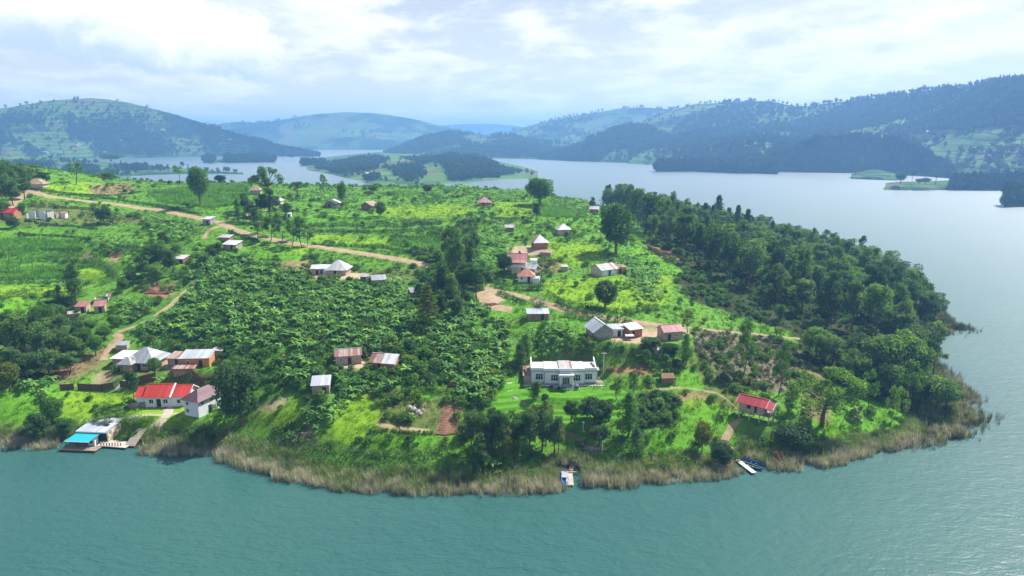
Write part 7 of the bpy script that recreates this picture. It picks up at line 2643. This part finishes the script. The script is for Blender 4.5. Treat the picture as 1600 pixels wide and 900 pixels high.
stone_wall([(199, 639), (220, 636), (243, 634)], 1.3, .5, 'rough stone retaining wall left of the red roofed house', 3)
stone_wall([(271, 635), (286, 633), (299, 631)], 1.1, .5, 'rough stone retaining wall right of the red roofed house', 4)


def rock(u, v, s, label, grp, mat='stone', seed=0):
    rng = np.random.default_rng(seed)
    x, y, z = gp(u, v)
    n, k = 5, 7
    V = []
    for i in range(n):
        a = -.5 + i / (n - 1) * 2.0
        for j in range(k):
            b = j / k * 2 * pi
            q = s * rng.uniform(.75, 1.15)
            V.append((cos(a) * cos(b) * q, cos(a) * sin(b) * q * .8, sin(a) * q * .65))
    V.append((0, 0, s * .62))
    F = [(i * k + j, i * k + (j + 1) % k, (i + 1) * k + (j + 1) % k, (i + 1) * k + j) for i in range(n - 1) for j in range(k)]
    F += [((n - 1) * k + j, (n - 1) * k + (j + 1) % k, len(V) - 1, len(V) - 1) for j in range(k)]
    me = bpy.data.meshes.new('rock')
    me.from_pydata([tuple(q) for q in V], [], [tuple(dict.fromkeys(f)) for f in F])
    me.materials.append(M[mat])
    return tag(link('rock', me, None, (x, y, z), (0, 0, rng.uniform(0, 6))), label, 'rock', grp)


for i, (u, v, s) in enumerate([(640, 638, .9), (646, 641, 1.1), (653, 644, .9), (658, 648, .7), (644, 648, .6), (650, 636, .6), (661, 642, .5), (637, 645, .5)]):
    rock(u, v, s, 'pale boulder in the rocky patch of the lower meadow', 'boulders in the lower meadow', 'concrete', 20 + i)


def heap(u, v, w, label, mat, n, name, cat, thin=.09, seed=5):
    """a heap of poles thrown together"""
    rng = np.random.default_rng(seed)
    x, y, z = gp(u, v)
    r = root(name, (x, y, z), 0, label, cat)
    for i in range(n):
        a = rng.normal(.4, .5)
        L = rng.uniform(.5, 1.0) * w
        c = np.array((rng.normal(0, w * .22), rng.normal(0, w * .16), .1 + .5 * rng.uniform(0, 1) * math.exp(-i / n)))
        d = np.array((cos(a), sin(a) * .6, rng.normal(0, .12))) * L / 2
        part('pole', tube([c - d, c + d], [thin, thin * .7], 5), mat[i % len(mat)], r)
    return r


heap(932, 704, 4.2, 'heap of grey poles and branches by the water garden', ('timber', 'timber_pale', 'stone'), 34, 'wood_pile', 'wood pile')
heap(769, 477, 3.6, 'reddish heap of old timber beside the worn spur', ('wall_brick', 'timber', 'stone'), 26, 'timber_heap', 'wood pile', .13, 8)


def pole(u, v, h, label, lamp=False, mat='trim_white'):
    x, y, z = gp(u, v)
    r = root('garden_lamp' if lamp else 'utility_pole', (x, y, z), 0, label, 'lamp' if lamp else 'pole')
    part('shaft', tube([(0, 0, -.4), (0, 0, h)], [.09 if lamp else .12, .06 if lamp else .08], 6), mat, r)
    if lamp:
        part('lamp_head', tube([(0, 0, h), (0, 0, h + .15), (0, 0, h + .4), (0, 0, h + .5)], [.08, .28, .28, .05], 8), 'trim_white', r)
    else:
        part('crossarm', box(-.7, .7, -.06, .06, h - .5, h - .38), mat, r)
    return r


pole(943, 586, 6.2, 'slim white pole at the right corner of the villa')
pole(806, 566, 6.0, 'slim grey pole among the trees left of the villa', False, 'steel')
pole(911, 676, 2.0, 'white globe lamp on the garden lawn below the villa', True)
pole(941, 706, 2.4, 'white globe lamp beside the heap of poles', True)
pole(460, 318, 6.0, 'grey pole near the upper lane', False, 'steel')

# ------------------------------------------------------------------ ploughed plot with its ridges
def ploughed(px, label, spacing=.85):
    C = [np.array(gp(u, v)[:2]) for u, v in px]         # bottom-left, bottom-right, top-right, top-left
    n = int(np.linalg.norm(C[3] - C[0]) / (spacing / 4))
    m = 18
    V = []
    for i in range(n + 1):
        a = i / n
        for j in range(m + 1):
            b = j / m
            p = (C[0] * (1 - b) + C[1] * b) * (1 - a) + (C[3] * (1 - b) + C[2] * b) * a
            w = .02 * math.sin(b * 9 + a * 5)
            p = p + np.array((0, w * 8))
            V.append((p[0], p[1], float(H(p[0], p[1])) + .14 + .13 * cos(i * pi / 2)))
    V = np.array(V)
    idx = np.arange((n + 1) * (m + 1)).reshape(n + 1, m + 1)
    f = np.stack([idx[:-1, :-1], idx[:-1, 1:], idx[1:, 1:], idx[1:, :-1]], -1).reshape(-1, 4)
    return tag(link('field', mesh_np('field', V, f, M['soil_row'], False)), label, None, None, 'structure')


ploughed([(678, 682), (714, 681), (728, 626), (696, 624)], 'freshly ploughed brown plot ridged across beside the shore trees')
ploughed([(226, 460), (264, 461), (272, 447), (228, 447)], 'bare reddish plot on the left banana slope')
ploughed([(90, 594), (100, 592), (134, 560), (127, 558)], 'narrow bare plot above the reed fence', 1.0)
ploughed([(1016, 395), (1052, 404), (1050, 398), (1014, 385)], 'bare red plot at the edge of the wood', 1.0)

# ------------------------------------------------------------------ tiny houses on the far shores
def far_house(u, v, D, w, mat, label):
    p = at_dist(u, v, D)
    # rest on the hill under that sight line
    best = None
    for Vx, Vy, Vz, nt in HILLS:
        U, Vv = project(Vx[:nt], Vy[:nt], Vz[:nt])
        d = np.hypot(U - u, Vv - v) + np.hypot(Vx[:nt], Vy[:nt]) * .0004
        i = np.unravel_index(np.argmin(d), d.shape)
        if best is None or d[i] < best[0]:
            best = (d[i], Vx[i], Vy[i], Vz[i])
    r = root('far_house', (best[1], best[2], best[3] - .3), random.uniform(-.4, .4), label, 'house', 'tiny houses on the far slopes')
    part('wall', box(-w / 2, w / 2, -w * .35, w * .35, -2, 3.0), 'wall_tan', r)
    roof_on(r, 'gable', w, w * .7, 3.0, 1.8, .5, mat, cap=mat)


for i, (u, v) in enumerate([(72, 239), (118, 229), (124, 226), (163, 238), (188, 221), (254, 203), (229, 227), (236, 230), (280, 234), (322, 206), (360, 218), (372, 222), (342, 226), (683, 251), (690, 256), (978, 229), (1000, 232), (905, 235), (925, 238), (1170, 207), (1185, 205), (1240, 222), (1500, 198), (1514, 196), (1476, 172), (1562, 158), (1400, 172), (1330, 196), (1265, 214), (1450, 208), (575, 273)]):
    far_house(u, v, 2000, 9 if v > 250 else 13, 'roof_white' if i % 4 else 'roof_pale', 'tiny pale roofed house far off on the slopes across the lake')

# ------------------------------------------------------------------ air
def build_haze():
    x0, x1, y0, y1, z0, z1 = -9000.0, 9000.0, -850.0, 9400.0, -6.0, 262.0
    v = [(x0, y0, z0), (x1, y0, z0), (x1, y1, z0), (x0, y1, z0), (x0, y0, z1), (x1, y0, z1), (x1, y1, z1), (x0, y1, z1)]
    f = [(0, 3, 2, 1), (4, 5, 6, 7), (0, 1, 5, 4), (1, 2, 6, 5), (2, 3, 7, 6), (3, 0, 4, 7)]
    m, n, out = new_mat('haze')
    pv = n.add('ShaderNodeVolumePrincipled')
    pv.inputs['Color'].default_value = (0.26, 0.53, 1.0, 1)
    pv.inputs['Density'].default_value = 0.00025
    pv.inputs['Anisotropy'].default_value = 0.25
    n.l.new(pv.outputs[0], out.inputs['Volume'])
    tag(link('haze', mesh_np('haze', v, f, m)), 'thin blue haze over the lake and hills', None, None, 'stuff')


build_haze()
